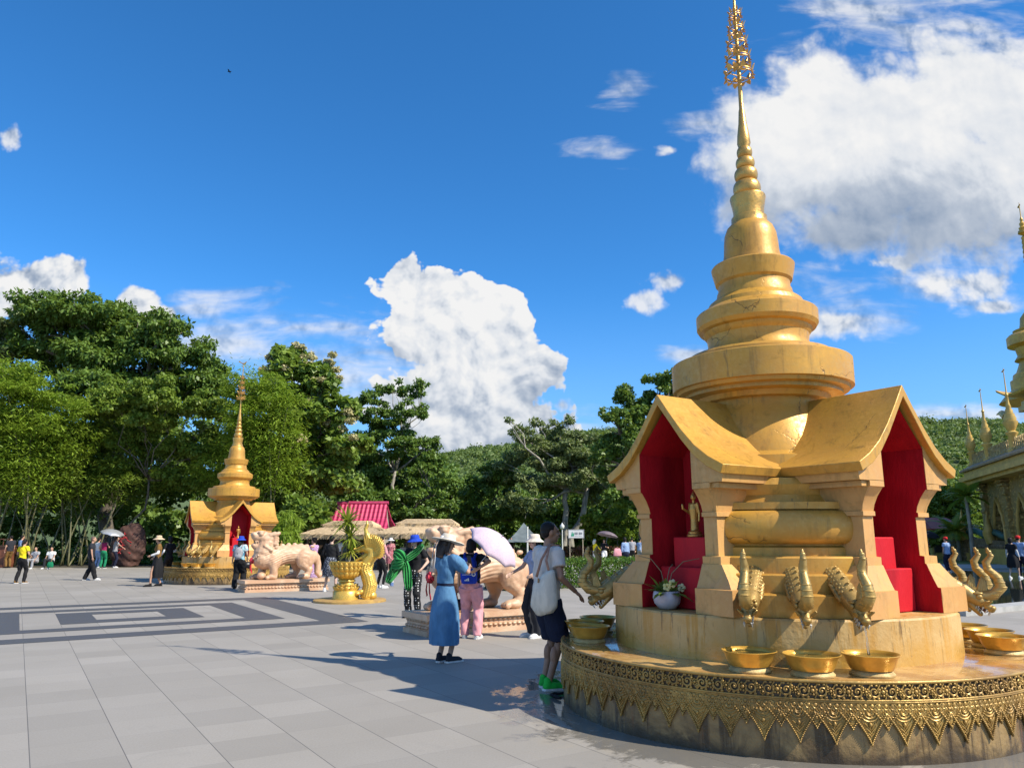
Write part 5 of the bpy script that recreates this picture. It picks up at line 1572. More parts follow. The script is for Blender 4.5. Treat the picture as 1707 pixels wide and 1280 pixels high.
def crown_points(clumps, n, sub=16, subr=(.16, .30), up=.25, inner=.12):
    """clump ellipsoids -> smaller puffs on their surfaces -> leaf points with outward normals"""
    C = np.array([c[:3] for c in clumps]); Rr = np.array([c[3:6] for c in clumps])
    pc, pr = [], []
    for c, r in zip(C, Rr):
        k = max(5, int(sub * (0.6 + .4 * min(r.mean() / Rr.mean(), 2))))
        d = rdir(k); d[:, 2] = np.where(d[:, 2] < -.35, d[:, 2] * .35, d[:, 2])
        f = rng.uniform(.55, 1.02, (k, 1))
        pc.append(c + d * f * r); pr.append(np.tile(r, (k, 1)) * rng.uniform(subr[0], subr[1], (k, 1)) * np.array([1.15, 1.15, .8]))
    pc = np.concatenate(pc); pr = np.concatenate(pr)
    w = pr.prod(1) ** (2 / 3); w /= w.sum()
    i = rng.choice(len(pc), n, p=w)
    d = rdir(n); d[:, 2] = d[:, 2] * .9 + .12
    rad = 1 - np.abs(rng.normal(0, .30, n)).clip(0, .95)
    P = pc[i] + d * pr[i] * rad[:, None]
    N = d * .7 + np.array([0, 0, up + .35]) + rng.normal(0, .35, (n, 3))
    return P, N, d

def px_clumps(Y, lst, dz=1.2, flat=.85, spread=None):
    out = []
    for it in lst:
        px, py, rp = it[:3]; dy = it[3] if len(it) > 3 else rng.uniform(-1, 1) * dz
        p = at(px, py, Y + dy); r = rp * (Y + dy) / FPX
        out.append((p.x, p.y, p.z, r, r * (spread or 1.0), r * flat))
    return out

def branch(mb, a, b, r0, r1, jit=.12, n=5, sag=0.0):
    a, b = Vector(a), Vector(b); L = (b - a).length
    pts, rr = [], []
    for i in range(n + 1):
        q = i / n
        p = a.lerp(b, q) + Vector((rng.normal(), rng.normal(), rng.normal() * .4)) * jit * L * math.sin(pi * q) * .5 + Vector((0, 0, sag * L * math.sin(pi * q)))
        pts.append(p); rr.append(r0 + (r1 - r0) * q)
    mb.tube(pts, rr, 7)
    return pts

def tree(name, label, base, clumps, nleaf, ln, wd, mat, bark=None, trunk_r=.22, fork=.38, droop=.15, trunks=1, group=None, cat='tree', sub=16, subr=(.16, .30), up=.25, extra=None, lean=(0, 0), crown='crown'):
    base = Vector(base)
    rt = empty(name, base, 0, label, cat, group)
    cl = np.array(clumps); cc = cl[:, :3].mean(0)
    if bark:
        mb = MB()
        top = cl[:, 2].max()
        for k in range(trunks):
            off = Vector((rng.uniform(-1, 1), rng.uniform(-.6, .6), 0)) * (.0 if trunks == 1 else .7)
            f0 = Vector((base.x + lean[0] + (cc[0] - base.x) * .35 + off.x * 1.6, base.y + (cc[1] - base.y) * .3, base.z + (cc[2] - base.z) * fork * 1.6))
            branch(mb, base + off * .3 - Vector((0, 0, .15)), f0, trunk_r, trunk_r * .68, .10, 6)
            for j, c in enumerate(cl):
                if j % trunks == k:
                    tgt = Vector(c[:3]) - Vector((0, 0, c[5] * .2))
                    pts = branch(mb, f0, tgt, trunk_r * .45, trunk_r * .10, .14, 5, .04)
                    for s in range(3):
                        tp = tgt + Vector(rdir(1)[0] * c[3] * .8)
                        branch(mb, pts[3 + s % 2], tp, trunk_r * .14, trunk_r * .04, .15, 3)
        for i in range(len(mb.v)): mb.v[i] = tuple(Vector(mb.v[i]) - base)
        mb.build('trunk', [bark], rt, 180)
    P, N, d = crown_points(clumps, nleaf, sub, subr, up)
    D = d * .5 + rng.normal(0, .6, P.shape); D[:, 2] -= droop * 2
    v, q = leaves_np(P - np.array(base), D, N, rng.uniform(.7, 1.25, nleaf) * ln, rng.uniform(.7, 1.25, nleaf) * wd)
    link(crown, np_mesh('crown', v, q), [mat], rt, 0)
    if extra:
        n2, m2, l2, w2, nm, hi = extra
        P, N, d = crown_points([c[:3] + (c[3] * 1.22, c[4] * 1.22, c[5] * 1.3) for c in clumps if c[2] > cc[2] + hi], n2, 5, (.13, .24), up)
        P[:, 2] += .2
        v, q = leaves_np(P - np.array(base), rdir(n2) + np.array([0, 0, .5]), N, rng.uniform(.6, 1.2, n2) * l2, rng.uniform(.6, 1.2, n2) * w2)
        link(nm, np_mesh(nm, v, q), [m2], rt, 0)
    return rt

def G(px, Y): p = at(px, 900, Y); return (p.x, Y, 0)
# the big layered tree at the left
tree('spreading_tree', 'tall dark spreading tree with layered crown towering over the bamboo at the left', G(185, 50), px_clumps(50, [(75, 520, 55), (135, 525, 60), (195, 545, 62), (250, 560, 60), (300, 590, 55), (335, 625, 42), (45, 525, 30), (110, 580, 70), (180, 600, 75), (245, 625, 70), (300, 650, 55), (150, 660, 70), (90, 640, 60), (220, 680, 60), (60, 580, 46), (350, 648, 34), (170, 515, 34), (280, 545, 34)], 2.2, .72), 72000, .35, .088, L_DARK, BARK, .5, .42, .3, sub=24, subr=(.12, .38), up=.6)
tree('broadleaf_tree', 'dark tree cut off by the left edge of the picture, above the bamboo', G(-40, 50), px_clumps(50, [(-20, 560, 50), (10, 590, 42), (-40, 620, 60), (15, 545, 24)], 1.5, .7), 9000, .36, .11, L_GREY, BARK, .4)
# bamboo clumps
def bamboo(label, px, Y, tops, nleaf, nculm, spread, mat, lo=.30):
    base = Vector(G(px, Y))
    rt = empty('bamboo_clump', base, 0, label, 'bamboo', 'bamboo clumps at the edge of the plaza')
    P, N, D = [], [], []
    cl = px_clumps(Y, [(a_, b_, c_, max(-3.2, min(2.4, (b_ - 745) / 100 * 2.4)) + rng.uniform(-.8, .8)) for a_, b_, c_ in tops], 1.6, .8)
    for k in range(nculm):
        c = cl[k % len(cl)]
        b0 = base + Vector((rng.uniform(-1, 1) * spread, rng.uniform(-.6, .6) * spread * .6, 0))
        tip = Vector(c[:3]) + Vector(rdir(1)[0]) * c[3] * .7
        mid = b0.lerp(tip, .55); mid.x = b0.x + (tip.x - b0.x) * .30; mid.z = b0.z + (tip.z - b0.z) * .66
        mb = MB(); pts = []
        for i in range(15):
            q = i / 14; p = b0 * (1 - q) ** 2 + mid * 2 * q * (1 - q) + tip * q * q
            pts.append(p - base)
        mb.tube(pts, [.055 * (1 - .8 * i / 14) for i in range(15)], 7)
        for i in range(1, 10): mb.ell(tuple(pts[0].lerp(pts[5], i / 10)), (.06, .06, .012), None, 7, 4)
        mb.build('culm', [CULM], rt, 180)
        for i in range(4, 15):
            if pts[i].z + base.z < 4.2: continue
            for s in range(3):
                P.append(np.array(pts[i] + base) + rng.normal(0, .35, 3))
    P0 = np.array(P)
    n1 = nleaf // 2
    i = rng.integers(0, len(P0), n1)
    Pa = P0[i] + rng.normal(0, 1, (n1, 3)) * np.array([.55, .55, .42])
    Pb, Nb, db = crown_points(cl, nleaf - n1, 26, (.16, .32), .3)
    PP = np.concatenate([Pa, Pb]); n = len(PP)
    az = rng.uniform(0, 2 * pi, n)
    Dd = np.stack([np.cos(az), np.sin(az), rng.uniform(-1.1, .25, n)], 1)
    NN = np.stack([np.zeros(n), np.zeros(n), np.ones(n)], 1) + rng.normal(0, .35, (n, 3))
    v, q = leaves_np(PP - np.array(base), Dd, NN, rng.uniform(.7, 1.3, n) * .30, rng.uniform(.7, 1.2, n) * .036)
    link('foliage', np_mesh('foliage', v, q), [mat], rt, 0)
    return rt
bamboo('bright green bamboo clump with drooping foliage at the left edge', 20, 42.5, [(15, 640, 55), (60, 650, 55), (0, 700, 60), (60, 710, 70), (100, 740, 60), (20, 760, 60), (110, 690, 40), (10, 830, 46), (-30, 640, 60), (60, 800, 50)], 40000, 14, 1.7, L_BAMB)
bamboo('bamboo clump with bare pale culms behind the people sitting on the ground', 100, 44.5, [(150, 720, 70), (120, 760, 70), (190, 760, 70), (90, 800, 66), (160, 820, 66), (230, 800, 66), (60, 840, 50), (130, 850, 46)], 36000, 15, 2.6, L_MID)
bamboo('bamboo thicket with yellowish green tops rising behind the far stupa', 425, 44, [(400, 650, 36), (440, 640, 40), (470, 660, 44), (420, 700, 50), (465, 730, 52), (390, 740, 46), (440, 790, 60), (480, 800, 50), (360, 790, 46), (410, 840, 46)], 36000, 22, 2.2, L_BAMB)
tree('roundleaf_tree', 'green leafy tree with a thin curved pale trunk between the bamboo and the far stupa', G(232, 45), px_clumps(45, [(a_, b_, c_, max(-2.5, min(2, (b_ - 735) / 100 * 2.4)) + rng.uniform(-.7, .7)) for a_, b_, c_ in [(175, 680, 44), (225, 665, 46), (280, 668, 46), (330, 680, 42), (370, 690, 34), (160, 730, 46), (215, 740, 52), (275, 740, 54), (335, 750, 50), (375, 735, 34), (190, 790, 42), (300, 800, 48), (345, 805, 34), (240, 700, 44), (190, 650, 22)]], 1.4, .8), 60000, .20, .075, L_MID, BARK, .085, .40, .2, sub=22)
# teak with pale flower heads
tree('teak_tree', 'large leaved tree with pale cream flower heads, between the far stupa and the red roof', G(495, 46), px_clumps(46, [(480, 620, 40), (525, 625, 36), (455, 670, 44), (510, 680, 48), (555, 690, 40), (470, 730, 50), (530, 745, 52), (580, 740, 36), (490, 790, 50), (545, 800, 46), (480, 845, 40), (540, 640, 24), (500, 600, 24), (560, 760, 40)], 1.6, .9), 21000, .38, .165, L_TEAK, BARK, .16, .45, .25, sub=18, subr=(.12, .36), extra=(14000, L_FLOW, .17, .085, 'flowers', -2.5))
tree('tall_open_tree', 'dark tree with open airy top standing above the red roof', G(655, 63), px_clumps(63, [(620, 668, 28), (655, 650, 26), (690, 655, 22), (640, 700, 36), (685, 690, 30), (700, 640, 12), (610, 730, 34), (665, 750, 46), (705, 750, 28), (640, 790, 52), (695, 800, 44), (600, 790, 42), (720, 735, 14), (660, 715, 30)], 1.6, .75), 26000, .30, .09, L_DARK, BARKP, .22, .42, .2, sub=16, subr=(.15, .28))
tree('dense_tree', 'dark bushy tree behind the right end of the thatched pavilion', G(690, 55), px_clumps(55, [(580, 830, 44), (630, 840, 44), (690, 850, 40), (730, 840, 36), (560, 870, 40), (610, 880, 40), (740, 800, 22), (715, 775, 24), (670, 880, 40)], 1.4, .9), 24000, .28, .10, L_DARK, BARK, .25)
tree('broad_shrub', 'large leaved shrub growing beside the left end of the thatched pavilion', G(505, 42), px_clumps(42, [(490, 860, 28), (515, 855, 26), (530, 870, 20), (500, 885, 24), (475, 880, 24)], .8, .9), 3500, .40, .15, L_TEAK, BARK, .08)
tree('feathery_shrub', 'narrow leaved green shrub just right of the far stupa', G(478, 36), px_clumps(36, [(478, 880, 22), (474, 905, 24), (486, 920, 20), (480, 865, 14)], .5, 1.1), 5200, .42, .022, L_BAMB, BARK, .05, droop=.5)
tree('dark_tree', 'dark tree behind the tent with low dense crown', G(800, 66), px_clumps(66, [(790, 820, 30), (830, 800, 34), (800, 860, 36), (845, 850, 36), (770, 860, 26), (870, 860, 30)], 1.6, .9), 16000, .32, .11, L_DARK, BARK, .25)
tree('pale_trunk_tree', 'greyish green tree with two leaning pale trunks behind the white sign', G(942, 62), px_clumps(62, [(865, 720, 16), (895, 705, 14), (920, 715, 20), (880, 745, 34), (930, 745, 40), (975, 755, 40), (860, 790, 44), (910, 800, 52), (960, 805, 48), (1000, 790, 40), (880, 840, 42), (1005, 830, 36), (945, 700, 14), (850, 700, 9), (940, 770, 44)], 1.8, .85), 38000, .27, .085, L_GREY, BARKP, .30, .42, .25, trunks=2, sub=18, lean=(1.2, 0))
tree('tall_tree', 'tall dark green tree rising behind the left gable of the big stupa', G(1075, 54), px_clumps(54, [(1060, 670, 36), (1100, 650, 34), (1030, 700, 26), (1080, 710, 46), (1040, 745, 40), (1110, 740, 46), (1020, 780, 34), (1070, 800, 50), (1120, 640, 24), (1030, 830, 44), (1015, 690, 14), (1140, 680, 40), (1000, 760, 20)], 1.6, .85), 34000, .27, .095, L_DARK, BARK, .35, .4, .2)
tree('shrub', 'low leafy shrub with bright yellow green shoots right of the white sign', G(992, 58), px_clumps(58, [(985, 880, 14), (995, 890, 16), (978, 868, 10)], .6, .9), 1800, .34, .12, L_PALM, BARK, .06)
tree('leafy_bush', 'dark green bush behind the red flower bed left of the big stupa', G(1030, 58), px_clumps(58, [(1020, 880, 22), (1045, 890, 20), (1060, 870, 24), (1000, 900, 14), (1010, 860, 22)], .8, .9), 8000, .26, .10, L_MID, BARK, .06)
# low planting and hedges
def mass(name, label, cat, boxes, n, ln, wd, mat, kind=None, up=.4):
    V, Q = [], []; k = 0
    tot = sum((b[3] * b[4] + b[3] * b[5] * 2 + b[4] * b[5] * 2) for b in boxes)
    o = Vector(boxes[0][:3])
    for cx, cy, cz, dx, dy, dz, rz in boxes:
        m = int(n * (dx * dy + dx * dz * 2 + dy * dz * 2) / tot)
        p = rng.uniform(-.5, .5, (m, 3)); f = rng.integers(0, 5, m)
        for ax, sgn, sel in ((2, 1, f == 0), (0, 1, f == 1), (0, -1, f == 2), (1, 1, f == 3), (1, -1, f == 4)):
            p[sel, ax] = sgn * (.5 - np.abs(rng.normal(0, .05, sel.sum())))
        p = p * np.array([dx, dy, dz]); p += rng.normal(0, .03, p.shape)
        nn = rng.normal(0, .5, (m, 3)) + np.array([0, 0, up]) + p / np.array([dx, dy, dz])
        c, s = math.cos(rz), math.sin(rz)
        P = np.stack([p[:, 0] * c - p[:, 1] * s + cx - o.x, p[:, 0] * s + p[:, 1] * c + cy - o.y, p[:, 2] + cz - o.z], 1)
        v, q = leaves_np(P, rdir(m) + np.array([0, 0, .2]), nn, rng.uniform(.7, 1.3, m) * ln, rng.uniform(.7, 1.3, m) * wd)
        V.append(v); Q.append(q + k); k += len(v)
    ob = link(name, np_mesh(name, np.concatenate(V), np.concatenate(Q)), [mat], None, 0)
    ob.location = o
    return tag(ob, label, cat, None, kind)
h0 = gp(846, 985); hz = .85
hc = h0 + BX * 4.2 + AX * .7
mass('hedge', 'clipped dark green hedge running along the plaza behind the man with the tote', 'hedge', [(hc.x, hc.y, hz / 2, 8.4, 1.4, hz, bang)], 26000, .085, .030, L_HEDGE)
mass('flower_bed', 'low bed of reddish plants under the trees beyond the lawn', 'plants', [(at(1010, 900, 56).x, 56, .45, 9, 1.2, .8, 0), (at(880, 900, 57).x, 57, .4, 6, 1.2, .7, 0)], 9000, .22, .05, L_RED)
mass('ground_planting', 'leafy ground planting along the foot of the bamboo', 'plants', [(at(110, 900, 48).x, 48, .35, 16, 2.0, .7, 0), (at(300, 900, 47).x, 47.5, .5, 8, 2, 1.0, 0)], 11000, .30, .06, L_DARK)
# far wood: one mass behind everything
def wood():
    cl = []
    for px, top, Y in [(-140, 640, 62), (-60, 660, 62), (20, 690, 60), (100, 700, 60), (180, 710, 58), (260, 715, 58), (340, 725, 58), (420, 740, 60), (500, 760, 62), (580, 780, 66), (660, 800, 70), (740, 815, 78), (800, 820, 84), (1040, 800, 76), (960, 830, 80), (900, 840, 84), (1120, 790, 70), (1200, 800, 70), (1300, 800, 72), (1400, 800, 74), (1500, 800, 78), (1560, 805, 80), (1610, 815, 84)]:
        for k in range(7):
            py = top + (905 - top) * (k / 6) ** 1.0
            cl.append(px_clumps(Y + 1.5 * k * -.4, [(px + rng.uniform(-25, 25), py, 50, rng.uniform(-2, 2))])[0])
    n = 190000
    P, N, d = crown_points(cl, n, 22, (.16, .32), .3)
    v, q = leaves_np(P, d * .5 + rng.normal(0, .6, P.shape), N, rng.uniform(.7, 1.3, n) * .42, rng.uniform(.7, 1.3, n) * .15)
    tag(link('woodland', np_mesh('woodland', v, q), [L_DARK], None, 0), 'dense dark woodland massed behind the separate trees', 'woodland', None, 'stuff')
wood()
# wooded hills: terrain plus a canopy of crowns
def hills():
    pts = [(-400, 800), (300, 790), (560, 775), (700, 765), (735, 760), (790, 751), (840, 745), (900, 735), (1000, 722), (1100, 715), (1300, 705), (1500, 702), (1560, 708), (1610, 706), (1660, 704), (1760, 712), (2100, 735)]
    Yr = 330.0
    xs = np.array([ray(p, q)[0] / ray(p, q)[1] for p, q in pts]); zs = np.array([CAMZ + ray(p, q)[2] / ray(p, q)[1] * Yr for p, q in pts])
    nx, ny = 420, 90
    V = np.zeros((ny, nx, 3))
    for j in range(ny):
        q = j / (ny - 1); Y = 105 + (420 - 105) * q
        for i in range(nx):
            u = -.95 + 2.0 * i / (nx - 1)
            top = np.interp(u, xs, zs) - 3.0
            prof = 1 - (1 - min((Y - 105) / (Yr - 105), 1)) ** 1.35 if Y < Yr else 1 - .15 * (Y - Yr) / 90
            V[j, i] = (u * Y, Y, top * prof - .1)
    V[..., 2] += 1.2 * np.sin(V[..., 0] * .09) * np.sin(V[..., 1] * .07 + 1) * np.clip((V[..., 1] - 105) / 60, 0, 1)
    idx = np.arange(nx * ny).reshape(ny, nx)
    Qd = np.stack([idx[:-1, :-1], idx[:-1, 1:], idx[1:, 1:], idx[1:, :-1]], -1).reshape(-1, 4)
    hm = pm('hill_soil', (.10, .14, .035), (.07, .10, .03), .05, .95)
    tag(link('hill', np_mesh('hill', V.reshape(-1, 3), Qd), [hm], None, 180), kind='structure')
    # crowns of the forest on the slope
    m = 9500
    jj = rng.integers(4, int(ny * .78), m); ii = rng.integers(0, nx, m)
    keep = (V[jj, ii, 0] / V[jj, ii, 1] > -.16) & (V[jj, ii, 0] / V[jj, ii, 1] < .74)
    C = V[jj, ii][keep] + rng.normal(0, .8, (keep.sum(), 3)) * np.array([1, 1, .3])
    C[:, 2] += 1.5
    rr = np.exp(rng.normal(.42, .38, len(C)))
    k = 44
    n = len(C) * k
    d = rdir(n); d[:, 2] = np.abs(d[:, 2]) * .9 + .02
    Cr = np.repeat(C, k, 0); Rr = np.repeat(rr, k)
    P = Cr + d * Rr[:, None] * np.array([1, 1, .85]) * rng.uniform(.7, 1.02, (n, 1))
    v, q = leaves_np(P, rng.normal(0, 1, (n, 3)), d + rng.normal(0, .3, (n, 3)) + np.array([0, 0, .3]), rng.uniform(.8, 1.5, n) * .72, rng.uniform(.8, 1.4, n) * .30)
    tag(link('hill_forest', np_mesh('hill_forest', v, q), [leafmat('leaf_hill', (.12, .18, .05), (.165, .225, .065), (.14, .20, .055), .25, .6, None, .05)], None, 0), 'forest of small crowns covering the far hillside', 'forest', None, 'stuff')
hills()
# plants in pots and beside things
plant = strap_plant('dracaena_plant', 'dracaena with three tufts of yellow green strap leaves growing in the golden urn', (po.x - .10, po.y, .92), [(-.05, .0, 1.03, 1.0), (.03, .04, .64, .95), (.10, -.08, .30, .7)], 90, .54, .030, L_STRAP, BARKP, .035)
# ------------------------------------------------------------------ pavilion, red roof, tent, sign, lamp, rock
M_THATCH = pm('thatch', (.74, .55, .33), (.56, .40, .22), 10, .95, 0, .25, 30, stretch=(1, 1, .12), contrast=(.3, .7))
M_WOODD = pm('dark_wood', (.10, .06, .035), (.06, .035, .02), 8, .7, 0, .4, stretch=(1, 1, .2))
M_WHITE = pm('white_paint', (.72, .72, .70), (.6, .6, .58), 6, .6)
def hip(mb, cx, cy, w, d, z0, z1, rw, rd, t=.12, flare=.0, n=1):
    """hipped roof with thickness: eave rectangle w x d at z0 rising to rw x rd at z1"""
    def ring(ww, dd, z): return [(cx - ww / 2, cy - dd / 2, z), (cx + ww / 2, cy - dd / 2, z), (cx + ww / 2, cy + dd / 2, z), (cx - ww / 2, cy + dd / 2, z)]
    mb.loft([ring(w - .1, d - .1, z0), ring(w, d, z0 + .0), ring(w, d, z0 + t), ring((w + rw) / 2 , (d + rd) / 2, (z0 + t + z1) / 2 - flare), ring(rw, rd, z1)])
def thatch_fringe(mb, cx, cy, w, d, z, h, n):
    for i in range(n):
        for s, (ax, ln) in ((-1, (0, w)), (1, (0, w)), (-1, (1, d)), (1, (1, d))):
            q = rng.uniform(-.5, .5)
            x, y = (cx + q * ln, cy + s * d / 2) if ax == 0 else (cx + s * w / 2, cy + q * ln)
            ww = .035; hh = h * rng.uniform(.6, 1.2)
            if ax == 0: vs = [(x - ww, y, z + .06), (x + ww, y, z + .06), (x + ww * .4, y + s * .03, z - hh), (x - ww * .4, y + s * .03, z - hh)]
            else: vs = [(x, y - ww, z + .06), (x, y + ww, z + .06), (x + s * .03, y + ww * .4, z - hh), (x + s * .03, y - ww * .4, z - hh)]
            mb.add(vs, [(0, 1, 2, 3)])
def thatch_strands(mb, faces, n, L=.5):
    """short straw blades lying on sloping roof faces"""
    for (A, B_, C_, D_) in faces:
        A, B_, C_, D_ = map(Vector, (A, B_, C_, D_))
        nrm = (B_ - A).cross(D_ - A).normalized()
        if nrm.z < 0: nrm = -nrm
        for i in range(n):
            u, v = rng.uniform(0, 1), rng.uniform(.02, .98)
            p = A.lerp(B_, u).lerp(D_.lerp(C_, u), v); dn = (A.lerp(B_, u) - D_.lerp(C_, u)).normalized()
            sd = nrm.cross(dn); l = L * rng.uniform(.5, 1.2); w = .018
            dn2 = (dn + sd * rng.normal(0, .07)).normalized()
            mb.add([p - sd * w + nrm * .005, p + sd * w + nrm * .005, p + sd * w * .5 + dn2 * l + nrm * .02, p - sd * w * .5 + dn2 * l + nrm * .02], [(0, 1, 2, 3)])
def pavilion(label, px0, px1, Y, ridge_py, eave_py, depth):
    e0, e1 = at(px0, eave_py, Y), at(px1, eave_py, Y)
    cx = (e0.x + e1.x) / 2; w = e1.x - e0.x; z0 = e0.z; zr = at(px0, ridge_py, Y + depth / 2).z
    rt = empty('thatched_pavilion', (cx, Y + depth / 2, 0), 0, label, 'pavilion', 'thatched pavilions')
    mb = MB(); hip(mb, 0, 0, w, depth, z0, z0 + (zr - z0) * .66, w * .52, depth * .36)
    zt = z0 + (zr - z0) * .66
    k = (w / 2, depth / 2, w * .26, depth * .18)
    thatch_strands(mb, [((-k[0], -k[1], z0 + .12), (k[0], -k[1], z0 + .12), (k[2], -k[3], zt), (-k[2], -k[3], zt)), ((k[0], -k[1], z0 + .12), (k[0], k[1], z0 + .12), (k[2], k[3], zt), (k[2], -k[3], zt)), ((-k[0], k[1], z0 + .12), (-k[0], -k[1], z0 + .12), (-k[2], -k[3], zt), (-k[2], k[3], zt))], 1500)
    thatch_fringe(mb, 0, 0, w, depth, z0, .16, 260)
    mb.build('roof', [M_THATCH], rt, 0)
    mb = MB(); hip(mb, 0, 0, w * .62, depth * .50, zt - .05, zr, w * .48, .3, .1)
    thatch_fringe(mb, 0, 0, w * .62, depth * .50, zt - .03, .12, 160)
    thatch_strands(mb, [((-w * .31, -depth * .25, zt + .05), (w * .31, -depth * .25, zt + .05), (w * .24, -.15, zr), (-w * .24, -.15, zr))], 700, .3)
    mb.build('cap_roof', [M_THATCH], rt, 0)
    for sx in (-1, -.33, .33, 1):
        for sy in (-1, 1):
            mb = MB(); mb.tube([(sx * w * .43, sy * depth * .40, 0), (sx * w * .43, sy * depth * .40, z0 + .3)], .07, 8)
            mb.build('post', [M_WOODD], rt, 60)
    mb = MB(); mb.box((0, depth * .1, .42), (w * .7, .7, .84)); mb.box((0, depth * .1, .86), (w * .74, .8, .05))
    mb.build('counter', [pm('stall_board', (.30, .28, .26), (.12, .11, .10), 3, .6)], rt, 0)
    for k2 in range(5):
        mb = MB(); mb.box((-w * .28 + w * .14 * k2, depth * .1 - .2, .98), (.3 + .1 * (k2 % 2), .3, .2)); mb.build('tray', [(M_WHITE, F['sky'], F['offwhite'], F['grey'], M_WHITE)[k2]], rt, 0)
    return rt
pavilion('thatched pavilion on dark posts to the left, partly behind the golden planter', 500, 640, 38.5, 868, 893, 5.0)
pavilion('wider thatched pavilion with stepped ridge on the right, before the red roof', 622, 788, 37.5, 865, 892, 5.2)
def red_house():
    Y = 46
    l0, l1 = at(565, 841, Y), at(645, 841, Y)
    w = l1.x - l0.x; cx = (l0.x + l1.x) / 2; zr = l0.z
    rt = empty('red_roof_house', (cx, Y, 0), 0, 'house with steep bright crimson tiled roof behind the thatched pavilions', 'house')
    ze = at(600, 890, Y).z
    M_T, t, b = new_mat('crimson_tiles')
    co = t.coord(); x, y, z = t.sep(co)
    wv = t.math('SINE', t.math('MULTIPLY', x, 2 * pi / .26)); rw = t.math('FRACT', t.math('MULTIPLY', z, 3.6))
    c = t.mix(t.ramp(rw, .0, .25), (.30, .02, .06), (.58, .045, .13))
    c = t.mix(t.math('MULTIPLY', t.noise(co, 3, 4), .4), c, (.46, .03, .09))
    t.l.new(c, b.inputs['Base Color']); b.inputs['Roughness'].default_value = .4
    t.l.new(t.bump(t.math('ADD', wv, t.math('MULTIPLY', rw, .8)), .8, .04), b.inputs['Normal'])
    mb = MB()
    prof = [(0, zr), (.9, zr - .95), (1.7, zr - 1.55), (2.6, ze - .1)]
    rows = []
    for s in (-1, 1):
        rings = []
        for i, (dy, z) in enumerate(prof):
            ww = w / 2 + (.0 if i == 0 else (0.18, .45, .95)[i - 1])
            rings.append([(-ww, s * dy, z), (ww, s * dy, z)])
        top = [[(p[0], p[1], p[2] + .10) for p in r] for r in rings]
        mb.loft([[r[0], r[1], t_[1], t_[0]] for r, t_ in zip(rings, top)])
    mb.build('roof', [M_T], rt, 0)
    mb = MB(); mb.tube([(-w / 2 - .1, 0, zr + .10), (w / 2 + .1, 0, zr + .10)], .11, 10)
    mb.build('ridge', [pm('ridge_crimson', (.55, .06, .14), None, 5, .4)], rt, 60)
    mb = MB()
    for s in (-1, 1): mb.prism([(-1.9, 0), (1.9, 0), (1.9, zr - 1.75), (0, zr - .1), (-1.9, zr - 1.75)], s * w * .46 - .1, s * w * .46 + .1, 'yz')
    for s in (-1, 1): mb.box((0, s * 1.8, 1.2), (w * .9, .2, 2.4))
    mb.build('wall', [pm('house_wall', (.45, .38, .30), None, 3, .8)], rt, 0)
    mb = MB(); mb.box((0, -1.92, 1.0), (1.0, .08, 2.0)); mb.build('door', [M_WOODD], rt, 0)
red_house()
# low dark red hipped roof seen left of the pavilions
def stall_roof():
    a, b_ = at(540, 868, 50), at(600, 868, 50)
    rt = empty('red_roof_shed', ((a.x + b_.x) / 2, 50, 0), 0, 'low shed with a dark red roof behind the left thatched pavilion', 'shed')
    mb = MB(); hip(mb, 0, 0, b_.x - a.x + 2, 4, at(540, 880, 50).z, a.z + .3, b_.x - a.x - 1, .3); mb.build('roof', [pm('dull_red_tiles', (.25, .05, .05), (.15, .03, .03), 6, .6, 0, .5)], rt, 0)
    mb = MB(); mb.box((0, 0, at(540, 880, 50).z / 2), (b_.x - a.x, 3, at(540, 880, 50).z)); mb.build('wall', [M_WOODD], rt, 0)
stall_roof()
def tent():
    Y = 50; l, r_ = at(838, 906, Y), at(912, 906, Y); ap = at(873, 871, Y + 1.5)
    o = Vector(((l.x + r_.x) / 2, Y + 1.5, 0))
    rt = empty('tent', o, 0, 'grey green canvas tent with peaked roof on pale poles beyond the hedge', 'tent')
    mb = MB(); n = 20; rings = []
    hw = (r_.x - l.x) / 2
    for i in range(7):
        q = i / 6; s = 1 - q; z = l.z + .1 + (ap.z - l.z - .1) * q ** 1.25
        rings.append([(x * hw * s + (ap.x - o.x) * q, y * 2.2 * s, z - .10 * math.sin(pi * q) - .12 * s * (1 - abs(abs(x) - abs(y)) ) * 0) for x, y in [(-1, -1), (-.5, -.92), (0, -.9), (.5, -.92), (1, -1), (.92, 0), (1, 1), (.5, .92), (0, .9), (-.5, .92), (-1, 1), (-.92, 0)]])
    mb.loft(rings); c = mb.build('canopy', [pm('tent_canvas', (.15, .18, .185), (.11, .135, .14), 2, .8, 0, .3)], rt, 60)
    for x in (-1, 1):
        for y in (-1, 1):
            mb = MB(); mb.tube([(x * hw * .96, y * 2.1, 0), (x * hw * .96, y * 2.1, l.z + .1)], .035, 8); mb.build('pole', [M_WHITE], rt, 60)
    mb = MB(); mb.tube([(ap.x - o.x + .2, -2.3, 0), (ap.x - o.x + .2, -2.3, ap.z - .3)], .06, 8); mb.build('pole', [M_WHITE], rt, 60)
tent()
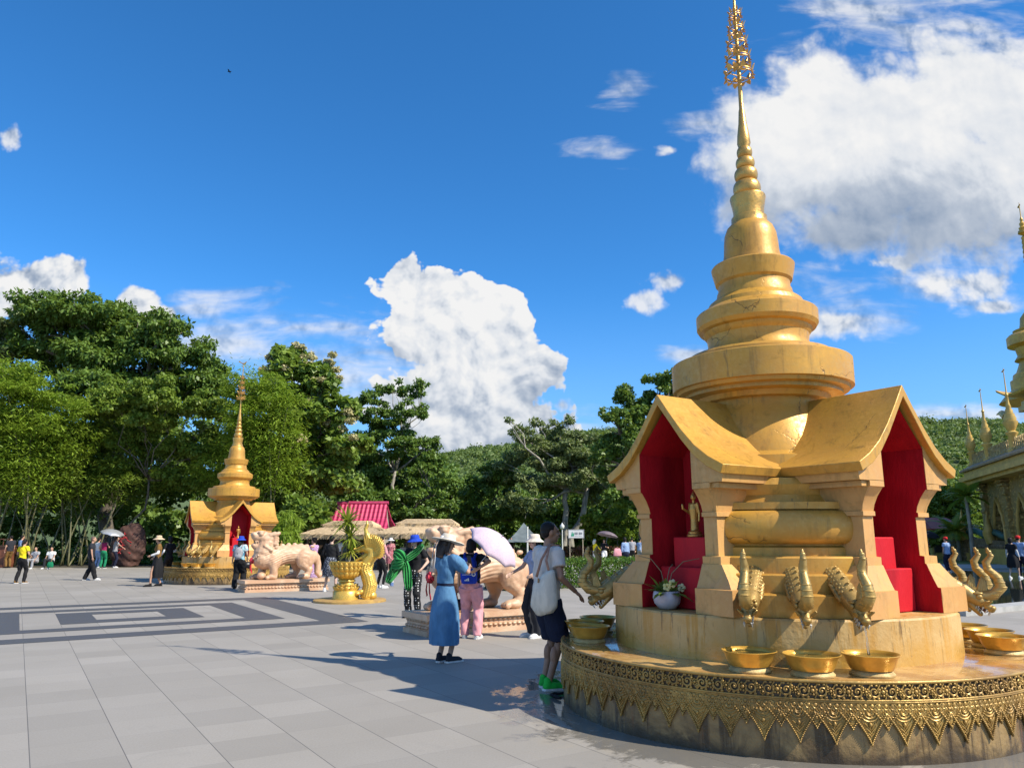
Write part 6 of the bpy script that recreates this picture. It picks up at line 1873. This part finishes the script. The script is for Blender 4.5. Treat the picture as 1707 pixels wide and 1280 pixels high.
def sign():
    Y = 43; a, b_ = at(948, 883, Y), at(973, 896, Y)
    cx = (a.x + b_.x) / 2; w = b_.x - a.x; zc = (a.z + b_.z) / 2; h = a.z - b_.z
    rt = empty('notice_board', (cx, Y, 0), 0, 'white notice board with green emblem and grey lettering on two thin posts', 'sign')
    mb = MB(); mb.box((0, 0, zc), (w, .04, h)); mb.build('board', [M_WHITE], rt, 0)
    mb = MB()
    for s in (-1, 1): mb.box((s * (w / 2 + .015), -.0, zc), (.03, .06, h + .06)); mb.box((0, 0, zc + s * (h / 2 + .015)), (w, .06, .03))
    mb.build('frame', [pm('sign_frame', (.35, .34, .32), None, 8, .5)], rt, 0)
    for s in (-1, 1):
        mb = MB(); mb.tube([(s * w * .44, .05, 0), (s * w * .44, .05, zc + h / 2)], .025, 8); mb.build('post', [pm('sign_post', (.48, .40, .28), None, 8, .6)], rt, 60)
    mb = MB()
    mb.prism([(-w * .36, zc - h * .30), (-w * .26, zc + h * .32), (-w * .22, zc - h * .05), (-w * .15, zc + h * .2), (-w * .14, zc - h * .30)], -.030, -.022, 'xz')
    mb.build('emblem', [pm('sign_green', (.06, .38, .22), None, 8, .5)], rt, 0)
    mb = MB()
    for k in range(9):
        x = -w * .08 + k * w * .055
        if k == 4: continue
        mb.box((x, -.026, zc + h * .14), (w * .036, .008, h * .05)); mb.box((x, -.026, zc - h * .02), (w * .036, .008, h * .05)); mb.box((x + .01 * (k % 3 - 1), -.027, zc + h * .05), (w * .012, .008, h * .28)); mb.box((x, -.026, zc - h * .28), (w * .03, .008, h * .035))
    mb.build('lettering', [pm('sign_ink', (.12, .13, .14), None, 8, .6)], rt, 0)
sign()
def lamp():
    Y = 52; t_ = at(937, 874, Y)
    rt = empty('street_lamp', (t_.x, Y, 0), 0, 'thin white street lamp standing on the lawn left of the notice board', 'lamp')
    mb = MB(); mb.tube([(0, 0, 0), (0, 0, t_.z - .3)], [.05, .035], 8); mb.build('pole', [M_WHITE], rt, 60)
    mb = MB(); mb.lathe([(.05, t_.z - .32), (.14, t_.z - .25), (.16, t_.z - .08), (.05, t_.z + .05), (.02, t_.z + .12)], 14); mb.build('lantern', [M_WHITE], rt, 60)
lamp()
def rock():
    o = Vector((at(214, 905, 43.5).x, 43.5, 0))
    rt = empty('inscribed_rock', o, 0, 'tall rounded brown boulder with red brush inscription in the shade', 'rock')
    mb = MB(); mb.loft([oval(z, rx, ry, 0, cx, 28, .05, 4, z) for z, rx, ry, cx in ((0, .7, .45, 0), (.35, .72, .46, 0), (.38, .86, .5, 0), (.9, .98, .52, -.02), (1.5, .92, .48, .04), (2.0, .72, .38, .14), (2.3, .42, .25, .2), (2.40, .15, .1, .22))])
    me = sculpt(mb, .07, 2, lambda co: .05 * np.sin(co[:, 0] * 7 + co[:, 2] * 5) * np.sin(co[:, 2] * 6 + 1) + .02 * np.sin(co[:, 0] * 23) * np.sin(co[:, 2] * 19))
    link('boulder', me, [pm('rock_brown', (.10, .045, .032), (.06, .028, .02), 3, .8, 0, .8, 14)], rt, 180)  # base colour darkened to stand for shade from the bamboo overhead
    mb = MB()
    def st(pts, r): mb.tube([(x, -.50 + .16 * max(z - 1.2, 0) ** 1.3, z) for x, z in pts], r, 6, None, True, .6)
    r = .030                                               # broad brush strokes as seen on the stone
    for z0 in (.72, 1.32):
        st([(-.42, z0 + .40), (.02, z0 + .46), (.42, z0 + .44)], r); st([(-.05, z0 + .58), (-.06, z0 + .25), (-.30, z0 - .02)], r); st([(.02, z0 + .32), (.18, z0 + .12), (.42, z0)], r)
        st([(-.30, z0 + .22), (.26, z0 + .25)], r * .8); st([(-.20, z0 + .10), (-.12, z0 - .02)], r)
    mb.build('inscription', [pm('red_paint', (.38, .02, .02), None, 9, .6)], rt, 60)
rock()
def kiosk():
    o = at(-2, 920, 42)
    rt = empty('wooden_kiosk', (o.x, 42, 0), 0, 'brown wooden counter with lattice top at the left edge', 'kiosk')
    mb = MB(); mb.box((0, 0, .55), (1.5, .8, 1.1)); mb.build('counter', [pm('red_brown_wood', (.20, .07, .035), (.12, .04, .02), 6, .6, 0, .3)], rt, 0)
    mb = MB(); mb.box((0, -.02, 1.14), (1.6, .9, .07)); mb.build('top', [M_WOODD], rt, 0)
    mb = MB()
    for k in range(7): mb.box((-.66 + .22 * k, -.38, 1.33), (.03, .03, .34))
    mb.box((0, -.38, 1.51), (1.4, .04, .04)); mb.build('lattice', [MATS['red_brown_wood']], rt, 0)
kiosk()
# bird high in the sky
bp = at(382, 120, 90)
mb = MB(); mb.cap((-.16, 0, 0), (.16, 0, .02), .05, .06, 8); mb.ell((.24, 0, .04), (.06, .05, .05))
for s in (-1, 1): mb.loft([[(-.10, s * .03, .03), (.10, s * .03, .03), (.10, s * .03, .045), (-.10, s * .03, .045)], [(-.08, s * .28, .14), (.06, s * .28, .14), (.06, s * .28, .15), (-.08, s * .28, .15)], [(-.08, s * .50, .06), (-.04, s * .50, .06), (-.04, s * .50, .065), (-.08, s * .50, .065)]])
bo = mb.build('bird', [F['black']], None, 60); bo.location = bp; tag(bo, 'tiny dark bird flying alone high in the blue sky at the left', 'bird')

# ------------------------------------------------------------------ small things in and on the near stupa
def chap(n, t_, z): # chapel coordinates of the left niche (facing -BX) of the near stupa
    return S1 - BX * n - AX * t_ * 0 + Vector((AX.x * -t_, AX.y * -t_, z))
def make_buddha():
    rt = empty('buddha_statue', (0, 0, 0), 0, 'x', 'statue', 'small standing gold statues in the niches')
    B = MB()
    B.lathe([(.075, 0), (.078, .02), (.06, .03), (.066, .045), (.05, .055)], 24)
    B.tube([(0, 0, .05), (0, .0, .16), (0, 0, .26), (0, 0, .31)], [.040, .036, .048, .040], 14, None, True, .8)
    for s in (-1, 1):
        B.cap((s * .018, 0, .06), (s * .02, .02, .055), .018, .014, 8); B.cap((s * .045, 0, .305), (s * .062, -.005, .225), .018, .015, 8)
    B.cap((-.062, -.005, .225), (-.058, -.0, .15), .014, .011, 8); B.cap((.062, -.005, .225), (.066, .075, .262), .014, .011, 8); B.cap((.066, .078, .262), (.066, .085, .30), .012, .010, 8)
    B.cap((0, 0, .32), (0, 0, .345), .016, .016, 8); B.ell((0, .003, .372), (.026, .028, .034)); B.ell((0, 0, .402), (.016, .016, .014)); B.cap((0, 0, .41), (0, 0, .435), .007, .003, 6)
    for s in (-1, 1): B.ell((s * .026, 0, .368), (.005, .008, .016))
    B.cap((0, .028, .372), (0, .033, .364), .004, .006, 6)
    link('figure', sculpt(B, .0045, 2), [G_SPIRE], rt, 180)
    return rt
bd = make_buddha()
bd.location = chap(1.09, 0, 1.562); bd.rotation_euler = (0, 0, math.atan2(-BX.y, -BX.x) - pi / 2)
bd['label'] = 'small golden standing statue with raised hand on the red altar of the near stupa'
bd2 = dup(bd); bd2.location = S2 - AX * 1.09 + Vector((0, 0, 1.562)); bd2.rotation_euler = (0, 0, math.atan2(-AX.y, -AX.x) - pi / 2)
bd2['label'] = 'small golden statue in the front niche of the far stupa, above the navy hat'
fp = chap(1.40, -.09, .922)
def flowerpot():
    rt = empty('flower_pot', fp, 0, 'round white flower pot with orchids and dark leaves standing in the left niche', 'flower pot')
    mb = MB(); mb.lathe([(.06, 0), (.075, .004), (.115, .05), (.128, .10), (.120, .15), (.112, .158), (.105, .15), (.10, .12), (.01, .118)], 32); mb.build('pot', [pm('pale_glaze', (.55, .53, .58), (.42, .40, .46), 7, .3)], rt, 60)
    V, Q = [], []
    for i in range(34):
        a = rng.uniform(0, 2 * pi); l = rng.uniform(.12, .26); e = R(rng.uniform(15, 75)); d = np.array([math.cos(a) * math.cos(e), math.sin(a) * math.cos(e), math.sin(e)]); sd = np.array([-math.sin(a), math.cos(a), 0]); p = np.array([.05 * math.cos(a), .05 * math.sin(a), .13]); b0 = len(V)
        for k in range(4):
            w = .026 * (.5, 1, .8, .03)[k]; V += [p - sd * w, p + sd * w]; d = d + np.array([0, 0, -.32]); d /= np.linalg.norm(d); p = p + d * l / 3
        for k in range(3): Q.append((b0 + 2 * k, b0 + 2 * k + 1, b0 + 2 * k + 3, b0 + 2 * k + 2))
    link('leaves', np_mesh('leaves', np.array(V), np.array(Q)), [L_DARK], rt, 0)
    mb = MB()
    for x, y, h in ((.16, -.10, .42), (-.14, .03, .44), (.05, .05, .36)): mb.tube([(0, 0, .12), (x * .3, y * .3, h * .75), (x * .9, y * .9, h), (x * 1.7, y * 1.7, h + .03)], [.005, .004, .004, .003], 6)
    mb.build('stem', [pm('stem_brown', (.28, .22, .12), None, 9, .6)], rt, 60)
    mb = MB()
    for x, y, z in ((-.02, -.12, .20), (.03, -.13, .23), (.12, -.08, .19)):
        for k in range(5):
            a = 2 * pi * k / 5; mb.ell((x + .022 * math.cos(a), y, z + .022 * math.sin(a)), (.018, .008, .018), None, 8, 5)
    mb.build('blossom', [pm('cream_petals', (.66, .60, .22), (.60, .56, .34), 9, .6)], rt, 60)
flowerpot()
mb = MB(); q = gp(944, 1158)
mb.tube([(0, 0, .02), (-.05, -.05, .022), (-.10, -.03, .022), (-.14, -.10, .022), (-.10, -.18, .022)], .014, 8); mb.cap((-.10, -.18, .022), (-.06, -.25, .022), .02, .016, 8); mb.tube([(0, 0, .02), (.07, .06, .12), (.10, .10, .2)], .012, 8)
ho = mb.build('water_hose', [F['black']], None, 60); ho.location = (q.x - .02, q.y, 0); tag(ho, 'short black hose lying on the wet paving at the foot of the big stupa', 'hose')

# ------------------------------------------------------------------ temple at the right edge
G_T1 = mat_goldpaint('temple_gold', (.72, .48, .13), (.56, .36, .09), (.76, .54, .2), .45, .15, False)
G_T2 = mat_goldpaint('temple_gold_bright', (.72, .42, .07), (.54, .30, .05), (.74, .48, .12), .4, .15, False)
def carved(name, c1, c2):
    m, t, b = new_mat(name); co = t.coord()
    v = t.voro(co, 4.2, 'F1'); n = t.noise(co, 12, 5, .7, 1.5)
    c = t.mix(t.ramp(t.math('ADD', v, t.math('MULTIPLY', n, .4)), .28, .62), c1, c2)
    t.l.new(c, b.inputs['Base Color']); b.inputs['Roughness'].default_value = .5; b.inputs['Metallic'].default_value = .08
    t.l.new(t.bump(t.math('ADD', t.math('MULTIPLY', v, -1.0), t.math('MULTIPLY', n, .5)), 1.0, .12), b.inputs['Normal'])
    return m
G_CARV = carved('temple_carving', (.90, .64, .20), (.42, .28, .09))
M_TILES = pm('temple_roof_tiles', (.36, .25, .12), (.24, .16, .08), 5, .6, 0, .5, 18)  # brown tiles, two tones mixed by noise
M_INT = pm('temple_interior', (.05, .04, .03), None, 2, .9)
M_BAL = pm('naga_scales_brown', (.30, .21, .12), (.16, .11, .06), 3, .6, .1, .9, 9)
M_TEAL = pm('naga_teal', (.09, .20, .16), (.05, .12, .10), 6, .5, .1, .5, 20)
def lotus_spire(s=1.0):
    return [(.26, 0), (.26, .25), (.17, .30), (.17, .9), (.25, 1.0), (.26, 1.08), (.15, 1.15), (.21, 1.3), (.29, 1.5), (.30, 1.62), (.24, 1.64), (.26, 1.75), (.20, 1.95), (.21, 2.0), (.15, 2.02), (.16, 2.15), (.10, 2.3), (.12, 2.34), (.07, 2.5), (.05, 2.9), (.08, 2.94), (.03, 3.05), (.02, 3.9), (.01, 4.3)]
def temple():
    D = Vector((-.32, -.95, 0)).normalized(); Nn = Vector((.95, -.32, 0)).normalized()   # along the facade towards us; inwards
    P0 = Vector((32.5, 52.2, 0))
    rz = math.atan2(D.y, D.x)
    rt = empty('golden_temple', P0, rz, 'ornate golden temple with arcade, spirelets and a tall ringed stupa at the right edge', 'temple')
    # local: +X along the facade (towards the camera), +Y inwards (Nn is left of D?)
    sy = 1 if Vector((-D.y, D.x, 0)).dot(Nn) > 0 else -1
    L, ZE = 20.0, 5.6
    nb = 4; W = 5.0
    def Y(v): return v * sy
    base = MB(); base.box((L / 2 - .6, Y(6), .3), (L + 2, 14, .6)); base.box((L / 2 - .4, Y(5.7), .78), (L + 1.4, 13.2, .36)); base.build('base', [G_T1], rt, 0)
    for k in range(nb + 1):
        x = W * k + .3
        mb = MB()
        mb.box((x, Y(.35), 3.3), (.85, .7, 4.7)); 
        for z, e in ((1.1, .14), (1.45, .07), (2.4, .05), (3.6, .05), (4.6, .07), (5.2, .14), (5.45, .20)): mb.box((x, Y(.33), z), (.85 + 2 * e, .7 + 2 * e, .16))
        mb.build('pilaster', [G_CARV], rt, 0)
    for k in range(nb):
        x0, x1 = W * k + .725, W * (k + 1) - .125
        w = x1 - x0; cx = (x0 + x1) / 2; hw = .95 if False else w * .27
        # wall with a cusped arch opening
        arch = [(cx - hw, .96), (cx - hw, 2.6), (cx - hw * .82, 2.9), (cx - hw * .86, 3.2), (cx - hw * .55, 3.55), (cx - hw * .5, 3.8), (cx, 4.45)]
        arch += [(2 * cx - a, b_) for a, b_ in arch[:-1]][::-1]
        mb = MB()
        left = [(x0, .96)] + arch[:7] + [(cx, 5.6), (x0, 5.6)]
        right = [(x1, .96), (x1, 5.6), (cx, 5.6)] + arch[6:]
        mb.prism(left, Y(.25), Y(.65), 'xz'); mb.prism(right, Y(.25), Y(.65), 'xz')
        mb.build('arcade_wall', [G_CARV], rt, 0)
        mb = MB(); mb.tube([(a, Y(.2), b_) for a, b_ in arch], .10, 6); mb.build('arch_moulding', [G_T1], rt, 60)
    mb = MB(); mb.box((L / 2, Y(6.4), 3.2), (L, .3, 4.6)); mb.box((.2, Y(5.8), 3.2), (.4, 9.5, 4.6)); mb.box((L / 2, Y(5.5), 5.5), (L, 10, .2)); mb.build('inner_wall', [M_INT], rt, 0)
    mb = MB()
    for z, o, h in ((5.72, .25, .24), (6.0, .5, .32), (6.35, .2, .4)): mb.box((L / 2, Y(5.2 - o / 2), z), (L + 1 + o * 2, 11.4 + o, h))
    mb.build('cornice', [G_T1], rt, 0)
    mb = MB(); mb.loft([[(-1.0, Y(-.9), 6.56), (L + 1.3, Y(-.9), 6.56), (L + 1.3, Y(11.6), 6.56), (-1.0, Y(11.6), 6.56)], [(-1.0, Y(-.9), 6.70), (L + 1.3, Y(-.9), 6.70), (L + 1.3, Y(11.6), 6.70), (-1.0, Y(11.6), 6.70)], [(.6, Y(.9), 7.75), (L - .6, Y(.9), 7.75), (L - .6, Y(10), 7.75), (.6, Y(10), 7.75)]])
    mb.build('roof', [M_TILES], rt, 0)
    mb = MB()
    mb.box((L / 2, Y(-.1), 7.0), (L + .6, .25, .5))
    for k in range(60):
        x = -.2 + k * (L + .4) / 59
        mb.prism([(x - .16, 7.2), (x + .16, 7.2), (x + .12, 7.5), (x, 7.9), (x - .12, 7.5)], Y(-.16), Y(-.04), 'xz')
    mb.build('parapet', [G_CARV], rt, 0)
    for x, y, s in ((-.5, -.1, 1.15), (3.6, -.1, 1.25), (9.0, -.1, 1.3), (14.0, -.1, 1.3), (2.4, 6.5, 1.1), (-.6, 7, 1.1)):
        mb = MB(); mb.lathe([(r * s, z * s) for r, z in lotus_spire()], 14, Matrix.Translation((x, Y(y), 6.85)))
        mb.tube([(x - .25, Y(y), 6.85 + 4.15 * s), (x + .2, Y(y), 6.85 + 4.2 * s)], [.05, .03], 6)
        mb.build('spirelet', [G_T1], rt, 60)
    # upper storey
    for o_ in rt.children: o_.scale = (1, 1, .93)
    U = Vector((39.8, 57.0, 0)) - P0
    ux, uy = U.dot(D), U.dot(Nn)
    mb = MB()
    cx, cy = ux + 7, uy + 7
    mb.box((cx, Y(cy), 5.5), (13.6, 13.6, 11)); mb.build('upper_storey', [G_CARV], rt, 0)
    for k in range(4):
        x = cx - 5.4 + 3.6 * k
        mb = MB(); mb.prism([(x - .6, 8.0), (x - .6, 10.0), (x, 11.2), (x + .6, 10.0), (x + .6, 8.0)], Y(cy - 6.86), Y(cy - 6.6), 'xz'); mb.build('window', [M_INT], rt, 0)
        mb = MB(); mb.tube([(x - .75, Y(cy - 6.9), 8), (x - .75, Y(cy - 6.9), 10.1), (x, Y(cy - 6.9), 11.6), (x + .75, Y(cy - 6.9), 10.1), (x + .75, Y(cy - 6.9), 8)], .16, 6); mb.build('window_surround', [G_T1], rt, 60)
    mb = MB()
    for z, o, h in ((10.9, .25, .3), (11.35, .55, .4), (11.8, .35, .3)): mb.box((cx, Y(cy), z), (13.6 + 2 * o, 13.6 + 2 * o, h))
    mb.build('upper_cornice', [G_T1], rt, 0)
    # curved yellow eaves with upturned corners
    mb = MB(); rings = []
    for z, hw, lift in ((12.0, 8.4, 1.0), (12.15, 8.45, 1.05), (12.2, 7.6, .45), (13.0, 6.4, 0), (14.2, 5.4, 0)):
        ring = []
        for s in range(4):
            for i in range(8):
                q = -1 + 2 * i / 8
                c = [(q, -1), (1, q), (-q, 1), (-1, -q)][s]
                ring.append((cx + c[0] * hw, Y(cy + c[1] * hw), z + lift * abs(q) ** 4))
        rings.append(ring)
    mb.loft(rings); mb.build('upper_eaves', [G_T2], rt, 40)
    hb = MB(); p0 = (cx - 8.2, Y(cy - 8.2), 11.4)
    hb.tube([(p0[0] + .9, p0[1], p0[2] - .6), (p0[0] + .3, p0[1], p0[2] - .3), (p0[0] - .2, p0[1], p0[2] - .1), (p0[0] - .7, p0[1], p0[2] + .0), (p0[0] - 1.7, p0[1], p0[2] + .02)], [.35, .3, .26, .14, .03], 8); hb.build('bird_head', [G_T1], rt, 60)
    # great ringed stupa on top
    C = Vector(at(1737, 600, 68)) - P0; tx, ty = C.dot(D), C.dot(Nn)
    def zz(py): return at(1720, py, 68).z
    pr = [(5.2, zz(668)), (4.4, zz(655)), (4.2, zz(652)), (3.7, zz(648)), (3.7, zz(632)), (3.4, zz(630)), (3.3, zz(622)), (2.9, zz(618)), (2.6, zz(608)), (2.4, zz(600)), (2.9, zz(598)), (2.5, zz(590)), (2.7, zz(578)), (3.5, zz(574)), (3.5, zz(560)), (3.2, zz(556)), (2.6, zz(553)), (2.7, zz(549)), (1.95, zz(546)), (1.8, zz(538)), (1.7, zz(528)), (1.2, zz(519)), (.75, zz(515))]
    y = 512; r = .72
    while y > 400:
        pr += [(r * .82, zz(y)), (r, zz(y - 3)), (r, zz(y - 5)), (r * .82, zz(y - 7.5))]; y -= 8.0; r *= .94
    pr += [(.26, zz(400)), (.34, zz(396)), (.10, zz(393)), (.60, zz(389)), (.55, zz(385)), (.35, zz(384)), (.45, zz(380)), (.25, zz(378)), (.32, zz(373)), (.15, zz(370)), (.2, zz(366)), (.06, zz(362)), (.05, zz(348)), (.02, zz(338))]
    mb = MB(); mb.lathe([(r * .74, z) for r, z in pr], 32, Matrix.Translation((tx, Y(ty), 0)))
    mb.tube([(tx - .3, Y(ty), zz(344)), (tx + .2, Y(ty), zz(342))], [.1, .04], 6)
    mb.build('great_stupa', [G_T2], rt, 30)
    return rt, D, Nn, P0
tp_, TD, TN, TP0 = temple()
def balustrade():
    a = at(1581, 915, 57); 
    d = (at(1760, 915, 44) - a); d.z = 0; L = d.length; rz = math.atan2(d.y, d.x)
    rt = empty('naga_balustrade', (a.x, a.y, 0), rz, 'dark brown scaled stair wall with teal naga rails and golden crests before the temple', 'wall')
    mb = MB(); mb.prism([(0, 0), (L, 0), (L, 1.15), (L * .3, 1.55), (.6, 2.3), (.1, 2.4), (.0, 1.6)], -.3, .3, 'xz'); mb.build('wall', [M_BAL], rt, 0)
    mb = MB()
    for row in range(5):
        for k in range(46):
            x = .5 + (k + .5 * (row % 2)) * L / 47; z = .25 + row * .26
            if z < np.interp(x, [0, .6, L * .3, L], [2.3, 2.2, 1.4, 1.0]) - .1: mb.ell((x, -.30, z), (.15, .05, .13), None, 7, 4)
    mb.build('scales', [M_BAL], rt, 60)
    mb = MB(); pts = [(.6 + i * L / 40, 0, np.interp(i / 40, [0, .3, 1], [2.35, 1.75, 1.35]) + .28 * abs(math.sin(i * .42)) ** 1.2) for i in range(40)]
    mb.tube(pts, .22, 8); mb.build('naga_rail', [M_TEAL], rt, 60)
    for k in range(4):
        x = 3.2 + 3.4 * k; z = np.interp(x / L, [0, .3, 1], [2.35, 1.75, 1.35])
        mb = MB(); mb.tube([(x, -.2, z - .4), (x - .1, -.35, z + .2), (x + .1, -.35, z + .6), (x - .05, -.3, z + 1.1), (x + .05, -.3, z + 1.7)], [.32, .30, .24, .12, .02], 8)
        mb.ell((x - .25, -.4, z + .3), (.3, .15, .15), None, 8, 6); mb.build('naga_crest', [G_T1], rt, 60)
balustrade()
def yellow_house():
    Y = 60; a, b_ = at(1522, 874, Y), at(1590, 874, Y)
    rt = empty('small_house', ((a.x + b_.x) / 2, Y, 0), 0, 'small yellow house with red tiled roof seen through the gap right of the big stupa', 'house')
    w = b_.x - a.x; z = at(1540, 884, Y).z
    mb = MB(); hip(mb, 0, 0, w, 5, z, z + 1.0, w * .55, .4); mb.build('roof', [pm('dull_red_tiles2', (.36, .07, .05), (.25, .05, .04), 6, .6, 0, .5)], rt, 0)
    mb = MB(); mb.box((0, 0, z / 2), (w * .8, 3.6, z)); mb.build('wall', [pm('yellow_wall', (.52, .42, .12), (.45, .36, .1), 3, .8)], rt, 0)
    for x in (-.25, .1): 
        mb = MB(); mb.box((x * w, -1.82, 1.0), (.7, .06, 1.0)); mb.build('window', [M_INT], rt, 0)
yellow_house()
def palm(label, px, py, Y, L, n, mat, h0=None):
    top = at(px, py, Y)
    rt = empty('palm_tree', (top.x, Y, 0), 0, label, 'palm')
    if h0 is None:
        mb = MB(); mb.tube([(0, 0, -.1), (.05, 0, top.z * .5), (0, 0, top.z)], [.16, .12, .10], 10); mb.build('trunk', [BARKP], rt, 60)
    V, Q = [], []
    for i in range(n):
        a = 2 * pi * i / n + rng.uniform(-.2, .2); e = R(rng.uniform(5, 75)); d = np.array([math.cos(a) * math.cos(e), math.sin(a) * math.cos(e), math.sin(e)]); p = np.array([0, 0, top.z]); l = L * rng.uniform(.8, 1.1)
        for k in range(12):
            sd = np.cross(d, [0, 0, 1]); sd /= np.linalg.norm(sd) + 1e-9
            for s in (-1, 1):
                ll = l * .34 * (1 - abs(k / 11 - .4)) ; q = d * .55 + sd * s * .8 + np.array([0, 0, -.25]); q /= np.linalg.norm(q); w = .085 * L / 1.5
                b0 = len(V); V += [p - d * w, p + d * w, p + q * ll * .6 + d * w * .7, p + q * ll]; Q.append((b0, b0 + 1, b0 + 2, b0 + 3))
            d = d + np.array([0, 0, -.11]); d /= np.linalg.norm(d); p = p + d * l / 12
    link('fronds', np_mesh('fronds', np.array(V), np.array(Q)), [mat], rt, 0)
palm('small palm with green fronds in front of the temple arcade', 1610, 828, 50, 1.6, 16, L_MID)
palm('low palm with bright yellow green fronds beside the temple stair', 1594, 886, 54, 1.9, 22, L_PALM)
tree('garden_bush', 'green bush beside the yellow house', G(1556, 55), px_clumps(55, [(1556, 900, 16), (1570, 895, 14), (1542, 905, 12)], .5, 1), 3500, .2, .08, L_MID, BARK, .05)
tree('dark_tree', 'dark tree between the big stupa gable and the temple', G(1570, 72), px_clumps(72, [(1560, 845, 30), (1590, 850, 28), (1540, 860, 30), (1600, 875, 22), (1575, 825, 18)], 1.2, .9), 12000, .3, .11, L_DARK, BARK, .2)
# thin stream of water from the front naga nearest the right niche into its bowl
m, t, b = new_mat('falling_water')
b.inputs['Base Color'].default_value = (.9, .95, 1, 1); b.inputs['Roughness'].default_value = .05; b.inputs['Transmission Weight'].default_value = .9; b.inputs['IOR'].default_value = 1.33
for k in range(4):
    if math.cos(bx_ + pi / 4 + k * pi / 2 - math.atan2(-S1.y, -S1.x)) > .7:
        a = bx_ + pi / 4 + k * pi / 2 + R(13.5)
d = Vector((math.cos(a), math.sin(a), 0))
mb = MB(); mb.tube([d * r + Vector((0, 0, z)) for r, z in ((1.80, .925), (1.825, .88), (1.838, .80), (1.845, .69))], [.007, .006, .007, .010], 8)
ws = mb.build('water_stream', [m], None, 180); ws.location = S1
tag(ws, 'thin stream of water falling from a naga mouth into a front bowl', 'water')
